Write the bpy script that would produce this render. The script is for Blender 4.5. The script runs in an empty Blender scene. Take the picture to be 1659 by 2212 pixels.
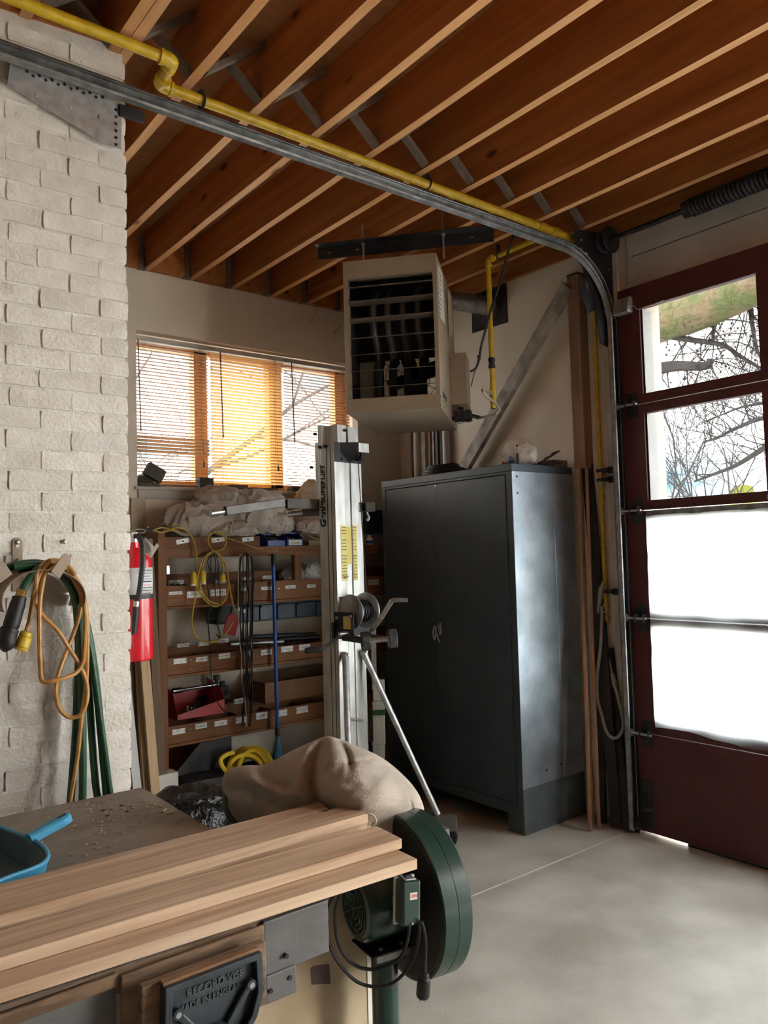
import bpy, bmesh, math, random
from mathutils import Vector as V, Matrix, noise as MN
random.seed(7)
S = bpy.context.scene
COL = S.collection
PI = math.pi

# ------------------------------------------------------------------ camera
F_PX, CX, CY, W_PX, H_PX = 1680.0, 829.5, 1106.0, 1659, 2212
CAM = V((0.0, 0.0, 1.58))
YAW, PITCH, ROLL = math.radians(51.672), math.radians(3.078), math.radians(-1.562)
_f = V((math.cos(YAW)*math.cos(PITCH), math.sin(YAW)*math.cos(PITCH), math.sin(PITCH)))
_r = _f.cross(V((0, 0, 1))).normalized(); _u = _r.cross(_f)
RT = _r*math.cos(ROLL) + _u*math.sin(ROLL)
UP = -_r*math.sin(ROLL) + _u*math.cos(ROLL)
cam = bpy.data.cameras.new('camera'); camo = bpy.data.objects.new('camera', cam); COL.objects.link(camo)
cam.sensor_fit = 'VERTICAL'; cam.sensor_height = 36.0; cam.sensor_width = 36.0*W_PX/H_PX
cam.lens = F_PX/H_PX*36.0; cam.clip_start = 0.05; cam.clip_end = 500
camo.matrix_world = Matrix(((RT.x, UP.x, -_f.x, CAM.x), (RT.y, UP.y, -_f.y, CAM.y), (RT.z, UP.z, -_f.z, CAM.z), (0, 0, 0, 1)))
S.camera = camo

def ray(x, y): return _f + RT*((x-CX)/F_PX) - UP*((y-CY)/F_PX)
def _on(a, v, x, y):
    d = ray(x, y); return CAM + d*((v-CAM[a])/d[a])
def PX(v, x, y): return _on(0, v, x, y)      # point of the plane X=v seen at a pixel
def PY(v, x, y): return _on(1, v, x, y)
def PZ(v, x, y): return _on(2, v, x, y)
def PD(D, x, y): return CAM + ray(x, y)*D    # point at forward distance D

# ------------------------------------------------------------------ view, sky, light
S.view_settings.view_transform = 'Standard'; S.view_settings.look = 'None'
S.view_settings.gamma = 1.0; S.view_settings.use_curve_mapping = False
S.view_settings.exposure = 3.28
try:
    S.cycles.use_denoising = True; S.cycles.adaptive_threshold = 0.05; S.cycles.max_bounces = 6; S.cycles.diffuse_bounces = 4; S.cycles.glossy_bounces = 3
    S.cycles.transparent_max_bounces = 24; S.cycles.caustics_reflective = False; S.cycles.caustics_refractive = False
    S.cycles.sample_clamp_indirect = 8.0
except Exception: pass
wd = bpy.data.worlds.new('sky'); S.world = wd; wd.use_nodes = True
nt = wd.node_tree; nt.nodes.clear()
_o = nt.nodes.new('ShaderNodeOutputWorld'); _b = nt.nodes.new('ShaderNodeBackground')
_tc = nt.nodes.new('ShaderNodeTexCoord'); _mp = nt.nodes.new('ShaderNodeMapping'); _n = nt.nodes.new('ShaderNodeTexNoise')
_cr = nt.nodes.new('ShaderNodeValToRGB')
_mp.inputs['Scale'].default_value = (1.0, 1.0, 2.6); _mp.inputs['Location'].default_value = (0.35, 1.1, 0.2)
_n.inputs['Scale'].default_value = 2.6; _n.inputs['Detail'].default_value = 4; _n.inputs['Roughness'].default_value = 0.56
_cr.color_ramp.elements[0].position = 0.37; _cr.color_ramp.elements[0].color = (0.062, 0.105, 0.135, 1)
_cr.color_ramp.elements[1].position = 0.60; _cr.color_ramp.elements[1].color = (1.0, 0.97, 0.92, 1)
nt.links.new(_tc.outputs['Generated'], _mp.inputs[0]); nt.links.new(_mp.outputs[0], _n.inputs['Vector'])
nt.links.new(_n.outputs['Fac'], _cr.inputs[0]); nt.links.new(_cr.outputs[0], _b.inputs[0]); nt.links.new(_b.outputs[0], _o.inputs[0])
SKY = 4.6
_b.inputs[1].default_value = SKY
try: wd.cycles.sampling_method = 'AUTOMATIC'
except Exception: pass

# ------------------------------------------------------------------ mesh helpers
WL = {}
class MB:
    def __init__(s): s.v = []; s.f = []; s.s = []
    def add(s, vs, fs, sm=False):
        b = len(s.v); s.v += [V(p) for p in vs]
        for f in fs: s.f.append(tuple(b+i for i in f)); s.s.append(sm)
        return s
    def box(s, c, sz, R=None):
        c = V(c); h = V(sz)*0.5
        vs = [V((x*h.x, y*h.y, z*h.z)) for x in (-1, 1) for y in (-1, 1) for z in (-1, 1)]
        vs = [(R @ p if R else p)+c for p in vs]
        return s.add(vs, [(0, 1, 3, 2), (4, 6, 7, 5), (0, 4, 5, 1), (2, 3, 7, 6), (0, 2, 6, 4), (1, 5, 7, 3)])
    def bb(s, x0, x1, y0, y1, z0, z1):
        return s.box(((x0+x1)/2, (y0+y1)/2, (z0+z1)/2), (abs(x1-x0), abs(y1-y0), abs(z1-z0)))
    def beam(s, p, q, w, h, up=(0, 0, 1)):
        p = V(p); q = V(q); d = (q-p); L = d.length; d.normalize()
        sd = d.cross(V(up)).normalized(); u = sd.cross(d)
        R = Matrix((d, sd, u)).transposed()
        return s.box((p+q)/2, (L, w, h), R)
    def cyl(s, p, q, r, r2=None, n=16, caps=True):
        p = V(p); q = V(q); r2 = r if r2 is None else r2
        d = (q-p).normalized(); a = d.orthogonal().normalized(); b = d.cross(a)
        vs = []
        for c, rr in ((p, r), (q, r2)):
            for i in range(n):
                t = 2*PI*i/n; vs.append(c+(a*math.cos(t)+b*math.sin(t))*rr)
        s.add(vs, [(i, (i+1) % n, n+(i+1) % n, n+i) for i in range(n)], True)
        if caps:
            s.add(vs[:n], [tuple(reversed(range(n)))]); s.add(vs[n:], [tuple(range(n))])
        return s
    def tube(s, pts, r, n=8, caps=True, closed=False):
        pts = [V(p) for p in pts]; m = len(pts)
        rs = r if isinstance(r, (list, tuple)) else [r]*m
        a = None; vs = []
        for i, p in enumerate(pts):
            if closed: d = pts[(i+1) % m]-pts[i-1]
            else: d = pts[min(i+1, m-1)]-pts[max(i-1, 0)]
            if d.length < 1e-9: d = V((0, 0, 1))
            d.normalize()
            a = d.orthogonal() if a is None else a-d*a.dot(d)
            if a.length < 1e-6: a = d.orthogonal()
            a.normalize(); b = d.cross(a)
            for k in range(n):
                t = 2*PI*k/n; vs.append(p+(a*math.cos(t)+b*math.sin(t))*rs[i])
        fs = []
        for i in range(m if closed else m-1):
            j = (i+1) % m
            for k in range(n): fs.append((i*n+k, i*n+(k+1) % n, j*n+(k+1) % n, j*n+k))
        s.add(vs, fs, True)
        if caps and not closed:
            s.add(vs[:n], [tuple(reversed(range(n)))]); s.add(vs[-n:], [tuple(range(n))])
        return s
    def prism(s, poly, off):
        poly = [V(p) for p in poly]; off = V(off); n = len(poly)
        vs = poly+[p+off for p in poly]
        return s.add(vs, [tuple(reversed(range(n))), tuple(range(n, 2*n))]+[(i, (i+1) % n, n+(i+1) % n, n+i) for i in range(n)])
    def lathe(s, o, ax, prof, n=24, sm=True):
        o = V(o); d = V(ax).normalized(); a = d.orthogonal().normalized(); b = d.cross(a); vs = []
        for r, h in prof:
            for i in range(n):
                t = 2*PI*i/n; vs.append(o+d*h+(a*math.cos(t)+b*math.sin(t))*max(r, 1e-5))
        m = len(prof)
        s.add(vs, [(j*n+i, j*n+(i+1) % n, (j+1)*n+(i+1) % n, (j+1)*n+i) for j in range(m-1) for i in range(n)], sm)
        s.add(vs[:n], [tuple(reversed(range(n)))]); s.add(vs[-n:], [tuple(range(n))])
        return s
    def sph(s, c, r, n=20, m=12, fn=None, R=None):
        c = V(c); r = V(r) if not isinstance(r, (int, float)) else V((r, r, r)); vs = []
        for j in range(m+1):
            ph = PI*j/m
            for i in range(n):
                t = 2*PI*i/n; u = V((math.sin(ph)*math.cos(t), math.sin(ph)*math.sin(t), math.cos(ph)))
                k = fn(u) if fn else 1.0
                p = V((u.x*r.x, u.y*r.y, u.z*r.z))*k
                vs.append((R @ p if R else p)+c)
        return s.add(vs, [(j*n+i, (j+1)*n+i, (j+1)*n+(i+1) % n, j*n+(i+1) % n) for j in range(m) for i in range(n)], True)
    def grid(s, fn, nu, nv, sm=True):
        vs = [fn(i/nu, j/nv) for j in range(nv+1) for i in range(nu+1)]
        return s.add(vs, [(j*(nu+1)+i, j*(nu+1)+i+1, (j+1)*(nu+1)+i+1, (j+1)*(nu+1)+i) for j in range(nv) for i in range(nu)], sm)
    def ctr(s):
        xs = [p.x for p in s.v]; ys = [p.y for p in s.v]; zs = [p.z for p in s.v]
        return V(((min(xs)+max(xs))/2, (min(ys)+max(ys))/2, min(zs)))
    def mesh(s, name, mat, off=None):
        me = bpy.data.meshes.new(name); o = off or V((0, 0, 0))
        me.from_pydata([tuple(p-o) for p in s.v], [], s.f)
        me.polygons.foreach_set('use_smooth', s.s); me.update()
        if mat: me.materials.append(mat)
        if any(s.s): me.set_sharp_from_angle(angle=0.62)
        return me
    def build(s, name, mat, parent=None, bev=0, seg=2, solid=0, label=None):
        off = WL.get(parent.name) if parent else s.ctr()
        o = bpy.data.objects.new(name, s.mesh(name, mat, off)); COL.objects.link(o)
        if parent: o.parent = parent
        else: o.location = off
        WL[o.name] = off.copy()
        if solid:
            m = o.modifiers.new('Solidify', 'SOLIDIFY'); m.thickness = solid
        if bev:
            m = o.modifiers.new('Bevel', 'BEVEL'); m.width = bev; m.segments = seg; m.limit_method = 'ANGLE'; m.angle_limit = 0.7
        if label: o['label'] = label
        return o
def tag(o, label, cat, group=None):
    o['label'] = label; o['category'] = cat
    if group: o['group'] = group
    return o
def struct(o, label, cat='structure'):
    o['kind'] = 'structure'; o['label'] = label; o['category'] = cat; return o
def thing(name, label, cat, loc, group=None):
    o = bpy.data.objects.new(name, None); COL.objects.link(o); o.location = V(loc); o.empty_display_size = 0.05
    WL[o.name] = V(loc); return tag(o, label, cat, group)
def inst(name, me, parent, loc, rot=None):
    o = bpy.data.objects.new(name, me); COL.objects.link(o); o.parent = parent
    off = WL[parent.name]; o.location = V(loc)-off; WL[o.name] = off
    if rot is not None: o.rotation_euler = rot
    return o
def cr(pts, k=6, closed=False):
    pts = [V(p) for p in pts]; n = len(pts); out = []
    for i in range(n if closed else n-1):
        if closed: a, b, c, d = pts[i-1], pts[i], pts[(i+1) % n], pts[(i+2) % n]
        else: a, b, c, d = pts[max(i-1, 0)], pts[i], pts[i+1], pts[min(i+2, n-1)]
        for j in range(k):
            t = j/k; t2 = t*t; t3 = t2*t
            out.append(0.5*((2*b)+(c-a)*t+(2*a-5*b+4*c-d)*t2+(3*b-3*c+d-a)*t3))
    if not closed: out.append(pts[-1])
    return out
def text(body, size, loc, right, up, mat, parent, name='lettering', ext=0.0004, align='CENTER', shear=0, spacing=1.0, bold=0):
    c = bpy.data.curves.new(name, 'FONT'); c.body = body; c.size = size; c.extrude = ext; c.align_x = align; c.align_y = 'CENTER'
    c.shear = shear; c.space_character = spacing; c.offset = bold
    c.materials.append(mat)
    f0 = bpy.data.objects.new(name, c); me = bpy.data.meshes.new_from_object(f0); bpy.data.objects.remove(f0)
    me.materials.clear(); me.materials.append(mat)
    o = bpy.data.objects.new(name, me); COL.objects.link(o); WL[o.name] = WL[parent.name]
    r = V(right).normalized(); u = V(up); u = (u-r*u.dot(r)).normalized(); n = r.cross(u)
    off = WL[parent.name]; p = V(loc)-off
    o.parent = parent
    o.matrix_local = Matrix(((r.x, u.x, n.x, p.x), (r.y, u.y, n.y, p.y), (r.z, u.z, n.z, p.z), (0, 0, 0, 1)))
    return o
def nz(p, s=1.0, seed=0): return MN.noise(V(p)*s+V((seed*7.3, seed*3.1, seed*1.7)))
def fbm(p, s=1.0, seed=0, o=4): return MN.fractal(V(p)*s+V((seed*7.3, seed*3.1, seed*1.7)), 1.0, 2.0, o)

# ------------------------------------------------------------------ materials
def _base(name):
    m = bpy.data.materials.new(name); m.use_nodes = True
    t = m.node_tree; return m, t, t.nodes['Principled BSDF']
def pm(name, c1, c2=None, sc=6, rough=0.6, metal=0, bump=0, bsc=60, lo=0.35, hi=0.65, spec=0.5, stretch=(1, 1, 1), rnd=0, dist=0.02, rough2=None, coat=0, detail=5):
    """noise-mottled surface: two colours of the thing itself, fine relief and an optional per-piece shift"""
    m, t, b = _base(name)
    b.inputs['Roughness'].default_value = rough; b.inputs['Metallic'].default_value = metal
    b.inputs['Specular IOR Level'].default_value = spec; b.inputs['Coat Weight'].default_value = coat
    tc = t.nodes.new('ShaderNodeTexCoord'); mp = t.nodes.new('ShaderNodeMapping'); mp.inputs['Scale'].default_value = stretch
    t.links.new(tc.outputs['Object'], mp.inputs[0])
    vec = mp.outputs[0]
    if rnd:
        oi = t.nodes.new('ShaderNodeObjectInfo'); va = t.nodes.new('ShaderNodeVectorMath'); va.operation = 'ADD'
        ml = t.nodes.new('ShaderNodeMath'); ml.operation = 'MULTIPLY'; ml.inputs[1].default_value = 37.0
        t.links.new(oi.outputs['Random'], ml.inputs[0]); t.links.new(vec, va.inputs[0]); t.links.new(ml.outputs[0], va.inputs[1]); vec = va.outputs[0]
    if c2 is None: b.inputs['Base Color'].default_value = (*c1, 1)
    else:
        n = t.nodes.new('ShaderNodeTexNoise'); n.inputs['Scale'].default_value = sc; n.inputs['Detail'].default_value = detail
        t.links.new(vec, n.inputs['Vector'])
        r = t.nodes.new('ShaderNodeValToRGB'); r.color_ramp.elements[0].position = lo; r.color_ramp.elements[1].position = hi
        r.color_ramp.elements[0].color = (*c1, 1); r.color_ramp.elements[1].color = (*c2, 1)
        t.links.new(n.outputs['Fac'], r.inputs[0])
        out = r.outputs[0]
        if rnd:
            hs = t.nodes.new('ShaderNodeHueSaturation'); mr = t.nodes.new('ShaderNodeMapRange')
            mr.inputs['To Min'].default_value = 1-rnd; mr.inputs['To Max'].default_value = 1+rnd
            t.links.new(oi.outputs['Random'], mr.inputs[0]); t.links.new(mr.outputs[0], hs.inputs['Value'])
            t.links.new(out, hs.inputs['Color']); out = hs.outputs[0]
        t.links.new(out, b.inputs['Base Color'])
        if rough2 is not None:
            mr2 = t.nodes.new('ShaderNodeMapRange'); mr2.inputs['To Min'].default_value = rough; mr2.inputs['To Max'].default_value = rough2
            t.links.new(n.outputs['Fac'], mr2.inputs[0]); t.links.new(mr2.outputs[0], b.inputs['Roughness'])
    if bump:
        n2 = t.nodes.new('ShaderNodeTexNoise'); n2.inputs['Scale'].default_value = bsc; n2.inputs['Detail'].default_value = 6
        t.links.new(vec, n2.inputs['Vector'])
        bp = t.nodes.new('ShaderNodeBump'); bp.inputs['Strength'].default_value = bump; bp.inputs['Distance'].default_value = dist
        t.links.new(n2.outputs['Fac'], bp.inputs['Height']); t.links.new(bp.outputs[0], b.inputs['Normal'])
    return m
def wood(name, c1, c2, axis=0, sc=1.0, rough=0.6, knots=0, rnd=0.12, bump=0.15, dark=None):
    """board wood: grain stretched along one axis, optional knots, each piece shifted in grain and tone"""
    m, t, b = _base(name); b.inputs['Roughness'].default_value = rough; b.inputs['Specular IOR Level'].default_value = 0.3
    tc = t.nodes.new('ShaderNodeTexCoord'); oi = t.nodes.new('ShaderNodeObjectInfo')
    ml = t.nodes.new('ShaderNodeMath'); ml.operation = 'MULTIPLY'; ml.inputs[1].default_value = 53.0
    va = t.nodes.new('ShaderNodeVectorMath'); va.operation = 'ADD'; mp = t.nodes.new('ShaderNodeMapping')
    st = [34*sc]*3; st[axis] = 1.6*sc; mp.inputs['Scale'].default_value = st
    t.links.new(oi.outputs['Random'], ml.inputs[0]); t.links.new(tc.outputs['Object'], va.inputs[0]); t.links.new(ml.outputs[0], va.inputs[1])
    t.links.new(va.outputs[0], mp.inputs[0])
    n = t.nodes.new('ShaderNodeTexNoise'); n.inputs['Scale'].default_value = 1.0; n.inputs['Detail'].default_value = 6; n.inputs['Distortion'].default_value = 0.7
    t.links.new(mp.outputs[0], n.inputs['Vector'])
    r = t.nodes.new('ShaderNodeValToRGB'); r.color_ramp.elements[0].position = 0.32; r.color_ramp.elements[1].position = 0.68
    r.color_ramp.elements[0].color = (*c1, 1); r.color_ramp.elements[1].color = (*c2, 1)
    t.links.new(n.outputs['Fac'], r.inputs[0])
    hs = t.nodes.new('ShaderNodeHueSaturation'); mr = t.nodes.new('ShaderNodeMapRange')
    mr.inputs['To Min'].default_value = 1-rnd; mr.inputs['To Max'].default_value = 1+rnd
    t.links.new(oi.outputs['Random'], mr.inputs[0]); t.links.new(mr.outputs[0], hs.inputs['Value']); t.links.new(r.outputs[0], hs.inputs['Color'])
    out = hs.outputs[0]
    if knots:
        mk = t.nodes.new('ShaderNodeMapping'); sk = [5.0*knots]*3; sk[axis] = 2.2*knots; mk.inputs['Scale'].default_value = sk
        t.links.new(va.outputs[0], mk.inputs[0])
        vo = t.nodes.new('ShaderNodeTexVoronoi'); vo.inputs['Scale'].default_value = 1.0; t.links.new(mk.outputs[0], vo.inputs['Vector'])
        kr = t.nodes.new('ShaderNodeValToRGB'); kr.color_ramp.elements[0].position = 0.055; kr.color_ramp.elements[1].position = 0.11
        kr.color_ramp.elements[0].color = (0.22, 0.16, 0.13, 1); kr.color_ramp.elements[1].color = (1, 1, 1, 1)
        t.links.new(vo.outputs['Distance'], kr.inputs[0])
        mx = t.nodes.new('ShaderNodeMix'); mx.data_type = 'RGBA'; mx.blend_type = 'MULTIPLY'; mx.inputs['Factor'].default_value = 1.0
        t.links.new(out, mx.inputs[6]); t.links.new(kr.outputs[0], mx.inputs[7]); out = mx.outputs[2]
    t.links.new(out, b.inputs['Base Color'])
    if bump:
        bp = t.nodes.new('ShaderNodeBump'); bp.inputs['Strength'].default_value = bump; bp.inputs['Distance'].default_value = 0.004
        t.links.new(n.outputs['Fac'], bp.inputs['Height']); t.links.new(bp.outputs[0], b.inputs['Normal'])
    return m
def glassy(name, tint, gloss=0.08, rough=0.0, haze=0.0, hc=(0.9, 0.92, 0.92)):
    m = bpy.data.materials.new(name); m.use_nodes = True; t = m.node_tree; t.nodes.clear()
    o = t.nodes.new('ShaderNodeOutputMaterial'); tr = t.nodes.new('ShaderNodeBsdfTransparent'); tr.inputs[0].default_value = (*tint, 1)
    gl = t.nodes.new('ShaderNodeBsdfGlossy'); gl.inputs['Roughness'].default_value = rough
    mx = t.nodes.new('ShaderNodeMixShader'); mx.inputs[0].default_value = gloss
    t.links.new(tr.outputs[0], mx.inputs[1]); t.links.new(gl.outputs[0], mx.inputs[2]); last = mx.outputs[0]
    if haze:
        tl = t.nodes.new('ShaderNodeBsdfTranslucent'); tl.inputs[0].default_value = (*hc, 1)
        m2 = t.nodes.new('ShaderNodeMixShader'); m2.inputs[0].default_value = haze
        t.links.new(last, m2.inputs[1]); t.links.new(tl.outputs[0], m2.inputs[2]); last = m2.outputs[0]
    t.links.new(last, o.inputs[0]); return m
def translucent(name, col, frac=0.5, rough=0.6, c2=None, sc=8):
    m, t, b = _base(name); b.inputs['Base Color'].default_value = (*col, 1); b.inputs['Roughness'].default_value = rough
    tl = t.nodes.new('ShaderNodeBsdfTranslucent'); tl.inputs[0].default_value = (*col, 1)
    mx = t.nodes.new('ShaderNodeMixShader'); mx.inputs[0].default_value = frac
    t.links.new(b.outputs[0], mx.inputs[1]); t.links.new(tl.outputs[0], mx.inputs[2])
    t.links.new(mx.outputs[0], t.nodes['Material Output'].inputs[0]); return m

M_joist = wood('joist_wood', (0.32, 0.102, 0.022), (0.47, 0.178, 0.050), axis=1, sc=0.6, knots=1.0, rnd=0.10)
M_jedge = wood('lit_joist_edge', (0.52, 0.25, 0.095), (0.66, 0.36, 0.16), axis=1, sc=0.7, knots=0.8, rnd=0.10)  # joist undersides painted paler, standing in for light from below
M_deck = wood('deck_wood', (0.30, 0.14, 0.06), (0.40, 0.19, 0.08), axis=0, sc=0.5)
M_brace = wood('dark_brace_wood', (0.13, 0.10, 0.08), (0.20, 0.15, 0.11), axis=2)
M_wall = pm('painted_wall', (0.74, 0.65, 0.53), (0.82, 0.73, 0.61), sc=2.2, rough=0.75, bump=0.25, bsc=14, dist=0.01)
M_wallw = pm('white_board', (0.55, 0.53, 0.50), (0.66, 0.63, 0.60), sc=3, rough=0.65, bump=0.15, bsc=30)
M_brick = pm('painted_brick', (0.70, 0.64, 0.56), (0.84, 0.79, 0.72), sc=9, rough=0.62, bump=0.9, bsc=85, dist=0.004, rnd=0.05, spec=0.4)
M_mortar = pm('painted_mortar', (0.70, 0.65, 0.58), (0.84, 0.80, 0.74), sc=11, rough=0.7, bump=1.0, bsc=60, dist=0.006)
M_floor = pm('concrete', (0.30, 0.275, 0.235), (0.51, 0.48, 0.43), sc=2.6, rough=0.36, rough2=0.58, bump=0.15, bsc=70, dist=0.008, lo=0.32, hi=0.68, detail=14)
M_joint = pm('joint_filler', (0.62, 0.56, 0.46), (0.72, 0.66, 0.56), sc=20, rough=0.8)
M_red = pm('maroon_paint', (0.075, 0.014, 0.015), (0.10, 0.019, 0.020), sc=5, rough=0.5, bump=0.1, bsc=60)
M_trackst = pm('galvanised_steel', (0.20, 0.20, 0.20), (0.36, 0.36, 0.35), sc=18, rough=0.42, metal=0.85, bump=0.08, bsc=80)
M_dark = pm('black_steel', (0.020, 0.020, 0.024), (0.04, 0.04, 0.045), sc=14, rough=0.5, metal=0.3)
M_black = pm('black_rubber', (0.015, 0.015, 0.016), rough=0.5)
M_galv = pm('bright_galvanised', (0.46, 0.47, 0.47), (0.66, 0.67, 0.66), sc=24, rough=0.45, metal=0.7)
M_yellow = pm('yellow_pipe_paint', (0.50, 0.31, 0.01), (0.66, 0.44, 0.02), sc=22, rough=0.38, bump=0.05)
M_sill = pm('painted_trim', (0.50, 0.46, 0.40), (0.60, 0.56, 0.49), sc=6, rough=0.6)
M_orange = wood('window_wood', (0.62, 0.26, 0.07), (0.74, 0.36, 0.12), axis=2, rough=0.5)
M_glass = glassy('window_glass', (0.42, 0.435, 0.445), 0.05, 0.02)
M_clear = glassy('window_glass_back', (0.62, 0.64, 0.65), 0.06, 0.02)
M_glass2 = glassy('window_glass_low', (0.88, 0.90, 0.91), 0.05, 0.02)
M_poly = glassy('plastic_sheet', (0.30, 0.31, 0.32), 0.04, 0.25, haze=0.93, hc=(0.80, 0.83, 0.85))
M_steel = pm('plain_steel', (0.42, 0.42, 0.42), (0.58, 0.58, 0.57), sc=20, rough=0.35, metal=0.9)
M_alu = pm('worn_aluminium', (0.55, 0.54, 0.51), (0.74, 0.73, 0.70), sc=26, rough=0.42, metal=0.75, stretch=(1, 1, 0.25), bump=0.06, bsc=60)
M_ground = pm('gravel_drive', (0.34, 0.33, 0.31), (0.52, 0.50, 0.47), sc=3, rough=0.9)
M_shop = pm('dark_shop_wall', (0.10, 0.08, 0.06), (0.18, 0.15, 0.12), sc=1.5, rough=0.8)
# ------------------------------------------------------------------ the room
XW, YW, ZC = 3.88, 4.68, 3.40        # door wall, window wall, underside of the joists
JY = PZ(0, 1150, 1882).y             # floor joint
r = MB().bb(-4, 3.99, -5.2, 4.95, -0.14, -0.0025).build('floor', M_joint); struct(r, 'grey concrete floor with a pale straight joint', 'floor')
MB().bb(-4, 3.99, JY+0.006, 4.95, -0.0025, 0).build('slab', M_floor, r)
MB().bb(-4, 3.99, -5.2, JY-0.006, -0.0025, 0).build('slab', M_floor, r)
g = MB().bb(3.99, 60, -40, 60, -0.3, -0.06).bb(-40, 3.99, 4.96, 60, -0.3, -0.06).build('ground', M_ground); struct(g, 'pale gravel ground outside the garage', 'ground')

# window wall with its opening
WX0, WX1, WZ0, WZ1 = 1.772, 3.47, 2.035, 3.015
wb = MB()
wb.bb(0.6, WX0, YW, YW+0.26, 0, ZC); wb.bb(WX1, 4.15, YW, YW+0.26, 0, ZC)
wb.bb(WX0, WX1, YW, YW+0.26, 0, WZ0-0.02); wb.bb(WX0, WX1, YW, YW+0.26, WZ1, ZC); wb.bb(0.6, 4.15, YW+0.008, YW+0.26, ZC, ZC+0.24)
w = wb.build('wall_back', M_wall); struct(w, 'cream plastered wall with the long blind-covered window', 'wall')
# hairline cracks in the plaster (raised flakes)
ck = MB()
for pts in ([(683, 652), (681, 680), (673, 694), (662, 707)], [(740, 700), (730, 712), (724, 716), (724, 730)], [(716, 712), (722, 716), (730, 713)]):
    ck.tube(cr([PY(YW-0.0005, *p) for p in pts], 5), 0.0016, 4)
ck.build('crack', pm('crack_dirt', (0.20, 0.15, 0.10), rough=0.9), w)
# trim round the window, sill
t = MB().bb(WX0-0.0, WX1, YW-0.012, YW+0.02, WZ0-0.075, WZ0-0.012).build('apron', M_sill, w, 0.003)
t = MB().bb(WX0-0.02, WX1+0.02, YW-0.03, YW+0.16, WZ0-0.02, WZ0).build('sill', M_sill, w, 0.003)

win = MB()
GY = YW+0.185
for x0, x1 in ((WX0, WX0+0.05), (2.225, 2.32), (2.80, 2.905), (3.375, 3.47)): win.bb(x0, x1, GY-0.03, GY+0.05, WZ0, WZ1)
for z0, z1 in ((WZ0, WZ0+0.06), (WZ1-0.06, WZ1)): win.bb(WX0+0.05, WX1-0.05, GY-0.03, GY+0.05, z0, z1)
w1 = win.build('window_1', M_orange, bev=0.004); struct(w1, 'three-light wooden window behind venetian blinds', 'window')
for x0, x1 in ((WX0+0.05, 2.225), (2.32, 2.80), (2.905, 3.375)): MB().bb(x0, x1, GY, GY+0.005, WZ0+0.06, WZ1-0.06).build('pane', M_clear, w1)

# door wall: header, piece left of the door, pier between the bays, unseen open bay added behind the camera for fill light
DY0, DY1, DZ = -0.46, 2.60, 3.05
HB = PX(XW, 1350, 560).z
wr = MB()
wr.bb(XW, XW+0.25, DY1-0.06, YW+0.26, 0, ZC+0.24)
wr.bb(XW+0.02, XW+0.25, -5.2, DY1-0.06, DZ-0.04, ZC+0.24)
wr.bb(XW, XW+0.25, -1.0, DY0+0.06, 0, DZ); wr.bb(XW, XW+0.25, -5.05, -2.7, 0, DZ)
wr.bb(XW, XW+0.25, -5.2, -5.05, 0, DZ)
w2 = wr.build('wall_right', M_wall); struct(w2, 'cream wall beside and above the garage door', 'wall')
MB().bb(XW-0.003, XW+0.02, -1.3, DY1-0.02, HB+0.003, ZC-0.02).build('header_board', M_wallw, w2, 0.002)
MB().bb(XW-0.003, XW+0.02, -1.3, DY1-0.02, DZ-0.06, HB-0.003).build('header_board', M_wallw, w2, 0.002)
MB().bb(XW-0.02, XW+0.02, DY1+0.03, DY1+0.15, 0, DZ+0.36).build('door_casing', M_sill, w2, 0.003)

# the unseen rest of the shop, walls kept dark to cut bounce light
wl = MB().bb(-4.1, -4.0, -5.2, 4.95, 0, 3.64).bb(-4.0, 3.9, -5.3, -5.2, 0, 3.64).bb(-4.0, 0.6, 4.68, 4.9, 0, 3.64).build('wall_front', M_shop)
struct(wl, 'dark unseen walls of the rest of the workshop', 'wall')

# ------------------------------------------------------------------ ceiling: deck, joists, bridging
cd = MB().bb(-4.1, 4.15, -5.3, 4.95, ZC+0.235, ZC+0.27).build('ceiling', M_deck); struct(cd, 'exposed orange-brown wooden joist ceiling', 'ceiling')
JP = 0.2975; JX = [2.15+JP*k for k in range(-8, 6)]
jm = None
for i, x in enumerate(JX):
    x0 = x+0.001*random.uniform(-4, 4)
    if jm is None:
        b = MB(); n = 40; L0, L1 = -5.2, YW+0.02
        for a in range(n):
            ya, yb = L0+(L1-L0)*a/n, L0+(L1-L0)*(a+1)/n
            wa = 0.0016*math.sin(a*1.7); wb_ = 0.0016*math.sin((a+1)*1.7)
            b.add([(wa, ya, 0), (wa+0.039, ya, 0), (wa+0.039, ya, 0.235), (wa, ya, 0.235), (wb_, yb, 0), (wb_+0.039, yb, 0), (wb_+0.039, yb, 0.235), (wb_, yb, 0.235)],
                  [(0, 4, 5, 1), (1, 5, 6, 2), (2, 6, 7, 3), (3, 7, 4, 0)])
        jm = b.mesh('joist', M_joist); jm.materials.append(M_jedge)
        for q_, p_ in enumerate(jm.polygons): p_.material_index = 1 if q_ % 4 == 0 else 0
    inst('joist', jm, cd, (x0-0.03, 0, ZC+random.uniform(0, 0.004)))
    if i == 4: inst('joist', jm, cd, (x0+0.012, 0, ZC+0.003))
bl = MB().bb(-JP+0.041, 0, 0, 0.038, 0, 0.23).mesh('blocking', M_joist)
hg = MB().bb(0, 0.035, 0, 0.004, -0.01, 0.2).bb(-0.005, 0.045, 0.0, 0.05, -0.008, -0.004).mesh('joist_hanger', M_brace)
for x in JX[5:]:
    inst('blocking', bl, cd, (x-0.03, YW-0.035, ZC+0.003)); inst('joist_hanger', hg, cd, (x-0.068, YW-0.042, ZC+0.006))
BY = PZ(ZC, 729, 275).y
bp_ = MB()
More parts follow.
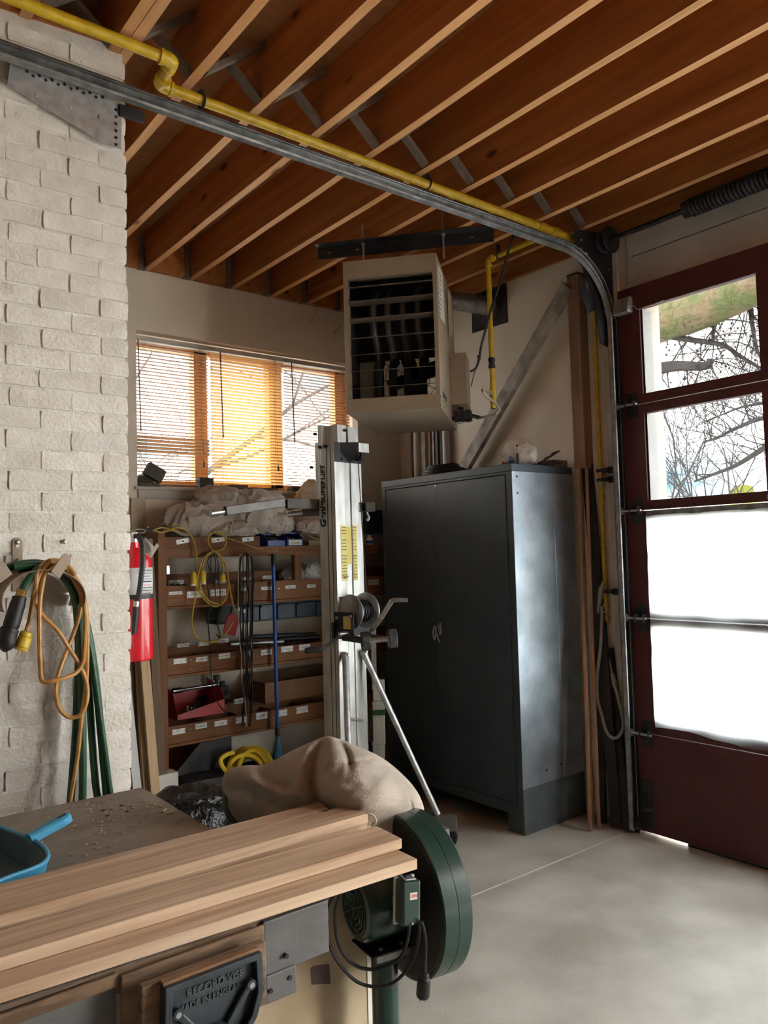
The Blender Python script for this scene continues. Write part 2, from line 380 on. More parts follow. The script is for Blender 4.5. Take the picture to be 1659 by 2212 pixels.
bp_.beam((0.039, 0, 0.012), (JP, 0, 0.222), 0.019, 0.04, (0, 1, 0)); br1 = bp_.mesh('bridging_brace', M_brace)
bp_ = MB(); bp_.beam((0.039, 0.045, 0.222), (JP, 0.045, 0.012), 0.019, 0.04, (0, 1, 0)); br2 = bp_.mesh('bridging_brace', M_brace)
for x in JX[3:-1]:
    inst('bridging_brace', br1, cd, (x-0.03, BY, ZC)); inst('bridging_brace', br2, cd, (x-0.03, BY, ZC))
MB().bb(XW-0.035, XW-0.003, -5.2, YW, ZC-0.018, ZC+0.235).build('ledger_board', M_joist, cd, 0.002)

# ------------------------------------------------------------------ painted brick pier
BYF, BXE = 2.68, 0.985
cz = PY(BYF, 282, 1024.8).z; CH = 0.0677
bw = MB().bb(-2.6, BXE-0.007, BYF+0.0060, BYF+0.40, 0, 3.42).build('wall_left', M_mortar); struct(bw, 'white painted rough brick wall pier', 'wall')
def brick_mesh(L, k):
    b = MB(); nx, nzv = 6, 3; D = 0.05; h = CH-0.0085; vs = []
    bm = bmesh.new(); bmesh.ops.create_cube(bm, size=1)
    bmesh.ops.scale(bm, vec=(L, D, h), verts=bm.verts)
    bmesh.ops.subdivide_edges(bm, edges=[e for e in bm.edges if abs((e.verts[0].co-e.verts[1].co).x) > L*0.5], cuts=5)
    bmesh.ops.subdivide_edges(bm, edges=[e for e in bm.edges if abs((e.verts[0].co-e.verts[1].co).z) > h*0.5], cuts=2)
    for v in bm.verts:
        c = v.co
        e = sum((abs(abs(c.x)-L/2) < 1e-4, abs(abs(c.z)-h/2) < 1e-4))
        if c.y < 0:
            c.y += 0.0012*(e > 0)+0.0024*nz(c, 22, k)+0.0014*nz(c, 70, k+3)
            c.x -= 0.0022*(1 if c.x > 0 else -1)*(e > 1)
        c.z += 0.0016*nz(c, 24, k+11); c.x += 0.0014*nz(c, 24, k+5)
    me = bpy.data.meshes.new('brick'); bm.to_mesh(me); bm.free(); me.materials.append(M_brick)
    me.polygons.foreach_set('use_smooth', [True]*len(me.polygons)); me.set_sharp_from_angle(angle=0.5); return me
BM = {}
def bmesh_for(L, k):
    key = (round(L, 3), k)
    if key not in BM: BM[key] = brick_mesh(L, k)
    return BM[key]
row = 0
nlo = -int((cz-0.55)/CH); nhi = int((3.40-cz)/CH)
for j in range(nlo, nhi):
    z = cz+CH*j+CH/2
    if z < 0.55: continue
    x = BXE+random.uniform(-0.003, 0.003); first = True
    while x > 0.02:
        L = (0.195 if j % 2 else 0.092) if first else 0.194
        first = False
        L += random.choice((-0.004, 0, 0.004))
        inst('brick', bmesh_for(L, random.randrange(4)), bw, (x-L/2, BYF+0.025+random.uniform(-0.0025, 0.003), z+random.uniform(-0.0015, 0.0015)), (random.uniform(-.045, .045), random.uniform(-.008, .008), random.uniform(-.012, .012)))
        x -= L+random.uniform(0.004, 0.008)
# returns of the pier end
em = [brick_mesh(0.19, 20+k) for k in range(3)]
for j in range(nlo, nhi):
    z = cz+CH*j+CH/2
    if z < 0.9: continue
    inst('brick', random.choice(em), bw, (BXE-0.028, BYF+0.17+(0.05 if j % 2 else 0), z), (0, 0, PI/2))
MB().prism([PY(BYF-0.004, -60, -18), PY(BYF-0.004, 268, 96), PY(BYF-0.004, 268, 103), PY(BYF-0.004, -60, -6)], (0, 0.06, 0)).build('top_plate', M_joist, bw)

# ------------------------------------------------------------------ sectional garage door
XD = 3.807
dr = thing('door_1', 'maroon sectional garage door with clear and plastic-covered panes', 'garage door', (XD, DY1, 0)); dr['kind'] = 'structure'
secz = [0.012, 0.61, 1.215, 1.79, 2.37, 3.05]
def zrow(*ps): return sum(PX(XD, *p).z for p in ps)/len(ps)
pz = {4: (zrow((1385, 850.4), (1637, 801)), zrow((1380.6, 666), (1631, 590))),
      3: (zrow((1393, 1081), (1648, 1061)), zrow((1388, 891), (1641, 850))),
      2: (PX(XD, 1396, 1317).z, PX(XD, 1392, 1123).z), 1: (PX(XD, 1404, 1550).z, PX(XD, 1399, 1354).z)}
secz[4] = (pz[4][0]+pz[3][1])/2; secz[3] = (pz[3][0]+pz[2][1])/2; secz[2] = (pz[2][0]+pz[1][1])/2; secz[1] = pz[1][0]-0.09
PW, PITCHY = 0.655, 0.762
paney = [(2.462-PITCHY*k-PW, 2.462-PITCHY*k) for k in range(4)]
T = 0.045
for k in range(5):
    z0, z1 = secz[k]+0.002, secz[k+1]-0.002
    b = MB()
    if k == 0: b.bb(XD, XD+T, DY0, DY1, z0, z1)
    else:
        a0, a1 = pz[k]
        b.bb(XD, XD+T, DY0, DY1, z0, a0); b.bb(XD, XD+T, DY0, DY1, a1, z1)
        ys = [DY1]+[v for p in paney for v in (p[1], p[0])]+[DY0]
        for q in range(0, len(ys), 2): b.bb(XD, XD+T, ys[q+1], ys[q], a0, a1)
    s = b.build('section', M_red, dr, 0.003)
    if k:
        for y0, y1 in paney:
            MB().bb(XD+0.010, XD+0.014, y0, y1, a0, a1).build('pane', M_glass if k > 2 else M_glass2, s)
MB().bb(XD+0.005, XD+T-0.005, DY0, DY1-0.28, -0.0, 0.012).build('bottom_seal', M_black, dr)
# struts / steel strip across the joint above the plastic
MB().bb(XD-0.012, XD-0.001, DY0, 2.47, secz[3]-0.034, secz[3]-0.004).build('strut', M_trackst, dr, 0.002)
MB().bb(XD-0.022, XD-0.001, DY0, 1.80, secz[3]+0.012, secz[3]+0.036).build('strut', M_trackst, dr, 0.002)
# plastic sheet taped over the two lower rows, wavy lower edge
def poly(u, v):
    y = 2.475-u*2.9; z = (pz[1][0]-0.055)+v*(secz[3]-0.03-(pz[1][0]-0.055))
    wob = 0.007*math.sin(u*31)+0.006*nz((u*14, v*5, 0), 1, 3)
    if v == 0: z += 0.012*math.sin(u*26)+0.012*nz((u*20, 0, 0), 1, 2)
    if u == 0: y += 0.010*nz((v*9, 1, 0), 1, 4)
    return V((XD-0.010-abs(wob)*0.6, y, z))
MB().grid(poly, 70, 16).build('plastic_sheet', M_poly, dr)
# hinges with rollers at the left edge, between every two sections
for k in range(1, 5):
    z = secz[k]; h = MB()
    h.bb(XD-0.004, XD, DY1-0.105, DY1-0.035, z-0.07, z+0.07)
    for y in (DY1-0.105, DY1-0.05): h.bb(XD-0.05, XD-0.002, y, y+0.004, z-0.022, z+0.022)
    hh = h.build('hinge', M_dark, dr, 0.002)
    MB().cyl((XD-0.036, DY1-0.115, z), (XD-0.036, DY1+0.01, z), 0.0065, n=10).build('roller_stem', M_steel, hh)
    MB().cyl((XD-0.036, DY1+0.004, z), (XD-0.036, DY1+0.022, z), 0.021, n=16).build('roller', M_steel, hh)
h = MB().bb(XD-0.004, XD, DY1-0.09, DY1-0.005, 0.03, 0.3).bb(XD-0.06, XD-0.003, DY1-0.01, DY1-0.005, 0.03, 0.09).build('bottom_bracket', M_dark, dr, 0.002)
h = MB().prism([(XD-0.06, DY1-0.10, 2.90), (XD-0.002, DY1-0.10, 2.90), (XD-0.002, DY1-0.10, 2.99), (XD-0.03, DY1-0.10, 2.99)], (0, 0.1, 0)).build('top_bracket', M_galv, dr, 0.002)
MB().tube(cr([(XD-0.04, DY1-0.10, 2.93), (XD-0.04, DY1-0.13, 2.925), (XD-0.03, DY1-0.15, 2.90), (XD-0.015, DY1-0.22, 2.905), (XD-0.01, DY1-0.30, 2.915)], 5), 0.0018, 5).build('wire', M_galv, dr)
# stops on the outside edge that show as light strips in the panes
for k in (1, 2, 3, 4):
    a0, a1 = pz[k]
    MB().bb(XD+0.016, XD+0.105, paney[0][1]-0.009, paney[0][1]-0.001, a0+0.001, a1-0.001).build('outer_stop', M_wallw, dr)

# track, plates, spring
TY = 2.615
tk = thing('door_track', 'grey steel garage door track curving up along the ceiling', 'track', (XD-0.05, TY, 0))
ZT = 3.222; RC = 0.40; XV = XD-0.036
path = [V((XV, TY, 0.02)), V((XV, TY, 1.2)), V((XV, TY, ZT-RC))]
path += [V((XV-RC+RC*math.cos(a), TY, ZT-RC+RC*math.sin(a))) for a in [PI/2*i/14 for i in range(1, 15)]]
path += [V((x, TY, ZT)) for x in (3.0, 2.4, 1.8, 1.2, 0.6, 0.0, -0.8)]
def profile_sweep(path, prof):
    b = MB(); n = len(prof); vs = []
    for i, p in enumerate(path):
        d = (path[min(i+1, len(path)-1)]-path[max(i-1, 0)]).normalized(); nrm = V((0, 1, 0)).cross(d).normalized()
        for a, c in prof: vs.append(p+V((0, 1, 0))*a+nrm*c)
    fs = [(i*n+k, i*n+k+1, (i+1)*n+k+1, (i+1)*n+k) for i in range(len(path)-1) for k in range(n-1)]
    return b.add(vs, fs)
profile_sweep(path, [(-0.012, -0.026), (-0.014, -0.018), (0.012, -0.026), (0.024, -0.016), (0.024, 0.016), (0.012, 0.026), (-0.008, 0.026), (-0.014, 0.016)]).build('rail', M_trackst, tk, solid=0.0025)
MB().bb(XV+0.03, XW-0.001, TY+0.026, TY+0.030, 0.0, 3.0).bb(XV+0.02, XV+0.05, TY-0.02, TY+0.03, 0.0, 2.9).build('track_angle', M_dark, tk, 0.002)
MB().bb(3.0, 3.2, TY+0.025, TY+0.029, ZT-0.02, ZT+0.02).build('splice_plate', M_dark, tk)
# rear hanger on the brick
yb = BYF-0.028
pl = MB().prism([PY(yb, 16, 182), PY(yb, 22, 136), PY(yb, 120, 170), PY(yb, 236, 214), PY(yb, 262, 226), PY(yb, 262, 322), PY(yb, 225, 310)], (0, 0.004, 0)).build('hanger_plate', M_galv, tk, label='perforated galvanised steel plate on the brick')
hm = MB().cyl((0, 0, 0), (0, 0.0022, 0), 0.0055, n=10).mesh('hole', M_black); bm_ = MB().cyl((0, -0.006, 0), (0, 0, 0), 0.006, n=10).mesh('bolt', M_galv)
for q in range(13): inst('hole', hm, pl, PY(yb-0.001, 58+q*13.6, 154+q*4.6+(5 if q % 2 else 0)))
for q in range(6): inst('hole', hm, pl, PY(yb-0.001, 250.5, 237+q*15))
for a in ((79, 206), (152, 231), (216, 254)): inst('bolt', bm_, pl, PY(yb, *a))
MB().bb(0.95, 1.04, TY+0.026, TY+0.032, ZT-0.075, ZT-0.03).build('hanger_strap', M_dark, tk, 0.002)
# bearing plate at the corner
yp = TY+0.032
pp = MB().prism([(3.50, yp, 3.36), (3.80, yp, 3.40), (3.84, yp, 3.38), (3.84, yp, 2.72), (3.70, yp, 2.74), (3.66, yp, 2.95), (3.56, yp, 3.16), (3.50, yp, 3.20)], (0, 0.004, 0)).build('bearing_plate', M_dark, tk)
for x, z, rr in ((3.56, 3.31, .006), (3.60, 3.24, .009), (3.555, 3.26, .006), (3.57, 3.20, .006), (3.70, 3.13, .005), (3.745, 2.965, .009), (3.745, 2.935, .009), (3.80, 3.19, .005)):
    MB().cyl((x, yp-0.001, z), (x, yp+0.006, z), rr, n=10).build('slot', M_wallw, pp)
MB().bb(3.737, 3.743, yp-0.001, yp+0.002, 3.09, 3.13).build('slot', M_wallw, pp)
MB().prism([(3.52, yp, 3.00), (3.60, yp, 2.90), (3.68, yp, 2.94), (3.66, yp, 2.98), (3.52, yp, 3.10)], (0, 0.003, 0)).build('flag_bracket', M_dark, tk)
sp = thing('torsion_spring', 'black torsion spring and cable drum on a shaft above the door', 'spring', (3.72, DY1, 3.2))
ZS = PX(3.74, 1345, 507).z; XS = 3.74
MB().cyl((XS, DY1+0.06, ZS), (XS, -0.5, ZS), 0.0135, n=14).build('shaft', M_dark, sp)
y0 = PX(XS, 1490, 447).y
spr = MB(); pts = []
for i in range(46*14): t = i/14; pts.append((XS+0.04*math.cos(2*PI*t), y0-t*0.022, ZS+0.04*math.sin(2*PI*t)))
spr.tube(pts, 0.0108, 6); spr.cyl((XS, y0+0.03, ZS), (XS, y0-0.02, ZS), 0.043, n=20); spr.build('spring_coil', M_dark, sp)
MB().lathe((XS, DY1-0.015, ZS), (0, 1, 0), [(0.03, -0.012), (0.074, -0.012), (0.078, -0.008), (0.078, 0.0), (0.058, 0.006), (0.055, 0.04), (0.064, 0.05), (0.064, 0.056), (0.03, 0.058)], 28).build('cable_drum', M_dark, sp)
MB().tube([(XS+0.055, DY1+0.02, ZS), (XS+0.058, DY1+0.012, 1.5), (XD-0.02, DY1+0.008, 0.08)], 0.0018, 5).build('lift_cable', M_dark, sp)
# ------------------------------------------------------------------ yellow gas pipe under the joists
def elbow(b, p, d1, d2, r):
    p = V(p); d1 = V(d1).normalized(); d2 = V(d2).normalized(); k = r*1.9
    b.tube(cr([p+d1*k*1.25, p+d1*k*0.5, p+(d1+d2)*k*0.16, p+d2*k*0.5, p+d2*k*1.25], 4), r*1.22, 14)
    for d in (d1, d2): b.cyl(p+d*k*1.0, p+d*k*1.35, r*1.4, n=16)
    return b
ZG, YG, YG0, RG = 3.365, 2.715, 2.558, 0.0205
gp = thing('gas_pipe', 'thick yellow gas pipe running under the ceiling joists', 'pipe', (1.1, YG, ZG))
MB().cyl((-1.2, YG0, ZG), (1.105, YG0, ZG), RG).build('upper_run', M_yellow, gp)
elbow(MB(), (1.115, YG0, ZG), (-1, 0, 0), (0, 1, 0), RG).build('elbow', M_yellow, gp)
MB().cyl((1.115, YG0, ZG), (1.125, YG, ZG-0.004), RG).build('jog', M_yellow, gp)
elbow(MB(), (1.125, YG, ZG-0.004), (0, -1, 0), (1, 0, 0), RG).build('elbow', M_yellow, gp)
MB().cyl((1.125, YG, ZG-0.004), (3.62, YG, ZG-0.02), RG).build('main_run', M_yellow, gp)
for x in (3.30, 3.41): MB().cyl((x-0.03, YG, ZG-0.018), (x+0.03, YG, ZG-0.018), RG*1.25).build('coupling', M_yellow, gp)
for x in (JX[5]-0.6, 1.30, JX[8]+0.32):
    c = MB().tube([(x, YG+0.026*math.cos(a), ZG-0.008+0.026*math.sin(a)) for a in [2*PI*i/16 for i in range(16)]], 0.005, 6, closed=True)
    c.bb(x-0.008, x+0.008, YG-0.004, YG+0.03, ZG+0.016, ZC+0.004); c.build('clamp', M_dark, gp)
XB, YB_ = 3.385, 3.19
MB().cyl((3.41, YG, ZG-0.018), (XB, YB_, 3.335), 0.015, n=14).build('branch_run', M_yellow, gp)
elbow(MB(), (XB-0.01, YB_, 3.33), (0.05, -1, 0), (0, 0, -1), 0.0155).build('elbow', M_yellow, gp)
DX, DYp = XB-0.012, YB_
zb_ = PY(DYp, 1050, 880).z
MB().cyl((DX, DYp, 3.33), (DX, DYp, zb_), 0.0155, n=14).build('drop_leg', M_yellow, gp)
zc_ = PY(DYp, 1049, 783).z
MB().lathe((DX, DYp, zc_-0.03), (0, 0, 1), [(0.017, 0), (0.021, 0.003), (0.021, 0.02), (0.018, 0.024), (0.018, 0.04), (0.021, 0.044), (0.021, 0.062), (0.017, 0.065)], 16).build('union', M_dark, gp)
MB().cyl((DX, DYp, zb_+0.03), (DX, DYp, zb_+0.12), 0.0195, n=8).cyl((DX, DYp, zb_), (DX, DYp, zb_+0.012), 0.018, n=6).build('valve', M_yellow, gp)
c = MB().tube([(DX+0.02*math.cos(a)+0.016, YB_-0.07+0.0, 3.335+0.02*math.sin(a)) for a in [2*PI*i/14 for i in range(14)]], 0.0045, 6, closed=True)
c.bb(DX+0.005, DX+0.028, YB_-0.076, YB_-0.064, 3.35, ZC+0.002).build('clamp', M_dark, gp)
yv = thing('pipe_drop', 'thin yellow pipe running down the wall beside the garage door', 'pipe', (3.84, 2.815, 0.98))
q0, q1 = PX(3.845, 1281, 600), PX(3.845, 1310, 1345)
MB().cyl(q0, q1, 0.0125, n=12).build('pipe', M_yellow, yv)
def onp(y):
    t = (y-600)/745; return q0.lerp(q1, t)
M_khaki = pm('tan_coupling', (0.40, 0.33, 0.20), (0.5, 0.42, 0.26), rough=0.5)
for y, rr, h, mt in ((1048, .017, .045, M_khaki), (1078, .019, .03, M_yellow), (1308, .019, .02, M_yellow), (1336, .019, .03, M_yellow)):
    p = onp(y); MB().cyl(p-V((0, 0, h/2)), p+V((0, 0, h/2)), rr, n=12).build('coupling', mt, yv)
for y in (1021, 1041, 1279):
    p = onp(y); MB().bb(3.828, 3.879, p.y-0.06, p.y+0.02, p.z-0.010, p.z+0.010).bb(3.85, 3.879, p.y-0.075, p.y-0.045, p.z-0.02, p.z+0.018).build('bracket', M_dark, yv, 0.003)
MB().tube([onp(1255), onp(1275)+V((-0.02, 0.015, 0)), onp(1300)+V((-0.022, 0.025, 0)), onp(1325)+V((-0.03, 0.035, 0.0))], [0.012, 0.018, 0.016, 0.010], 10).build('regulator', pm('brass_grey', (0.30, 0.27, 0.22), (0.4, 0.36, 0.3), rough=0.45, metal=0.5), yv)
M_braid = pm('braided_hose', (0.30, 0.29, 0.26), (0.52, 0.50, 0.46), sc=160, rough=0.6, bump=0.5, bsc=260)
hp = [(1300, 1310), (1300, 1345), (1297, 1400), (1290, 1460), (1291, 1510), (1300, 1545), (1308, 1575), (1320, 1592), (1334, 1592), (1346, 1572), (1344, 1545), (1338, 1518)]
ah = thing('air_hose', 'pale braided hose looped below the yellow wall pipe', 'hose', PX(3.78, 1320, 1594))
MB().tube(cr([PX(3.82-0.05*math.sin(i/11*PI), *p) for i, p in enumerate(hp)], 6), 0.0092, 8).build('hose', M_braid, ah)
MB().tube(cr([PX(3.82, *p) for p in ((1338, 1518), (1334, 1500), (1329, 1485), (1326, 1470), (1322, 1455))], 4), [0.013]*5+[0.010]*4+[0.016]*4+[0.013]*4, 8).build('fitting', pm('fitting_brass', (0.33, 0.28, 0.20), (0.45, 0.40, 0.3), rough=0.4, metal=0.6), ah)
MB().tube(cr([PX(3.825, *p) for p in ((1322, 1455), (1314, 1420), (1305, 1390), (1302, 1350))], 5), 0.006, 7).build('hose_tail', M_braid, ah)
MB().tube(cr([PX(3.80, *p) for p in ((1298, 1318), (1304, 1308), (1312, 1318), (1302, 1322), (1297, 1312))], 4), 0.0025, 5).build('tie_wire', M_galv, ah)

# ------------------------------------------------------------------ hanging unit heater
M_tan = pm('tan_enamel', (0.33, 0.262, 0.185), (0.385, 0.31, 0.225), sc=3, rough=0.42, bump=0.02)
M_paper = pm('paper', (0.72, 0.68, 0.58), (0.82, 0.78, 0.70), sc=12, rough=0.8)
M_oldpaper = pm('yellowed_paper', (0.62, 0.52, 0.30), (0.70, 0.60, 0.38), sc=8, rough=0.8)
M_ink = pm('black_ink', (0.02, 0.02, 0.022), rough=0.7)
M_tubes = pm('exchanger_tube', (0.10, 0.10, 0.10), (0.16, 0.16, 0.155), sc=8, rough=0.4, metal=0.6)
M_louv = pm('shaded_tan_louvre', (0.10, 0.078, 0.055), (0.13, 0.10, 0.072), sc=5, rough=0.5)  # tan enamel darkened: shade on the louvres put into the colour
HO = V((2.552, 3.545, 2.378)); HA = -0.867; HW, HD, HH = 0.537, 0.827, 0.872
hu = V((math.cos(HA), math.sin(HA), 0)); hv = V((-math.sin(HA), math.cos(HA), 0)); HR = Matrix((hu, hv, V((0, 0, 1)))).transposed()
def HP(s, t, z): return HO+hu*s+hv*t+V((0, 0, z))
def hb(b, s0, s1, t0, t1, z0, z1): return b.box(HP((s0+s1)/2, (t0+t1)/2, (z0+z1)/2), (abs(s1-s0), abs(t1-t0), abs(z1-z0)), HR)
def hpl(t, x, y):
    d = ray(x, y); k = ((HO+hv*t)-CAM).dot(hv)/d.dot(hv); p = CAM+d*k-HO; return p.dot(hu), p.z
def hps(s, x, y):
    d = ray(x, y); k = ((HO+hu*s)-CAM).dot(hu)/d.dot(hu); p = CAM+d*k-HO; return p.dot(hv), p.z
ht = thing('unit_heater', 'tan metal gas unit heater with louvres hanging from the ceiling', 'heater', HP(HW/2, HD/2, 0))
b = MB(); k = 0.004
hb(b, 0, k, 0, HD, 0, HH); hb(b, HW-k, HW, 0, HD, 0, HH); hb(b, k, HW-k, 0, HD, 0, k); hb(b, k, HW-k, 0, HD, HH-k, HH)
b.build('cabinet_body', M_tan, ht, 0.002)
b = MB(); o0, o1, oz0, oz1 = 0.026, 0.515, 0.078, 0.768
hb(b, 0, HW, -0.004, 0, oz1, HH); hb(b, 0, HW, -0.004, 0, 0, oz0); hb(b, 0, o0, -0.004, 0, oz0, oz1); hb(b, o1, HW, -0.004, 0, oz0, oz1)
hb(b, o0, o0+.002, -0.004, 0.04, oz0, oz1); hb(b, o1-.002, o1, -0.004, 0.04, oz0, oz1); hb(b, o0, o1, 0, 0.04, oz1-.002, oz1); hb(b, o0, o1, 0, 0.04, oz0, oz0+.002)
b.build('front_frame', M_tan, ht, 0.0015)
b = MB(); hb(b, k, HW-k, HD-0.01, HD, 0, 0.10); hb(b, k, HW-k, HD-0.01, HD, 0.62, HH); hb(b, k, 0.06, HD-0.01, HD, 0.10, 0.62); hb(b, HW-0.06, HW-k, HD-0.01, HD, 0.10, 0.62)
hb(b, k, HW-k, 0.34, 0.345, 0.37, HH-k); b.build('back_panel', pm('heater_black', (0.02, 0.02, 0.02), rough=0.8), ht)  # matte black for the heater's back, lining and lower tubes
b = MB(); hb(b, k, HW-k, 0.02, 0.3, 0.005, 0.010); hb(b, 0.005, 0.008, 0.01, 0.33, 0, HH-k); hb(b, HW-0.008, HW-0.005, 0.01, 0.33, 0, HH-k); hb(b, k, HW-k, 0.02, 0.3, HH-0.01, HH-0.006)
b.build('inner_lining', bpy.data.materials['heater_black'], ht)
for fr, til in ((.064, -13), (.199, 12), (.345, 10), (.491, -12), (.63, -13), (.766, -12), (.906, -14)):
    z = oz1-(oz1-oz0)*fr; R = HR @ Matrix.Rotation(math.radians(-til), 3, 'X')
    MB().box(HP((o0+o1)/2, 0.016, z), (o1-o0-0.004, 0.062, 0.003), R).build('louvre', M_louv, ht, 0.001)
for i in range(4):
    s = 0.135+0.088*i
    MB().tube(cr([HP(s, 0.30, 0.30), HP(s+0.01, 0.22, 0.42), HP(s, 0.17, 0.50), HP(s, 0.16, 0.62), HP(s+0.005, 0.18, 0.72), HP(s+0.01, 0.30, 0.78)], 5), 0.021, 12).build('exchanger_tube', M_tubes, ht)
    MB().tube(cr([HP(s+0.02, 0.28, 0.34), HP(s+0.02, 0.19, 0.30), HP(s+0.02, 0.16, 0.20), HP(s+0.02, 0.17, 0.06)], 5), 0.024, 12).build('exchanger_tube', bpy.data.materials['heater_black'], ht)
fg = MB()
for rr in (0.05, 0.10, 0.15, 0.2, 0.24): fg.tube([HP(0.27+rr*math.cos(a), HD, 0.36+rr*math.sin(a)) for a in [2*PI*i/28 for i in range(28)]], 0.0022, 5, closed=True)
for i in range(6): a = PI*i/6; fg.tube([HP(0.27-0.24*math.cos(a), HD, 0.36-0.24*math.sin(a)), HP(0.27+0.24*math.cos(a), HD, 0.36+0.24*math.sin(a))], 0.0025, 5)
fg.build('fan_guard', M_dark, ht)
fb = MB()
for i in range(4):
    a = PI/2*i+0.3; fb.box(HP(0.27+0.1*math.cos(a), HD-0.06, 0.36+0.1*math.sin(a)), (0.16, 0.004, 0.10), HR @ Matrix.Rotation(-a, 3, 'Y') @ Matrix.Rotation(0.5, 3, 'X'))
fb.cyl(HP(0.27, HD-0.12, 0.36), HP(0.27, HD-0.03, 0.36), 0.05, n=16).build('fan', M_dark, ht)
# papers on the side panel
def side_sheet(pts, mat, name, off=0.0015):
    return MB().prism([HP(HW+off, *hps(HW+off, *p)) for p in pts], hu*-0.0008).build(name, mat, ht)
st1 = side_sheet([(946.5, 572), (956.5, 592), (961.5, 702), (950, 682)], M_paper, 'rating_sheet')
side_sheet([(966.5, 624), (973.5, 632), (979.5, 716), (975, 728), (970, 726)], M_oldpaper, 'instruction_sheet', 0.006)
for i in range(9):
    t0, z0 = hps(HW+.002, 948, 584+i*10.5); MB().box(HP(HW+0.0019, t0+0.055+0.012*(i % 2), z0-0.005), (0.0004, 0.09-0.02*(i % 3), 0.006), HR).build('print_line', M_ink, st1)
t0, z0 = hps(HW, 960, 857); text('LENNOX', 0.05, HP(HW+0.0006, t0+0.01, z0+0.0), hv, (0, 0, 1), M_ink, ht, bold=0.0006)
MB().box(HP(HW+0.0006, t0+0.01, z0-0.034), (0.0008, 0.17, 0.004), HR).build('logo_rule', M_ink, ht)
for x, y in ((943, 563), (949, 855), (950, 875), (957, 880)):
    t0, z0 = hps(HW, x+2, y); MB().cyl(HP(HW, t0+.01, z0), HP(HW+0.003, t0+.01, z0), 0.004, n=8).build('screw', M_dark, ht)
# control box and gas valve on the right side
s0, z1 = hpl(0.50, 974, 763); s1, z0 = hpl(0.50, 1010, 872)
b = MB(); hb(b, HW, s1, 0.50, 0.72, z0, z1); b.build('control_box', M_tan, ht, 0.003)
vs, vz = hpl(0.56, 1000, 899)
b = MB(); hb(b, vs-0.055, vs+0.055, 0.53, 0.60, vz-0.03, vz+0.03); hb(b, vs-0.03, vs+0.005, 0.54, 0.59, vz+0.03, vz+0.055); hb(b, vs+0.015, vs+0.045, 0.54, 0.59, vz-0.036, vz+0.036)
b.cyl(HP(vs-0.055, 0.565, vz-0.012), HP(HW-0.02, 0.565, vz-0.012), 0.012, n=10).build('gas_valve', M_dark, ht, 0.003)
cs = [M_ink, pm('red_wire', (0.4, 0.04, 0.03), rough=0.5), M_ink]
for i in range(3):
    MB().tube(cr([HP(vs-0.05+0.016*i, 0.52, z0+0.002), HP(vs-0.06+0.01*i, 0.50, z0-0.04), HP(vs-0.05+0.02*i, 0.515, vz+0.03), HP(vs-0.04+0.02*i, 0.53, vz)], 5), 0.0022, 5).build('wire', cs[i], ht)
MB().tube(cr([HP(vs-0.03, 0.53, vz-0.03), HP(vs-0.025, 0.52, vz-0.052), HP(vs+0.01, 0.52, vz-0.045), HP(vs+0.015, 0.53, vz-0.03)], 5), 0.002, 5).build('wire', M_ink, ht)
# flexible connector
fx = [HP(vs+0.055, 0.565, vz), PD((HP(vs, .565, vz)-CAM).dot(_f), 1035, 902), PD(4.45, 1064, 897), PD(4.42, 1078, 884), PD(4.40, 1066, 868), PD(4.38, 1050, 855), PD(4.36, 1043, 842), V((DX-0.02, DYp-0.015, zb_+0.085)), V((DX, DYp, zb_+0.075))]
MB().tube(cr(fx, 6), 0.0085, 8).build('gas_connector', pm('coated_connector', (0.27, 0.22, 0.15), (0.36, 0.30, 0.21), rough=0.5), ht)
MB().cyl(fx[0], fx[1], 0.013, n=8).build('connector_nut', M_dark, ht)
# hanger: rods and slotted angle
A0, A1 = PZ(3.392, 686, 536), PZ(3.392, 1066, 495); ad = (A1-A0).normalized(); an = ad.cross(V((0, 0, 1)))
b = MB(); b.box((A0+A1)/2+V((0, 0, -0.036)), ((A1-A0).length, 0.005, 0.072), Matrix((ad, an, V((0, 0, 1)))).transposed())
b.box((A0+A1)/2+an*0.03, ((A1-A0).length, 0.06, 0.005), Matrix((ad, an, V((0, 0, 1)))).transposed())
ag = b.build('hanger_angle', M_dark, ht, 0.001)
for f in (0.07, 0.235, 0.88): MB().box(A0.lerp(A1, f)+V((0, 0, -0.035))+an*0.003, (0.022, 0.004, 0.010), Matrix((ad, an, V((0, 0, 1)))).transposed()).build('slot', M_joist, ag, 0.003)
for (x, y), (x2, y2) in (((786, 527), (784.5, 481)), ((958, 507), (956, 461))):
    p = PZ(3.392, x, y)+an*0.02; D = (p-CAM).dot(_f); zt = PD(D, x2, y2).z
    MB().cyl((p.x, p.y, HO.z+HH-0.005), (p.x, p.y, zt), 0.006, n=10).build('hanger_rod', M_steel, ht)
    MB().cyl((p.x, p.y, 3.396), (p.x, p.y, 3.408), 0.012, n=6).cyl((p.x, p.y, 3.376), (p.x, p.y, 3.388), 0.012, n=6).build('nut', M_steel, ht)
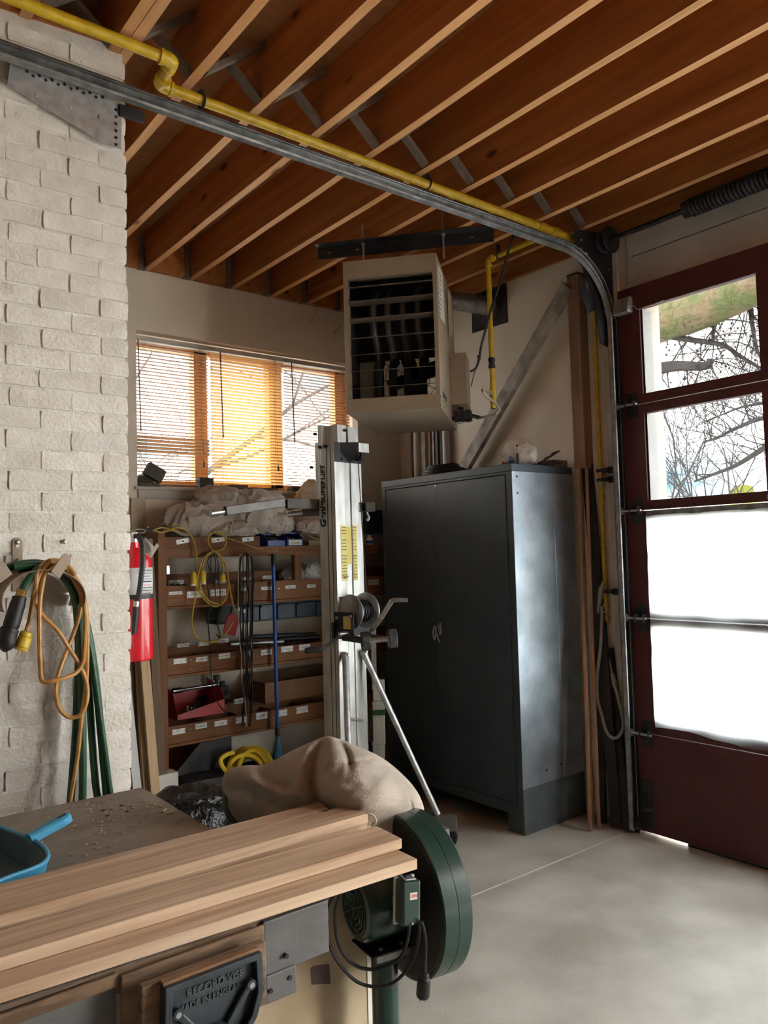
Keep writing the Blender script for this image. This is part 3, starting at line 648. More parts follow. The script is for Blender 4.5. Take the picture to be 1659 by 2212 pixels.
# flue
fe = PX(XW-0.012, 1062, 662); fs_ = PZ(fe.z, 968, 648)
fl = thing('flue_pipe', 'grey sheet metal flue pipe from the heater to the wall', 'flue pipe', fs_)
MB().cyl(fs_, fe, 0.062, n=24).build('pipe', M_trackst, fl)
MB().tube([fs_.lerp(fe, 0.55)+V((0, 0, 0.0632*math.cos(a)))+(fe-fs_).cross(V((0, 0, 1))).normalized()*0.0632*math.sin(a) for a in [2*PI*i/24 for i in range(24)]], 0.002, 5, closed=True).build('seam', M_trackst, fl)
fp = thing('flue_thimble', 'dark square wall plate around the heater flue', 'wall plate', PX(XW, 1060, 700))
MB().prism([PX(XW-0.001, *p) for p in ((1019.7, 622), (1094, 594.5), (1096.6, 696.6), (1021.5, 720))], (-0.008, 0, 0)).build('plate', M_dark, fp, 0.001)
MB().lathe(fe+V((0.002, 0, 0)), (-1, 0, 0), [(0.064, 0), (0.092, 0.0), (0.092, 0.012), (0.07, 0.02), (0.064, 0.02)], 28).build('collar', M_dark, fp)
# armoured cable
cb = thing('armoured_cable', 'thin ribbed metal cable dropping from ceiling past yellow pipe', 'cable', PD(4.6, 1030, 800))
pts = [PD(4.5, *p) for p in ((1112, 500), (1099, 540), (1088, 580), (1076, 625), (1063, 660), (1052, 700), (1040, 745), (1035, 775), (1028, 795), (1016, 803))]
rb = []
pc = cr(pts, 10)
MB().tube(pc, [0.0065+0.0012*(i % 2) for i in range(len(pc))], 8).build('cable', M_dark, cb)
MB().tube(cr([PD(4.5, *p) for p in ((1034, 770), (1030, 790), (1023, 812), (1018, 835))], 6), 0.0032, 5).build('thin_wire', M_black, cb)
MB().cyl(pts[7], pts[7]+V((0, 0, 0.02)), 0.010, n=8).build('cable_tie', M_black, cb)

# ------------------------------------------------------------------ timbers on the door wall
M_post = wood('stained_post', (0.22, 0.12, 0.08), (0.34, 0.20, 0.14), axis=2, rough=0.7, knots=1.2)
M_greyw = pm('weathered_grey_board', (0.26, 0.235, 0.20), (0.56, 0.51, 0.45), sc=10, rough=0.65, bump=0.3, bsc=30, stretch=(1, 1, 1))
y1 = PX(3.80, 1228, 700).y; y0 = PX(3.80, 1252, 700).y
zt = PX(3.80, 1238, 590).z
po = thing('timber_post', 'upright reddish wooden post on the wall above the steel cabinet', 'post', (3.83, (y0+y1)/2, 2.06))
MB().bb(3.80, 3.879, y0, y1, 2.06, zt-0.012).build('post', M_post, po, 0.003)
MB().bb(3.799, 3.879, y0-0.001, y1+0.001, zt-0.012, zt).build('painted_top', pm('dark_green_paint', (0.02, 0.03, 0.03), rough=0.6), po, 0.002)
dg = MB(); a = PX(3.80, 1008, 1003); c = PX(3.80, 1222, 628); dd = (c-a).normalized()
dg.beam(a-dd*((a.z-2.12)/dd.z), c+dd*0.03, 0.042, 0.085, (0, 0.75, 0.66)); o = dg.build('diagonal_brace', M_greyw, bev=0.002)
tag(o, 'weathered grey timber leaning diagonally behind the steel cabinet', 'timber')
ci = 0
for x, rr, mt, nm, lb, kind in ((890.5, .010, M_post, 'wood_strip', 'narrow brown wood strip leftmost in the corner behind cabinet', 0),
        (900, .022, pm('white_tube', (0.66, 0.64, 0.60), (0.75, 0.73, 0.69), rough=0.35), 'plastic_pipe', 'white plastic pipe standing in corner behind steel cabinet', 1),
        (917, .021, M_greyw, 'grey_board', 'pale grey board standing beside the white pipe', 0), (930, .010, M_post, 'red_strip', 'dark red-brown strip standing in the corner', 0),
        (938.5, .009, M_greyw, 'thin_batten', 'thin weathered batten standing right of the red-brown strip', 0), (946, .012, M_dark, 'black_bar', 'black bar standing in the corner behind the steel cabinet', 0),
        (965, .028, pm('grey_tube', (0.55, 0.53, 0.50), rough=0.4), 'grey_pipe', 'pale grey pipe standing next to the diagonal timber', 1)):
    p = PX(3.845, x, 985); ci += 1
    if kind: o = MB().cyl((p.x-0.01, p.y, 0), (p.x, p.y, 2.75), rr, n=18).build(nm, mt)
    else: o = MB().bb(p.x-0.012, p.x+0.012, p.y-rr, p.y+rr, 0, 2.72).build(nm, mt, bev=0.001)
    tag(o, lb, 'pipe' if kind else 'timber', 'lengths standing in the far corner')

# ------------------------------------------------------------------ leaning strips by the door
M_strip = wood('raw_strip', (0.33, 0.18, 0.11), (0.46, 0.27, 0.17), axis=2, rough=0.65)
M_darkw = pm('dark_board', (0.020, 0.018, 0.020), (0.045, 0.038, 0.036), sc=8, rough=0.6)
for (xt, yt), (xf, yf), wd_, th, lb in (((1246, 856), (1275, 1797), 0.016, 0.022, 'long raw wood strip leaning nearest the cabinet, pale foot'), ((1262, 862), (1294, 1790), 0.016, 0.020, 'long raw wood strip leaning right of its twin'),
                                     ((1254, 985), (1282, 1780), 0.012, 0.018, 'thin wood strip leaning between two longer strips')):
    f = PZ(0.0, xf, yf); t = PX(3.855, xt, yt); d = (t-f).normalized()
    o = MB().beam(f+V((0, 0, 0.004)), t, wd_, th, (1, 0.4, 0)).build('wood_strip', M_strip, bev=0.001); tag(o, lb, 'wood strip', 'strips leaning beside the cabinet')
for (xt, yt), (xf, yf), wd_, mt, lb in (((1268, 1002), (1338, 1788), 0.075, M_darkw, 'dark board leaning just behind the raw wood strips'), ((1286, 1230), (1305, 1775), 0.06, M_darkw, 'narrow dark board leaning behind the looped hose'),
        ((1316, 1400), (1362, 1795), 0.055, M_darkw, 'short dark board leaning at the door track'), ((1354, 1580), (1350, 1800), 0.03, M_red, 'short maroon offcut standing beside the door track')):
    f = PX(3.80, xf, yf); f.z = 0.0; f.x = 3.78; t = PX(3.865, xt, yt)
    o = MB().beam(f, t, wd_, 0.02, (1, 0, 0)).build('dark_board', mt, bev=0.002); tag(o, lb, 'board', 'dark boards leaning in the corner')
# ------------------------------------------------------------------ steel cabinet
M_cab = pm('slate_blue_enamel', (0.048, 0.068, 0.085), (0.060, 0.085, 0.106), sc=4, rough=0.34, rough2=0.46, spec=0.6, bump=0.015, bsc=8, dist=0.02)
M_cabsheen = pm('sheen_slate_enamel', (0.34, 0.40, 0.45), (0.48, 0.55, 0.61), sc=7, rough=0.30, rough2=0.42, metal=0.75, spec=0.8, bump=0.02, bsc=6, dist=0.03)  # lighter copy of the enamel, reflected door light put into the colour
M_kick = pm('scuffed_base_paint', (0.06, 0.075, 0.08), (0.085, 0.105, 0.11), sc=9, rough=0.6)
c0, c1, CYA, CYB, CZ0, CZ1 = 3.297, 3.84, 2.996, 4.19, 0.10, 2.075
cab = thing('steel_cabinet', 'tall slate-blue two-door steel cabinet with painted sheen on its side', 'cabinet', ((c0+c1)/2, (CYA+CYB)/2, 0))
b = MB(); b.bb(c0+0.02, c1, CYA+0.002, CYB, CZ0, CZ1-0.02); b.build('carcass', M_cab, cab, 0.003)
MB().bb(c0, c1, CYA-0.002, CYB+0.002, CZ1-0.045, CZ1).build('top', M_cab, cab, 0.004)
MB().bb(c0+0.001, c1-0.19, CYA-0.003, CYA+0.001, CZ0+0.15, CZ1-0.045).build('side_panel', M_cabsheen, cab, 0.001)
MB().bb(c1-0.187, c1, CYA-0.002, CYA+0.001, CZ0+0.15, CZ1-0.045).build('side_panel', M_cabsheen, cab, 0.001)
fr = MB(); fr.bb(c0, c0+0.02, CYA, CYA+0.045, CZ0, CZ1-0.045); fr.bb(c0, c0+0.02, CYB-0.04, CYB, CZ0, CZ1-0.045); fr.bb(c0, c0+0.02, CYA+.045, CYB-.04, CZ1-0.06, CZ1-0.045); fr.bb(c0, c0+0.02, CYA+.045, CYB-.04, CZ0, CZ0+0.06)
fr.build('front_frame', M_cab, cab, 0.002)
ysp = 3.662
d1 = MB().bb(c0-0.004, c0+0.014, CYA+0.049, ysp, CZ0+0.064, CZ1-0.064).build('door', M_cab, cab, 0.003)
d2 = MB().bb(c0+0.002, c0+0.016, ysp+0.001, CYB-0.044, CZ0+0.064, CZ1-0.064).build('door', M_cab, cab, 0.003)
hy, hz = ysp-0.03, 1.085
hd = MB().bb(c0-0.009, c0-0.003, hy-0.012, hy+0.012, hz-0.02, hz+0.055).build('handle_plate', M_steel, d1, 0.003)
MB().tube(cr([(c0-0.012, hy, hz+0.03), (c0-0.04, hy-0.004, hz+0.028), (c0-0.048, hy-0.012, hz+0.0), (c0-0.04, hy-0.03, hz-0.06)], 5), [0.008, 0.008, 0.0075, 0.007, 0.007, 0.0065, 0.006, 0.006, 0.006, 0.006, 0.0055, 0.005, 0.005, 0.0045, 0.0045, 0.004], 8).build('handle', M_steel, d1)
MB().tube(cr([(c0-0.006, hy+0.045, hz+0.035), (c0-0.022, hy+0.046, hz+0.0), (c0-0.020, hy+0.04, hz-0.05), (c0-0.012, hy+0.03, hz+0.0)], 5), 0.005, 7).build('handle', M_steel, d2)
b = MB(); b.bb(c0+0.002, c1, CYA-0.003, CYA+0.03, 0, CZ0+0.15); b.build('side_skirt', M_kick, cab, 0.002)
for y in (CYA+0.03, CYB-0.12): MB().bb(c0+0.002, c0+0.05, y, y+0.09, 0, CZ0).build('foot', M_kick, cab, 0.002)
MB().bb(c0+0.05, c1, CYB-0.03, CYB-0.002, 0, CZ0).build('side_skirt', M_kick, cab)
for x, z in ((c0+0.04, CZ1-0.075), (c0+0.04, CZ1-0.17), (c0+0.2, 0.32), (c0+0.33, 0.33)):
    MB().cyl((x, CYA-0.003, z), (x, CYA-0.0055, z), 0.006, n=10).build('rivet', M_dark, cab)
MB().cyl((c0-0.004, ysp-0.03, CZ1-0.075), (c0-0.008, ysp-0.03, CZ1-0.075), 0.006, n=10).build('rivet', M_steel, cab)
# things on top
M_plaster = pm('stained_plaster', (0.28, 0.21, 0.14), (0.76, 0.72, 0.66), sc=9, rough=0.75, bump=0.4, bsc=30, lo=0.30, hi=0.52)
hc = V((3.56, 3.165, CZ1+0.085))
def headf(u):
    k = 1.0
    for sy in (-1, 1):
        d = (u-V((0.1, sy*0.92, -0.35)).normalized()).length; k += 0.13*math.exp(-(d/0.22)**2)
    if u.z < -0.2: k *= 1-0.10*min(1, (-u.z-0.2)*1.5)
    return k+0.03*nz(u, 3, 2)
o = MB().sph(hc, (0.105, 0.112, 0.115), 32, 22, headf).build('plaster_head', M_plaster)
for v in o.data.vertices:
    if v.co.z < 0.03: v.co.z = 0.03
tag(o, 'round white plaster head form with brown stain on steel cabinet', 'plaster head')
o.location.z += CZ1-(o.location.z+0.03)
mp_ = PX(3.34, 1118, 985)
vp = thing('marker_tube', 'slim dark tube standing before the plaster head', 'tube', (mp_.x, mp_.y, CZ1))
MB().cyl((mp_.x, mp_.y, CZ1), (mp_.x, mp_.y, CZ1+0.055), 0.008, n=12).build('barrel', M_black, vp)
MB().cyl((mp_.x, mp_.y, CZ1+0.055), (mp_.x, mp_.y, CZ1+0.095), 0.006, n=12).build('neck', pm('clear_plastic_grey', (0.25, 0.27, 0.27), rough=0.3), vp)
MB().cyl((mp_.x, mp_.y, CZ1+0.095), (mp_.x, mp_.y, CZ1+0.105), 0.007, n=12).build('cap', M_black, vp)
p = PX(3.345, 1103, 994)
bt = thing('small_blue_tool', 'small blue tool with orange tip beside the dark tube', 'tool', (p.x, p.y, CZ1))
MB().sph((p.x, p.y, CZ1+0.012), (0.015, 0.028, 0.012), 14, 8).build('body', pm('blue_tool', (0.03, 0.08, 0.16), rough=0.4), bt)
MB().cyl((p.x, p.y+0.02, CZ1+0.012), (p.x, p.y+0.055, CZ1+0.016), 0.006, n=10).sph((p.x, p.y+0.06, CZ1+0.016), 0.009, 10, 8).build('tip', pm('orange_tip', (0.5, 0.10, 0.03), rough=0.4), bt)
MB().box((p.x+0.01, p.y+0.005, CZ1+0.035), (0.006, 0.03, 0.02), Matrix.Rotation(0.6, 3, 'X')).build('fin', bpy.data.materials['blue_tool'], bt)
# hose coil at the left end of the top
hs = MB(); hc2 = V((3.52, 3.80, CZ1)); pts = []
for i in range(4*24): a = 2*PI*i/24; rr = 0.145-0.012*(i/24); pts.append(hc2+V((rr*0.9*math.cos(a), rr*math.sin(a), 0.014+0.016*(i/24)+0.004*math.sin(3*a))))
coil = hs.tube(pts+[hc2+V((0.08, -0.16, 0.03)), hc2+V((0.0, -0.20, 0.02))], 0.0125, 8).build('hose_coil', M_black); tag(coil, 'black rubber hose coiled on top of the steel cabinet', 'hose')
o = MB().tube(cr([(3.42, 3.66, CZ1+0.006), (3.40, 3.78, CZ1+0.005), (3.38, 3.90, CZ1+0.005), (3.40, 4.0, CZ1+0.005)], 6), 0.005, 7).build('yellow_cord_end', M_yellow); tag(o, 'short yellow cord lying on the steel cabinet edge', 'cord')
for i, (y, x, ln, a, tl) in enumerate(((3.08, 3.60, 0.16, 0.2, 0.0), (3.045, 3.66, 0.20, -0.3, 0.05), (3.06, 3.70, 0.22, 0.1, 0.42), (3.03, 3.74, 0.14, 0.5, 0.02))):
    R = Matrix.Rotation(a, 3, 'Z') @ Matrix.Rotation(-tl, 3, 'Y'); b = MB(); n = 8
    pl = [V((ln*(k/n-0.5), 0.012*math.sin(k*2.1)+0.014, 0)) for k in range(n+1)]+[V((ln*(k/n-0.5), -0.014-0.010*abs(math.sin(k*2.9)), 0)) for k in range(n, -1, -1)]
    b.prism([R @ p+V((x, y, CZ1+0.004+0.006*i+abs(math.sin(tl))*ln*0.5)) for p in pl], (0, 0, 0.004))
    o = b.build('metal_offcut', M_dark); tag(o, ['flat jagged black offcut nearest the cabinet edge', 'longer flat black offcut in the pile', 'black offcut sticking up from cabinet top pile', 'short black offcut at the wall end of pile'][i], 'offcut', 'black offcuts on the cabinet')
o = MB().bb(3.70, 3.83, 3.02, 3.12, CZ1, CZ1+0.045).build('wood_block', M_post, bev=0.002); tag(o, 'small brown wood block on cabinet top against wall post', 'wood block')

# ------------------------------------------------------------------ material lift
MD = 4.25; m0 = PD(MD, 727, 1200); m0 = V((m0.x, m0.y, 0))
aw = math.radians(10); a1 = V((math.cos(aw), math.sin(aw), 0)); a2 = V((-math.sin(aw), math.cos(aw), 0)); MR = Matrix((a1, a2, V((0, 0, 1)))).transposed()
def MP(s, t, z): return m0+a1*s+a2*t+V((0, 0, z))
def mb_(b, s0, s1, t0, t1, z0, z1): return b.box(MP((s0+s1)/2, (t0+t1)/2, (z0+z1)/2), (abs(s1-s0), abs(t1-t0), abs(z1-z0)), MR)
def wz(x, y, t=0.0):      # point (s, z) on the winch-side face
    d = ray(x, y); k = ((m0+a2*t)-CAM).dot(a2)/d.dot(a2); p = CAM+d*k; return (p-m0).dot(a1), p.z
def lz(x, y, s=0.0):      # point (t, z) on the left face
    d = ray(x, y); k = ((m0+a1*s)-CAM).dot(a1)/d.dot(a1); p = CAM+d*k; return (p-m0).dot(a2), p.z
lift = thing('material_lift', 'aluminium crank material lift mast with yellow instruction label', 'material lift', m0)
sw = wz(783, 1100)[0]; ztop = wz(727, 958)[1]; ztop2 = wz(727, 912)[1]; t_a = lz(692, 1000)[0]; t_b = lz(682, 1000)[0]; t_c = lz(672, 1000)[0]
b = MB()
mb_(b, 0.0, sw, 0.012, t_a, 0.06, ztop); mb_(b, 0.0, sw*0.36, 0, 0.012, 0.06, ztop); mb_(b, sw*0.60, sw, 0, 0.012, 0.06, ztop)
b.build('outer_mast', M_alu, lift, 0.003)
mb_(MB(), sw*0.375, sw*0.57, 0.003, 0.012, 0.06, wz(740, 1318)[1]).build('mast_rib', M_alu, lift, 0.002)
mb_(MB(), sw*0.375, sw*0.57, 0.005, 0.012, wz(740, 1318)[1], ztop).build('mast_rib', M_alu, lift, 0.002)
M_slot = pm('slot_shade', (0.05, 0.045, 0.04), rough=0.8)  # dark strips paint in the shade of the mast grooves
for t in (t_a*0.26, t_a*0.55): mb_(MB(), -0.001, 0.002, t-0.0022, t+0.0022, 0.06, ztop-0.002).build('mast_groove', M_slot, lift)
b = MB(); mb_(b, 0.018, sw-0.02, t_a+0.003, t_b+0.0, 0.1, ztop2); b.build('middle_mast', M_alu, lift, 0.003)
b = MB(); mb_(b, 0.05, sw*0.55, 0.02, t_a+0.002, ztop+0.0, ztop2-0.005); mb_(b, sw*0.62, sw-0.004, 0.02, t_a+0.002, ztop, ztop2-0.01); b.build('inner_mast', M_alu, lift, 0.002)
s_, z_ = wz(743, 930, 0.02); MB().cyl(MP(s_, 0.021, z_), MP(s_, 0.004, z_), 0.008, n=10).build('bolt', M_dark, lift)
zc0 = lz(672, 955)[1]; zc1 = lz(672, 1080)[1]
mb_(MB(), 0.03, sw-0.03, t_b+0.004, t_c, zc1, zc0).build('carriage', M_alu, lift, 0.003)
for x, y in ((683, 938), (675, 1010), (693, 966), (705, 964)):
    t, z = lz(x, y); MB().cyl(MP(0.0, t, z), MP(-0.016, t, z), 0.009, n=10).build('bolt', M_black, lift)
# pulley bracket
s0, zt_ = wz(728, 955); s1, zb0 = wz(783, 1003)
b = MB(); mb_(b, 0.002, sw-0.004, -0.004, 0, zb0, zt_); b.prism([MP(sw*0.2, -0.004, zt_), MP(sw*0.55, -0.07, zt_), MP(sw*0.92, -0.07, zt_), MP(sw*0.97, -0.004, zt_)], (0, 0, -0.055))
b.prism([MP(sw*0.2, -0.004, zt_-.055), MP(sw*0.55, -0.07, zt_-.055), MP(sw*0.58, -0.07, zt_-0.075), MP(sw*0.5, -0.004, zb0+.005)], (a1*0.006))
b.build('pulley_bracket', M_dark, lift, 0.003)
MB().cyl(MP(sw*0.66, -0.04, zt_-0.07), MP(sw*0.80, -0.04, zt_-0.07), 0.032, n=18).build('pulley', M_dark, lift)
mb_(MB(), sw*0.56, sw*0.94, -0.075, -0.070, zt_-0.055, zt_-0.002).build('pulley_cover', M_alu, lift, 0.002)
for s, z in ((0.06, zt_-0.02), (0.06, zb0+0.02), (sw-0.012, zt_-0.025), (sw-0.012, zb0+0.015)): MB().cyl(MP(s, -0.004, z), MP(s, -0.012, z), 0.009, n=10).build('bolt', M_black, lift)
sc_, zc_ = wz(770, 985, -0.04); se, ze = wz(787, 1300, -0.07)
MB().tube([MP(sc_, -0.05, zc_), MP(se, -0.09, ze)], 0.003, 6).build('lift_cable', M_dark, lift)
# labels
M_ylab = pm('yellow_label', (0.74, 0.62, 0.16), (0.80, 0.69, 0.24), sc=14, rough=0.5)
s0, z1 = wz(735, 1134); s1, z0 = wz(773, 1253)
lb = MB(); mb_(lb, s0, sw*0.372, -0.0012, 0, z0, z1); mb_(lb, sw*0.61, s1, -0.0012, 0, z0, z1); lb.build('instruction_label', M_ylab, lift)
lab = mb_(MB(), sw*0.372, sw*0.57, 0.0022, 0.0035, z0+0.09, z1-0.01).build('instruction_label', M_ylab, lift)
for i in range(17):
    z = z1-0.014-i*(z1-z0-0.03)/16
    if i in (3, 8): continue
    a = 0.004 if i % 4 else 0.012
    mb_(MB(), s0+a, sw*0.365-0.001*(i % 3), -0.0018, -0.001, z-0.0016, z+0.0016).build('print_line', M_ink, lab)
    mb_(MB(), sw*0.62, s1-0.005-0.004*(i % 3), -0.0018, -0.001, z-0.0016, z+0.0016).build('print_line', M_ink, lab)
text('Genie', 0.022, MP(s0+0.026, -0.0016, z0+0.024), a1, (0, 0, 1), M_ink, lab, shear=0.3)
s0, z1 = wz(731, 1288); s1, z0 = wz(772, 1312)
pl = mb_(MB(), s0, s1, -0.0015, 0, z0, z1).build('data_plate', M_alu, lift)
mb_(MB(), s0+0.004, s1-0.004, -0.0022, -0.001, z0+0.004, z1-0.004).build('plate_print', M_ink, pl)
# side lettering, reads upwards
t_, z_ = lz(699, 1112); text('Genie', 0.06, MP(-0.0032, t_, z_), (0, 0, 1), a2, M_ink, lift, shear=0.2, bold=0.0022)
t_, z_ = lz(698.5, 1045); text('SUPERLIFT', 0.044, MP(-0.0032, t_, z_), (0, 0, 1), a2, M_ink, lift, bold=0.0016, spacing=1.06)
# winch
wc_s, wc_z = wz(757, 1322, -0.10); R1 = 0.094
M_zinc = pm('zinc_plate', (0.36, 0.36, 0.35), (0.50, 0.50, 0.48), sc=16, rough=0.34, metal=0.8)
wn = MB(); s2 = wz(797, 1316, -0.10)[0]
def disc(b, s, r, th): return b.lathe(MP(s, -0.10, wc_z), a1, [(0.012, 0), (r*0.95, 0), (r, 0.003), (r, th-0.003), (r*0.95, th), (0.012, th)], 32)
w0 = disc(MB(), wc_s-0.004, R1, 0.010).build('winch_flange', M_zinc, lift); disc(MB(), s2-0.03, R1+0.004, 0.014).build('winch_flange', M_zinc, lift)
MB().cyl(MP(wc_s, -0.10, wc_z), MP(s2, -0.10, wc_z), 0.055, n=24).build('winch_drum', M_dark, lift)
cw = MB(); pts = []
for i in range(7*20): a = 2*PI*i/20; pts.append(MP(wc_s+0.012+(s2-wc_s-0.05)*i/140, -0.10+0.058*math.cos(a), wc_z+0.058*math.sin(a)))
cw.tube(pts, 0.004, 5).build('wound_cable', M_dark, lift)
b = MB(); s0, z1 = wz(740, 1322, -0.05); z0 = wz(740, 1380, -0.05)[1]
mb_(b, wc_s-0.03, wc_s-0.024, -0.15, 0, z0, z1); mb_(b, wc_s-0.05, sw+0.02, -0.016, -0.002, z0, z0+0.09); b.build('winch_bracket', M_dark, lift, 0.004)
mb_(MB(), wc_s-0.0315, wc_s-0.030, -0.13, -0.075, z0+0.055, z1-0.02).build('warning_label', M_ylab, lift)
for t, z in ((-0.13, z1-0.02), (-0.03, z1-0.03), (-0.12, z0+0.03)): MB().cyl(MP(wc_s-0.024, t, z), MP(wc_s-0.038, t, z), 0.009, n=10).build('bolt', M_steel, lift)
# cranks
Dw = MD-0.12
k0, k1, k2, k3 = MP(wc_s-0.04, -0.11, z0+0.035), PD(Dw-0.06, 712, 1391), PD(Dw-0.08, 696, 1401), PD(Dw-0.10, 659, 1406)
MB().cyl(MP(wc_s-0.10, -0.11, z0+0.035), MP(wc_s, -0.11, z0+0.035), 0.011, n=12).build('crank_hub', M_steel, lift)
MB().tube([k0-a1*0.03, k1, k2], 0.0095, 8).build('crank_arm', M_dark, lift)
MB().tube([k2, k2.lerp(k3, .1), k2.lerp(k3, .9), k3], [0.014, 0.017, 0.016, 0.013], 12).build('crank_grip', M_black, lift)
q = [PD(Dw+0.02, 802, 1362), PD(Dw, 822, 1337), PD(Dw, 835, 1315), PD(Dw, 847, 1297)]
MB().beam(q[0], q[1], 0.01, 0.026).beam(q[1], q[3], 0.01, 0.026).build('crank_arm', M_zinc, lift, 0.003)
MB().tube([q[3], PD(Dw-0.02, 862, 1296), PD(Dw-0.03, 880, 1296.5)], [0.012, 0.0125, 0.011], 12).build('crank_grip', M_zinc, lift)
# wheels
b = MB(); b.beam(PD(Dw, 742, 1377), PD(Dw-0.06, 790, 1384), 0.04, 0.03).beam(PD(Dw-0.02, 790, 1372), PD(Dw-0.03, 836, 1377), 0.05, 0.012).build('wheel_bracket', M_dark, lift, 0.004)
wa, wb2 = PD(Dw-0.07, 790, 1385), PD(Dw-0.05, 848, 1379)
ax_ = (wb2-wa).normalized()
MB().cyl(wa, wb2, 0.015, n=12).build('axle', M_zinc, lift)
for p in (wa, wb2):
    MB().lathe(p-ax_*0.024, ax_+V((0, 0, 0)), [(0.012, 0.004), (0.045, 0), (0.05, 0.006), (0.05, 0.04), (0.045, 0.046), (0.012, 0.042)], 24).build('wheel', pm('grey_black_tyre', (0.02, 0.02, 0.02), (0.07, 0.07, 0.07), sc=30, rough=0.6) if 'grey_black_tyre' not in bpy.data.materials else bpy.data.materials['grey_black_tyre'], lift)
# braces and legs
foot = PZ(0.16, 946, 1760); bf = MP(*((wz(780, 1407)[0]), -0.015, wz(780, 1407)[1]))
dirb = (foot-bf).normalized()
MB().tube([bf, bf+dirb*0.03, bf+dirb*0.07, foot], [0.022, 0.018, 0.0165, 0.0165], 14).build('brace', M_galv, lift)
bl_ = MP(wz(741, 1413)[0], -0.015, wz(741, 1413)[1]); foot2 = V((2.06, 2.90, 0.16)); d2_ = (foot2-bl_).normalized()
MB().tube([bl_, bl_+d2_*0.03, bl_+d2_*0.07, foot2], [0.022, 0.018, 0.0165, 0.0165], 14).build('brace', M_galv, lift)
for p in (bf, bl_): MB().cyl(p+a2*0.02, p-a2*0.022, 0.014, n=12).cyl(p-a2*0.022, p-a2*0.032, 0.009, n=6).build('bolt', M_steel, lift)
for ft in (foot, foot2):
    e = V((ft.x, ft.y, 0)); s = MP(sw/2, 0.1, 0); dr_ = (e-s).normalized()
    MB().beam(s+V((0, 0, 0.12)), e+dr_*0.10+V((0, 0, 0.12)), 0.07, 0.07).build('leg', pm('dark_leg_steel', (0.14, 0.13, 0.12), (0.2, 0.19, 0.17), rough=0.5, metal=0.4) if 'dark_leg_steel' not in bpy.data.materials else bpy.data.materials['dark_leg_steel'], lift, 0.003)
    MB().cyl(e+dr_*0.06+dr_.cross(V((0, 0, 1)))*0.02+V((0, 0, 0.042)), e+dr_*0.06-dr_.cross(V((0, 0, 1)))*0.02+V((0, 0, 0.042)), 0.042, n=20).build('caster', M_black, lift)
MB().beam(MP(sw/2, -0.02, 0.1), MP(sw/2, 0.25, 0.1), 0.2, 0.12).build('base_block', bpy.data.materials['dark_leg_steel'], lift, 0.004)
for y_ in (0.0, 0.22): MB().cyl(MP(sw/2-0.02, y_+0.0, 0.025), MP(sw/2+0.02, y_, 0.025), 0.025, n=16).build('caster', M_black, lift)
s_, z_ = wz(757, 1556); MB().beam(MP(s_-0.01, -0.005, z_+0.01), MP(s_+0.05, -0.05, z_-0.004), 0.02, 0.012).build('hook_pin', M_steel, lift, 0.003)
# fork tubes
def tubeframe(p, q, w, h, th=0.005):
    p = V(p); q = V(q); d = (q-p).normalized(); sd = d.cross(V((0, 0, 1))).normalized(); u = sd.cross(d); b = MB()
    for o_, ww, hh in ((u*(h/2), w, th), (u*(-h/2), w, th), (sd*(w/2), th, h), (sd*(-w/2), th, h)): b.beam(p+o_, q+o_, ww, hh)
    return b
zf = lz(690, 1088)[1]
f0 = PD(4.40, 806, 1094); f1 = PD(4.45, 614, 1088)
M_fork = pm('dark_fork_steel', (0.075, 0.073, 0.07), (0.13, 0.125, 0.12), sc=18, rough=0.4, metal=0.5)
tubeframe(PD(4.55, 801, 1095), PD(4.40, 781, 1096), 0.05, 0.05).build('fork_crossbar', M_fork, lift)
tubeframe(PD(4.34, 619, 1088), PD(4.42, 690, 1090), 0.048, 0.05).build('fork_crossbar', M_fork, lift)
tubeframe(PD(4.28, 612, 1086), PD(4.10, 486, 1104), 0.045, 0.045).build('fork_arm', M_fork, lift, 0.002)
MB().cyl(PD(4.11, 488, 1104), PD(4.06, 455, 1109), 0.019, n=14).build('fork_tip', M_zinc, lift)
MB().cyl(PD(4.44, 656, 1108), PD(4.42, 622, 1111), 0.019, n=14).build('fork_tip', M_zinc, lift)
MB().beam(PD(4.44, 690, 1106), PD(4.44, 654, 1108), 0.04, 0.04).build('fork_stub', M_fork, lift, 0.003)
MB().tube(cr([PD(4.5, *p) for p in ((795, 1100), (793, 1110), (797, 1118), (793, 1125))], 5), 0.008, 7).build('chain', M_steel, lift)

# aluminium channel with green tape beside the cabinet
AD = 4.75
ar = thing('aluminium_channel', 'upright aluminium channel with green tape left of steel cabinet', 'channel', V((PD(AD, 818, 1600).x, PD(AD, 818, 1600).y, 0)))
p = PD(AD, 817, 1500); dx = RT*0.038
def achan(b, x0, x1, y0, y1, th=0.03, dd=0.0):
    A, Bq = PD(AD+dd, x0, y0), PD(AD+dd, x1, y1); c = (A+Bq)/2; return b.box(c+V((_f.x, _f.y, 0)).normalized()*th/2, (abs((Bq-A).dot(_r)), th, abs(A.z-Bq.z)), Matrix((_r, V((_f.x, _f.y, 0)).normalized(), V((0, 0, 1)))).transposed())
achan(MB(), 804, 833, 1516, 1606).build('lower_body', M_alu, ar, 0.003); achan(MB(), 805, 832, 1479, 1514).build('upper_body', M_alu, ar, 0.003); achan(MB(), 816, 831, 1468, 1479).build('top_cap', M_alu, ar, 0.003)
achan(MB(), 803.5, 833.5, 1534, 1545, 0.034, -0.002).build('green_tape', pm('green_tape', (0.02, 0.09, 0.02), rough=0.5), ar)
achan(MB(), 803, 833, 1603, 1609, 0.034, -0.002).build('band', M_galv, ar)
b = MB(); b = achan(b, 805, 832, 1609, 1640); q = PD(AD, 818, 1640); b.bb(q.x-0.03, q.x+0.03, q.y-0.0, q.y+0.04, 0, q.z+0.02); b.build('base', M_alu, ar, 0.003)
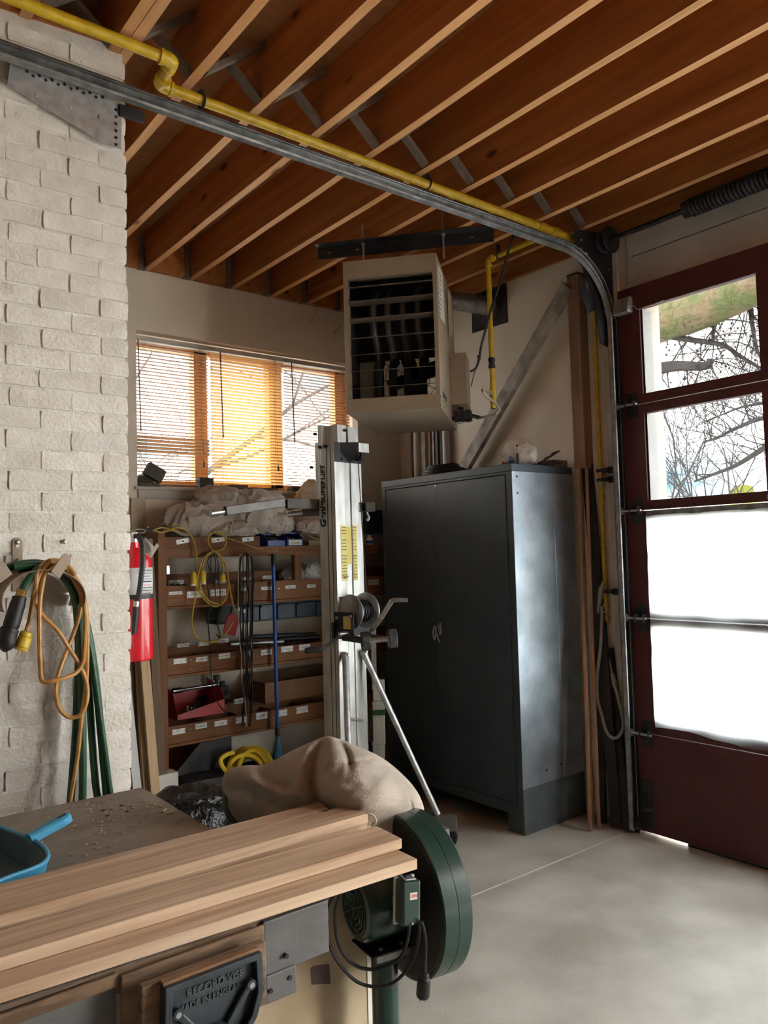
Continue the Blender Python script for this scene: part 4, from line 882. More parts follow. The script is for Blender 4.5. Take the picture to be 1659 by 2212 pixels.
for x, y in ((812, 1549), (817, 1549), (822, 1549), (817, 1559), (817, 1575), (812, 1583), (817, 1583), (823, 1583), (817, 1593), (817, 1524)):
    c = PD(AD-0.002, x, y); MB().cyl(c, c+_f*0.004, 0.0022, n=6).build('rivet_hole', M_ink, ar)
o = MB().beam(PD(AD+0.15, 806, 1300), PD(AD+0.05, 809, 1490), 0.03, 0.015).build('aluminium_strip', M_alu); tag(o, 'thin aluminium strip leaning between the lift and steel cabinet', 'metal strip')
# ------------------------------------------------------------------ venetian blinds
M_slatA = translucent('brown_slat', (0.30, 0.155, 0.075), 0.22, 0.45)
M_slatB = translucent('honey_slat', (0.62, 0.37, 0.14), 0.40, 0.45)
M_cordb = pm('blind_cord', (0.30, 0.18, 0.10), rough=0.7)
BLY = YW+0.075
def blind(x0, x1, tilt, ms, lab, wand):
    z1 = WZ1-0.045; z0 = WZ0+0.012
    t = thing('venetian_blind', lab, 'blind', ((x0+x1)/2, BLY, z0), 'venetian blinds in the back window')
    MB().bb(x0, x1, BLY-0.02, BLY+0.02, z1, z1+0.03).build('head_rail', M_sill if ms is M_slatA else M_sill, t, 0.002)
    MB().bb(x0+0.004, x1-0.004, BLY-0.013, BLY+0.013, z0, z0+0.014).build('bottom_rail', ms, t, 0.003)
    b = MB(); n = 4; L = x1-x0-0.006; vs = []
    for e in (-L/2, L/2):
        for k in range(n+1): y = -0.0125+0.025*k/n; vs.append((e, y, 0.0022*(1-(y/0.0125)**2)))
    b.add(vs, [(k, k+1, n+2+k, n+1+k) for k in range(n)], True); me = b.mesh('slat', ms)
    P = 0.0222; N = int((z1-z0-0.03)/P)
    for i in range(N):
        tl = math.radians(tilt)+random.uniform(-0.03, 0.03)
        if ms is M_slatA and x0 < 2 and 8 <= N-1-i and (z1-(i+1)*P) < 2.36 and (z1-(i+1)*P) > 2.2: tl = math.radians(38)
        inst('slat', me, t, ((x0+x1)/2, BLY, z1-0.012-i*P), (-tl, random.uniform(-0.0025, 0.0025), 0))
    for f in (0.14, 0.86):
        for dy in (-0.0135, 0.0135): MB().tube([(x0+(x1-x0)*f, BLY+dy, z0), (x0+(x1-x0)*f, BLY+dy, z1)], 0.0009, 4).build('ladder_cord', M_cordb, t)
    xw = x0+(x1-x0)*wand
    MB().cyl((xw, BLY-0.022, z1), (xw+0.012, BLY-0.024, z1-0.58), 0.0045, n=8).build('tilt_wand', M_post, t)
    MB().tube(cr([(x0+(x1-x0)*0.88, BLY-0.02, z1), (x0+(x1-x0)*0.87, BLY-0.022, z1-0.4), (x0+(x1-x0)*0.89, BLY-0.022, z1-0.75)], 4), 0.0012, 4).build('pull_cord', M_cordb, t)
    MB().lathe((x0+(x1-x0)*0.89, BLY-0.022, z1-0.79), (0, 0, 1), [(0.002, 0), (0.008, 0.005), (0.006, 0.03), (0.002, 0.045)], 10).build('cord_tassel', M_post, t)
blind(WX0+0.012, 2.296, 11, M_slatA, 'brown venetian blind at the left end of the window', 0.04)
blind(2.302, 2.866, 30, M_slatB, 'golden half-closed venetian blind in the middle of window', 0.12)
blind(2.872, 3.455, 10, M_slatA, 'brown venetian blind behind the lift mast and heater', 0.10)
# dark wooden blocks on the sill
M_blk = pm('dusty_dark_block', (0.05, 0.045, 0.04), (0.11, 0.10, 0.09), sc=10, rough=0.75)
M_cutw = wood('cut_wood_dusty', (0.20, 0.15, 0.10), (0.30, 0.23, 0.16), axis=0, rough=0.7)
zs = WZ0
for (x0, x1, h, y, rot, lb) in ((298, 345, 0.030, 4.70, 0, 'long flat dark block at left end of the window sill'), (299, 333, 0.075, 4.74, 0, 'thick dark block under the tilted one on window sill'),
        (432, 462, 0.075, 4.70, 0, 'dark box standing on the sill below first blind joint'), (494, 536, 0.035, 4.69, 0, 'long grey wood block on sill under middle blind'), (540, 600, 0.022, 4.70, 0, 'thin dark batten on sill under the middle blind'), (632, 668, 0.04, 4.70, 0, 'black block on sill behind lift mast')):
    a = PY(y, x0, 1045).x; c = PY(y, x1, 1045).x
    o = MB().bb(a, c, y, y+0.06, zs, zs+h).build('sill_block', M_blk, bev=0.002); tag(o, lb, 'block', 'blocks on the window sill')
a = PY(4.72, 335, 1020); o = MB().box((a.x, 4.73, zs+0.095), (0.12, 0.05, 0.085), Matrix.Rotation(0.5, 3, 'Y')).build('tilted_block', M_blk, bev=0.003); tag(o, 'dark wedge block lying tilted at left of window sill', 'block')

# ------------------------------------------------------------------ wooden bin shelf
M_shelf = wood('shelf_plywood', (0.14, 0.055, 0.018), (0.23, 0.098, 0.034), axis=0, sc=0.8, rough=0.6, knots=0.9)
M_shelfv = wood('shelf_upright', (0.15, 0.058, 0.018), (0.22, 0.092, 0.032), axis=2, sc=0.8, rough=0.6)
M_tag = pm('tin_tag', (0.50, 0.50, 0.49), (0.70, 0.70, 0.68), sc=30, rough=0.5, metal=0.2)
SY0, SY1, SX0, SX1 = 4.30, 4.63, 1.745, 3.78
sh = thing('bin_shelf', 'tall reddish plywood shelf with rows of labelled parts bins', 'shelf', ((SX0+SX1)/2, 4.46, 0))
zY = lambda y: PY(SY0, 365, y).z
ztopr, zrb = zY(1184), zY(1206)
MB().bb(SX0, SX0+0.042, SY0, SY1, 0, zY(1150)).build('upright', M_shelfv, sh, 0.002)
MB().bb(SX1-0.04, SX1, SY0, SY1, 0, ztopr).build('upright', M_shelfv, sh, 0.002)
MB().bb(SX0-0.004, SX0+0.046, SY0-0.006, SY0+0.02, 0, zY(1160)).build('face_strip', M_shelfv, sh, 0.002)
MB().bb(SX0+0.04, SX0+0.062, SY0+0.0, SY0+0.03, zY(1240), zrb).build('cleat', M_shelfv, sh, 0.002)
h = MB().bb(SX0+0.044, SX0+0.062, SY0-0.012, SY0-0.004, zY(1240), zY(1222)).build('hinge', M_steel, sh, 0.001)
xm0, xm1 = PY(SY0, 637, 1230).x, PY(SY0, 652, 1230).x
MB().bb(xm0, xm1, SY0+0.002, SY0+0.04, zY(1275), zrb).build('mid_post', M_shelfv, sh, 0.002)
MB().bb(SX0+0.042, SX1-0.04, SY0-0.005, SY0+0.018, zrb, ztopr).build('top_rail', M_shelf, sh, 0.002)
MB().bb(SX0+0.042, SX1-0.04, SY0+0.018, SY1, zrb+0.02, zrb+0.04).build('top_board', M_shelf, sh)
lev = [(zY(1317), zY(1266), 0.085), (zY(1466), zY(1422), 0.055), (zY(1616), zY(1570), 0.06)]
for li, (z0, z1, up) in enumerate(lev):
    MB().bb(SX0+0.042, SX1-0.04, SY0-0.004, SY1, z0, z0+0.016).build('shelf_board', M_shelf, sh, 0.002)
    MB().bb(SX0+0.042, SX1-0.04, SY0-0.002, SY0+0.017, z0+0.018, z1).build('bin_front', M_shelf, sh, 0.002)
    MB().bb(SX0+0.042, SX1-0.04, SY0+0.17, SY0+0.182, z0+0.018, z1+up*0.75).build('bin_riser', M_shelf, sh, 0.002)
    MB().bb(SX0+0.042, SX1-0.04, SY1-0.02, SY1-0.008, z0+0.018, z1+0.02).build('bin_back', M_shelf, sh, 0.002)
    x = SX0+0.042; k = 0
    while x < SX1-0.2:
        x += random.choice((0.15, 0.19, 0.23)); k += 1
        MB().bb(x, x+0.009, SY0+0.017, SY0+0.17, z0+0.018, z1-0.006).build('divider', M_shelf, sh)
        MB().bb(x+0.04, x+0.049, SY0+0.182, SY1-0.02, z0+0.018, z1+0.01).build('divider', M_shelf, sh)
def ltag(x0, x1, yc, hpx, yp, word=None):
    a, c = PY(yp, x0, yc), PY(yp, x1, yc); z = (a.z+c.z)/2; k = (V((a.x, yp, z))-CAM).dot(_f)/F_PX; h = hpx*k
    t_ = MB().bb(a.x, c.x, yp-0.0012, yp, z-h/2, z+h/2).build('label_tag', M_tag, sh)
    m = (a.x+c.x)/2; w = c.x-a.x
    for s in (-1, 1): MB().cyl((m+s*w*0.42, yp-0.0022, z), (m+s*w*0.42, yp-0.001, z), 0.0028, n=8).build('tack', M_ink, t_)
    if word: text(word, min(h*0.85, w*1.05/len(word)), (m, yp-0.0016, z), (1, 0, 0), (0, 0, 1), M_ink, t_, shear=0.12)
f_, r_ = SY0-0.0025, SY0+0.1695
for a in ((364, 397, 1259, 12, r_, 'EXTENS'), (463, 490, 1256, 7, r_, 'TAPS'), (523, 541, 1250, 7, r_, None), (567, 588, 1247, 7, r_, '10-24'),
          (365, 394, 1281, 6.5, f_, '# 1 CAR'), (404, 438, 1284, 14, f_, 'COILS'), (455, 488, 1280, 14, f_, '4 MM'), (515, 533, 1273, 7, f_, '10'), (564, 587, 1271, 7, f_, '10-1 1/2'), (616, 639, 1268, 7, f_, '8-10 1'), (663, 682, 1266, 7, f_, '8-1'), (795, 818, 1258, 12, f_, 'STANDARD'),
          (383, 408, 1394, 8, r_, 'NUTS'), (428, 452, 1391, 8, r_, None), (471, 494, 1384, 8, r_, 'BALL PK'),
          (375, 403, 1428, 11, f_, None), (423, 448, 1424, 10, f_, 'U-BLT'), (472, 497, 1417, 11, f_, 'COTTER'), (534, 544, 1411, 11, f_, None), (564, 587, 1409, 11, f_, 'CARB'), (607, 633, 1402, 12, f_, '1/4x1 1/2'), (646, 670, 1398, 12, f_, '3/4x2 1/2'),
          (506, 531, 1514, 11, r_, '1/4 NC'), (372.5, 400, 1580, 11, f_, None), (422, 447, 1568, 11, f_, 'LAGS'), (463, 491, 1562, 11, f_, '1/2 MISC'), (509, 533, 1555, 13, f_, None), (553, 579, 1546, 14, f_, '5/8'), (601, 620, 1540, 13, f_, 'x 1 1/2'), (640.5, 665, 1533, 14, f_, '1/2 x 2 1/2')):
    ltag(*a)
nm_ = MB().cyl((0, -0.004, 0), (0, 0, 0), 0.0028, n=8).mesh('nail', M_steel)
for p in ((412, 1425), (412, 1445), (505, 1418), (412, 1575), (497, 1556), (578, 1192), (597, 1190), (602, 1272), (652, 1270)): inst('nail', nm_, sh, PY(SY0-0.002, *p))
# loose crate of parts on the top board
cr0, cr1 = PY(SY0+0.01, 358, 1170).x, PY(SY0+0.01, 561, 1170).x; zt0, zt1 = ztopr-0.004, zY(1160)
ct = thing('parts_crate', 'long low wooden crate with tin tags on top of the shelf', 'crate', ((cr0+cr1)/2, SY0+0.1, zt0))
b = MB(); b.bb(cr0, cr1, SY0+0.008, SY0+0.024, zt0, zt1); b.build('front', M_shelf, ct, 0.002)
b = MB(); b.bb(cr0, cr1, SY0+0.25, SY0+0.262, zt0, zt1); b.build('back', M_shelf, ct, 0.002)
for x in (cr0, cr1-0.012): MB().bb(x, x+0.012, SY0+0.024, SY0+0.25, zt0, zt1).build('end', M_shelf, ct, 0.002)
for (x0, x1, yc, h, rot) in ((381, 409, 1169, 10, 0.18), (457, 485, 1166, 10, 0.12), (523, 548, 1165, 9, 0.08)):
    a, c = PY(SY0+0.006, x0, yc), PY(SY0+0.006, x1, yc); m = (a+c)/2; k = (m-CAM).dot(_f)/F_PX
    t_ = MB().box(m, (c.x-a.x, 0.0014, h*k), Matrix.Rotation(-rot, 3, 'Y')).build('label_tag', M_tag, ct)
    MB().sph((m.x, m.y-0.001, m.z), (0.008, 0.0008, 0.005), 8, 6).build('smudge', M_ink, t_)
# blue bins
M_bin = pm('blue_bin_plastic', (0.008, 0.035, 0.20), (0.012, 0.045, 0.26), rough=0.35)
def hopper(x0, x1, y0, ztop, zlow, lab, word=None, mat=M_bin):
    a, c = PY(y0, x0, 1175).x, PY(y0, x1, 1175).x; zb = ztopr-0.003; Dp = 0.19
    t = thing('hopper_bin', lab, 'bin', ((a+c)/2, y0+Dp/2, zb)); k = 0.004
    MB().bb(a, c, y0, y0+Dp, zb, zb+k).build('base', mat, t)
    MB().bb(a, c, y0, y0+k, zb, zlow).build('front_lip', mat, t, 0.001)
    MB().bb(a, c, y0+Dp-k, y0+Dp, zb, ztop).build('back', mat, t, 0.001)
    for x in (a, c-k): MB().prism([(x, y0, zb), (x, y0, zlow), (x, y0+0.07, ztop), (x, y0+Dp, ztop), (x, y0+Dp, zb)], (k, 0, 0)).build('side', mat, t)
    MB().bb(a-0.004, c+0.004, y0+0.07, y0+0.078, ztop-0.012, ztop).build('rim', mat, t)
    if word:
        l = MB().bb(a+0.012, c-0.012, y0-0.0012, y0, zb+0.008, zlow-0.006).build('paper_label', M_paper, t)
        text(word, 0.02, ((a+c)/2, y0-0.0016, zb+0.02), (1, 0, 0), (0, 0, 1), M_ink, l)
        for i in range(2): MB().bb(a+0.02, c-0.02-0.008*i, y0-0.0016, y0-0.001, zb+0.034+0.008*i, zb+0.036+0.008*i).build('print_line', M_ink, l)
    MB().sph(((a+c)/2, y0+0.1, zb+0.03), ((c-a)*0.42, 0.08, 0.035), 18, 10, lambda u: 1+0.25*nz(u, 6, 3)).build('contents', M_blk, t)
hopper(621, 655, SY0+0.01, zY(1150), zY(1167), 'blue plastic hopper bin with paper label on shelf top', 'COVERS')
hopper(578, 619, SY0+0.03, zY(1152), zY(1170), 'dark blue hopper bin beside the labelled one')
a = PY(4.40, 660, 1180); o = MB().bb(a.x, a.x+0.11, 4.36, 4.46, ztopr-0.003, ztopr+0.035).build('cardboard_tray', pm('dusty_card', (0.36, 0.27, 0.18), (0.46, 0.36, 0.25), rough=0.8), bev=0.003); tag(o, 'small tan cardboard tray on shelf top left of mast', 'tray')
a, c = PY(4.36, 789, 1120).x, PY(4.36, 832, 1120).x
tc_ = thing('tool_case', 'dark blue tool case on shelf top right of lift mast', 'case', ((a+c)/2, 4.45, ztopr))
MB().bb(a, c+0.2, 4.36, 4.58, ztopr+0.075, zY(1092)).build('case', pm('navy_case', (0.012, 0.02, 0.045), (0.02, 0.03, 0.06), rough=0.45), tc_, 0.006)
MB().bb(a+0.0, c+0.2, 4.38, 4.58, ztopr-0.003, ztopr+0.075).build('base_box', pm('grey_card', (0.30, 0.28, 0.26), rough=0.8), tc_, 0.004)
MB().bb(a+0.02, a+0.10, 4.352, 4.362, zY(1135), zY(1122)).build('latch', M_dark, tc_, 0.002)
a = PY(4.33, 800, 1180); bo = thing('white_bottle', 'small white bottle with blue band on shelf right of mast', 'bottle', (a.x, 4.34, ztopr))
MB().lathe((a.x, 4.34, ztopr-0.003), (0, 0, 1), [(0.022, 0), (0.024, 0.004), (0.024, 0.045), (0.012, 0.053)], 16).build('body', M_paper, bo)
MB().lathe((a.x, 4.34, ztopr+0.008), (0, 0, 1), [(0.0245, 0), (0.0245, 0.022)], 16).build('band', M_bin, bo)
MB().cyl((a.x, 4.34, ztopr+0.05), (a.x, 4.34, ztopr+0.066), 0.012, n=12).build('cap', M_paper, bo)

# ------------------------------------------------------------------ crumpled drop cloths
M_cloth = pm('canvas_cloth', (0.46, 0.41, 0.355), (0.54, 0.485, 0.425), sc=5, rough=0.9, bump=0.25, bsc=120)
def crumple(name, c, r, seed, mat, lab, cat, zfloor, group=None, n=96, m=60, amp=0.3, fold=2.6, sq=1.0):
    c = V(c); b = MB()
    def fn(u):
        q = V((u.x*r[0], u.y*r[1], u.z*r[2]))*(fold/max(r)); k = 1.0
        if sq < 1:
            k = (abs(u.x)**(2/sq)+abs(u.y)**(2/sq)+abs(u.z)**(2/sq))**(-sq/2)
        w = V((nz(q, 0.6, seed), nz(q, 0.6, seed+1), nz(q, 0.6, seed+2)))*1.1
        a = nz(q+w, 0.9, seed+3); rd = 1-min(1.0, abs(a)*2.6)
        b2 = nz(V((q.x*2.6, q.y*2.6, q.z*0.7))+w*1.6, 1.0, seed+4)
        return k*(1+amp*0.42*rd*rd+amp*0.20*b2+amp*0.55*nz(u, 1.2, seed+5))
    b.sph(c, r, n, m, fn)
    for v in b.v:
        if v.z < zfloor: v.z = zfloor+0.002*nz(v, 20, seed)
    return tag(b.build(name, mat), lab, cat, group)
zt_ = zt1
def SP(x, y, yy): return PY(yy, x, y)
ztb = zt1+0.002
crumple('drop_cloth', SP(430, 1128, 4.44), (0.21, 0.13, 0.115), 1, M_cloth, 'largest grey canvas drop cloth heaped at left of shelf top', 'drop cloth', ztb, 'drop cloths on the shelf')
crumple('drop_cloth', SP(470, 1090, 4.50), (0.16, 0.11, 0.12), 2, M_cloth, 'folded grey drop cloth topping the heap under first blind', 'drop cloth', ztb+0.02, 'drop cloths on the shelf')
crumple('drop_cloth', SP(555, 1105, 4.46), (0.20, 0.13, 0.14), 3, M_cloth, 'rounded grey drop cloth heap below the middle blind', 'drop cloth', ztb, 'drop cloths on the shelf')
crumple('drop_cloth', SP(500, 1147, 4.37), (0.17, 0.10, 0.055), 4, M_cloth, 'flat folded grey drop cloth at front of the heap', 'drop cloth', ztb, 'drop cloths on the shelf')
crumple('drop_cloth', SP(595, 1130, 4.40), (0.12, 0.10, 0.075), 5, M_cloth, 'small grey drop cloth bundle behind the fork arm', 'drop cloth', ztb, 'drop cloths on the shelf')
crumple('drop_cloth', SP(672, 1100, 4.52), (0.12, 0.08, 0.19), 6, pm('cream_cloth', (0.50, 0.40, 0.28), (0.60, 0.49, 0.36), sc=6, rough=0.9), 'cream drop cloth heap directly left of the mast', 'drop cloth', ztb, 'drop cloths on the shelf')
crumple('rag', SP(668, 1140, 4.36), (0.09, 0.07, 0.05), 7, M_cloth, 'small grey rag on shelf top beside the mast', 'rag', ztopr+0.04)
for i in range(4):
    a, c = SP(620+i*3, 1140+i*4, 4.42), SP(690, 1152+i*5, 4.36); o = MB().tube([a, a.lerp(c, .5)+V((0, 0, 0.006*i)), c], 0.004, 6).build('wire_rod', (M_steel, M_yellow, M_dark, M_yellow)[i])
    tag(o, ('bare steel rod', 'upper yellow rod', 'black rod', 'lower yellow rod')[i]+' lying on shelf top behind the blue bin', 'rod', 'rods on the shelf top')
o = MB().bb(*(lambda a, c: (a.x, c.x))(PY(YW-0.01, 283, 1100), PY(YW-0.01, 314, 1100)), YW-0.02, YW-0.004, PY(YW-0.01, 300, 1145).z, PY(YW-0.01, 300, 1076).z).build('cardboard_sheet', pm('tan_card', (0.52, 0.42, 0.30), (0.60, 0.50, 0.37), rough=0.8)); tag(o, 'tan cardboard panel fixed to wall left of shelf', 'panel')

# ------------------------------------------------------------------ cords and tools hanging on the shelf
M_ycord = pm('yellow_cord', (0.42, 0.27, 0.03), (0.56, 0.38, 0.06), sc=20, rough=0.5)
M_yplug = pm('yellow_plug', (0.58, 0.42, 0.03), (0.70, 0.52, 0.05), rough=0.45)
ec = thing('extension_cord', 'yellow extension cord coiled on a nail of the shelf', 'extension cord', PY(4.25, 460, 1388))
def cordp(pts, y, r, name, mat, par, k=6, wav=0.012):
    return MB().tube(cr([PY(y+wav*math.sin(i*1.7), *p) for i, p in enumerate(pts)], k), r, 7).build(name, mat, par)
cy = SY0-0.045
cordp([(318, 1138), (345, 1150), (365, 1146), (385, 1140), (405, 1148), (418, 1168), (424, 1195), (424, 1220), (421, 1240)], cy+0.01, 0.0048, 'cord_run', M_ycord, ec)
cordp([(330, 1146), (350, 1140), (372, 1146), (388, 1149)], cy+0.03, 0.0048, 'cord_run', M_ycord, ec)
cordp([(462, 1192), (442, 1206), (429, 1235), (427, 1265), (440, 1293), (462, 1310), (482, 1302), (492, 1280), (493, 1250), (486, 1218), (470, 1195), (455, 1193), (436, 1215), (431, 1250), (437, 1280), (455, 1300), (475, 1303), (490, 1288)], cy-0.01, 0.0048, 'coil', M_ycord, ec)
cordp([(460, 1190), (438, 1210), (427, 1250), (423, 1285), (416, 1325), (415, 1355), (424, 1376), (440, 1385), (455, 1388), (472, 1383), (490, 1365), (503, 1343), (507, 1328), (502, 1300), (496, 1270), (491, 1235), (480, 1208), (464, 1191)], cy-0.025, 0.0048, 'coil', M_ycord, ec)
cordp([(460, 1189), (451, 1176), (450, 1160), (462, 1151), (478, 1152), (488, 1163), (486, 1180), (474, 1190), (462, 1190)], cy, 0.0048, 'coil', M_ycord, ec)
cordp([(470, 1152), (490, 1162), (520, 1172), (552, 1184), (568, 1186)], cy+0.02, 0.0032, 'cord_tail', M_ycord, ec)
cordp([(465, 1193), (476, 1205), (482, 1225), (482, 1243)], cy-0.02, 0.0048, 'cord_tail', M_ycord, ec)
cordp([(450, 1195), (440, 1215), (436, 1238)], cy-0.02, 0.0048, 'cord_tail', M_ycord, ec)
for x, y0_, y1_, rr in ((418, 1238, 1261, .019), (439, 1235, 1258, .018), (481, 1241, 1256, .017)):
    a, c = PY(cy-0.02, x, y0_), PY(cy-0.02, x, y1_)
    pg = MB().lathe(a, c-a, [(0.008, -0.006), (0.013, 0), (rr, 0.012), (rr, (c-a).length*0.6), (rr*0.92, (c-a).length*0.64), (rr, (c-a).length)], 14).build('plug', M_yplug, ec)
    MB().lathe(c, c-a, [(rr*0.8, 0), (rr*0.95, 0.004), (rr*0.9, 0.012)], 14).build('plug_face', M_paper, pg)
bc = thing('black_cables', 'few black cables hanging inside the yellow cord loops', 'cable', PY(4.25, 460, 1560), 'cables hanging on the shelf')
for pts in ([(460, 1195), (449, 1212), (453, 1235), (449, 1262), (452, 1290), (456, 1312), (450, 1335), (451, 1365), (454, 1400), (455, 1440), (458, 1475), (464, 1505), (475, 1525), (492, 1545)],
            [(463, 1195), (466, 1225), (464, 1255), (466, 1290)], [(466, 1194), (472, 1220), (471, 1250), (476, 1280), (474, 1300), (478, 1315), (469, 1340), (473, 1362), (475, 1378), (468, 1370)], [(458, 1196), (455, 1215), (456, 1245), (444, 1262), (428, 1268)], [(452, 1337), (463, 1335), (470, 1332)]):
    cordp(pts, cy-0.012, 0.0034, 'cable', M_black, bc)
bb2 = thing('cable_bundle', 'bundle of black and white cables hung on a shelf nail', 'cable', PY(4.25, 530, 1570), 'cables hanging on the shelf')
M_wcord = pm('white_cable', (0.42, 0.39, 0.33), (0.52, 0.48, 0.41), rough=0.6)
rnd = random.Random(5)
for i in range(15):
    x0 = rnd.uniform(512, 550); top = 1193+abs(x0-530)*0.25; bot = rnd.choice((1420, 1455, 1500, 1545, 1560, 1570)); pts = [(530+(x0-530)*0.35, top-0.5), (530+(x0-530)*0.8, top+10)]
    y = top+10; xx = x0; xe = 528+rnd.uniform(-10, 16) if bot > 1440 else x0+rnd.uniform(0, 18)
    while y < bot:
        y += 42; t = min(1, (y-1200)/(bot-1200)); pts.append((x0+(xe-x0)*t*t+rnd.uniform(-2.2, 2.2), min(y, bot)))
    cordp(pts, cy-0.035*rnd.random(), 0.0032 if i % 5 else 0.0038, 'cable', M_wcord if i in (4, 9) else M_black, bb2, 5, 0.006)
for x, y in ((527, 1320), (515, 1316), (528, 1500), (534, 1510)): a = PY(cy-0.03, x, y); MB().box(a, (0.014, 0.012, 0.022)).build('plug', M_black if y > 1400 else M_tag, bb2, 0.002)
# blue handled duster
bp = thing('blue_mop', 'blue-handled mop hanging from shelf edge with blue head', 'mop', PY(4.22, 600, 1655))
a, c = PY(SY0-0.03, 590, 1196), PY(SY0-0.06, 599, 1572); a2_ = PY(SY0-0.03, 590.5, 1222)
M_blueh = pm('blue_handle', (0.012, 0.075, 0.33), (0.02, 0.095, 0.40), rough=0.35)
MB().cyl(a2_, c, 0.0115, n=14).build('handle', M_blueh, bp); MB().cyl(a, a2_, 0.0135, n=12).build('grip', M_black, bp)
e = PY(SY0-0.065, 600, 1590); MB().cyl(c, e, 0.014, n=12).build('collar', M_black, bp)
e2 = PY(SY0-0.07, 601, 1612); MB().lathe(e, e2-e, [(0.012, 0), (0.014, 0.02), (0.026, (e2-e).length)], 14).build('socket', pm('teal_socket', (0.05, 0.16, 0.22), rough=0.4), bp)
b = MB(); e3 = PY(SY0-0.07, 601, 1655)
for i in range(26):
    an_ = 2*PI*i/26; o_ = V((math.cos(an_)*0.03, math.sin(an_)*0.02, 0)); b.tube([e2+o_*0.5, e2.lerp(e3, .5)+o_*1.1, e3+o_*1.2], 0.006, 5)
b.build('mop_head', pm('blue_fibre', (0.03, 0.12, 0.20), (0.05, 0.18, 0.28), rough=0.8), bp)['kind'] = 'stuff'
# red plastic flag
M_redp = translucent('red_plastic', (0.42, 0.012, 0.016), 0.35, 0.35)
o = MB().prism([PY(cy-0.03, *p) for p in ((501, 1324), (509, 1324), (516, 1342), (509.5, 1373), (504, 1374), (483, 1366), (486, 1352), (491, 1333))], (0, 0.012, 0)).build('red_flag', M_redp, bev=0.003); tag(o, 'red plastic paddle hanging between the shelf cables', 'paddle')
# blue-grey drawers under the second row
M_draw = pm('slate_blue_plastic', (0.022, 0.042, 0.062), (0.03, 0.055, 0.08), rough=0.4)
dk = thing('drawer_rack', 'row of slate-blue plastic drawers hung beneath the second bin row', 'drawer rack', PY(SY0+0.16, 600, 1340))
yd = SY0+0.13
z0 = PY(yd, 600, 1337).z; z1 = PY(yd, 600, 1304).z
MB().bb(PY(yd, 470, 1330).x, PY(yd, 700, 1330).x+0.3, yd+0.012, yd+0.16, z0-0.006, z1+0.03).build('rack', M_draw, dk, 0.003)
for x0, x1 in ((500, 524), (527, 559), (562, 597), (600, 638), (641, 681), (685, 725)):
    d_ = MB().bb(PY(yd, x0, 1330).x, PY(yd, x1, 1330).x, yd, yd+0.10, z0, z1).build('drawer', M_draw, dk, 0.004)
    MB().bb(PY(yd, x0, 1330).x+0.006, PY(yd, x1, 1330).x-0.006, yd-0.012, yd+0.0, z1-0.016, z1-0.004).build('drawer_lip', M_draw, d_, 0.002)
MB().bb(PY(yd, 470, 1330).x, PY(yd, 498, 1330).x, yd-0.002, yd+0.05, z0, z1).build('end_box', M_black, dk, 0.003)
# white plastic bags
M_bag = translucent('white_film', (0.62, 0.62, 0.60), 0.3, 0.3)
crumple('plastic_bag', PY(SY0+0.11, 632, 1246), (0.085, 0.07, 0.062), 11, M_bag, 'crumpled white plastic bag left of the shelf mid post', 'plastic bag', lev[0][1]-0.02, None, 40, 24, 0.4, 5)
crumple('plastic_bag', PY(SY0+0.10, 673, 1243), (0.10, 0.07, 0.085), 12, M_bag, 'crumpled white plastic bag right of shelf mid post', 'plastic bag', lev[0][1]-0.02, None, 40, 24, 0.4, 5)
# dark tools in the bins
def bar(name, p, q, r, mat, lab, cat, n=10): return tag(MB().tube([p, q], r, n).build(name, mat), lab, cat)
bar('steel_bar', PY(SY0+0.10, 497, 1392), PY(SY0+0.10, 612, 1386), 0.012, M_trackst, 'grey steel bar lying across the third bin row', 'bar')
bar('black_bar', PY(SY0+0.14, 540, 1376), PY(SY0+0.14, 680, 1370), 0.014, M_black, 'long black bar behind the grey one in third row', 'bar')
bar('black_pipe', PY(SY0+0.12, 600, 1382), PY(SY0+0.12, 690, 1376), 0.016, M_dark, 'short black pipe in third bin row beside mast', 'pipe')
for i, x in enumerate((372, 385, 398)):
    p = PY(SY0+0.07, x, 1268); o = MB().sph((p.x, p.y, p.z), (0.022, 0.02, 0.02), 12, 8, lambda u: 1+0.15*nz(u, 3, i)).build('filter_can', M_blk); tag(o, ('leftmost', 'middle', 'rightmost')[i]+' of three dark lumps in the top left bin', 'machine part', 'dark lumps in the top left bin')
# socket tray
M_trayr = pm('red_enamel', (0.30, 0.010, 0.014), (0.38, 0.014, 0.018), rough=0.35)
y0t, y1t = SY0+0.03, SY0+0.27
xa, xb = PY(y0t, 383, 1545).x, PY(y0t, 486, 1540).x; zb = PY(y0t, 430, 1551).z+0.004
tr = thing('socket_tray', 'red metal socket tray with sockets in lowest bin row', 'tool tray', ((xa+xb)/2, (y0t+y1t)/2, zb)); k = 0.003
MB().bb(xa, xb, y0t, y1t, zb, zb+k).build('tray_floor', M_trayr, tr)
MB().prism([(xa, y0t, zb), (xb, y0t, zb), (xb, y0t, zb+0.085), (xa, y0t, zb+0.03)], (0, k, 0)).build('front', M_trayr, tr)
for x, h0 in ((xa, 0.03), (xb-k, 0.085)): MB().prism([(x, y0t, zb), (x, y0t, zb+h0), (x, y0t+0.06, zb+0.15), (x, y1t, zb+0.19), (x, y1t, zb)], (k, 0, 0)).build('side', M_trayr, tr)
MB().bb(xa, xb, y1t, y1t+k, zb, zb+0.12).build('back', M_trayr, tr)
rnd = random.Random(3)
M_sock = pm('chrome_socket', (0.25, 0.25, 0.25), (0.4, 0.4, 0.4), rough=0.25, metal=0.9)
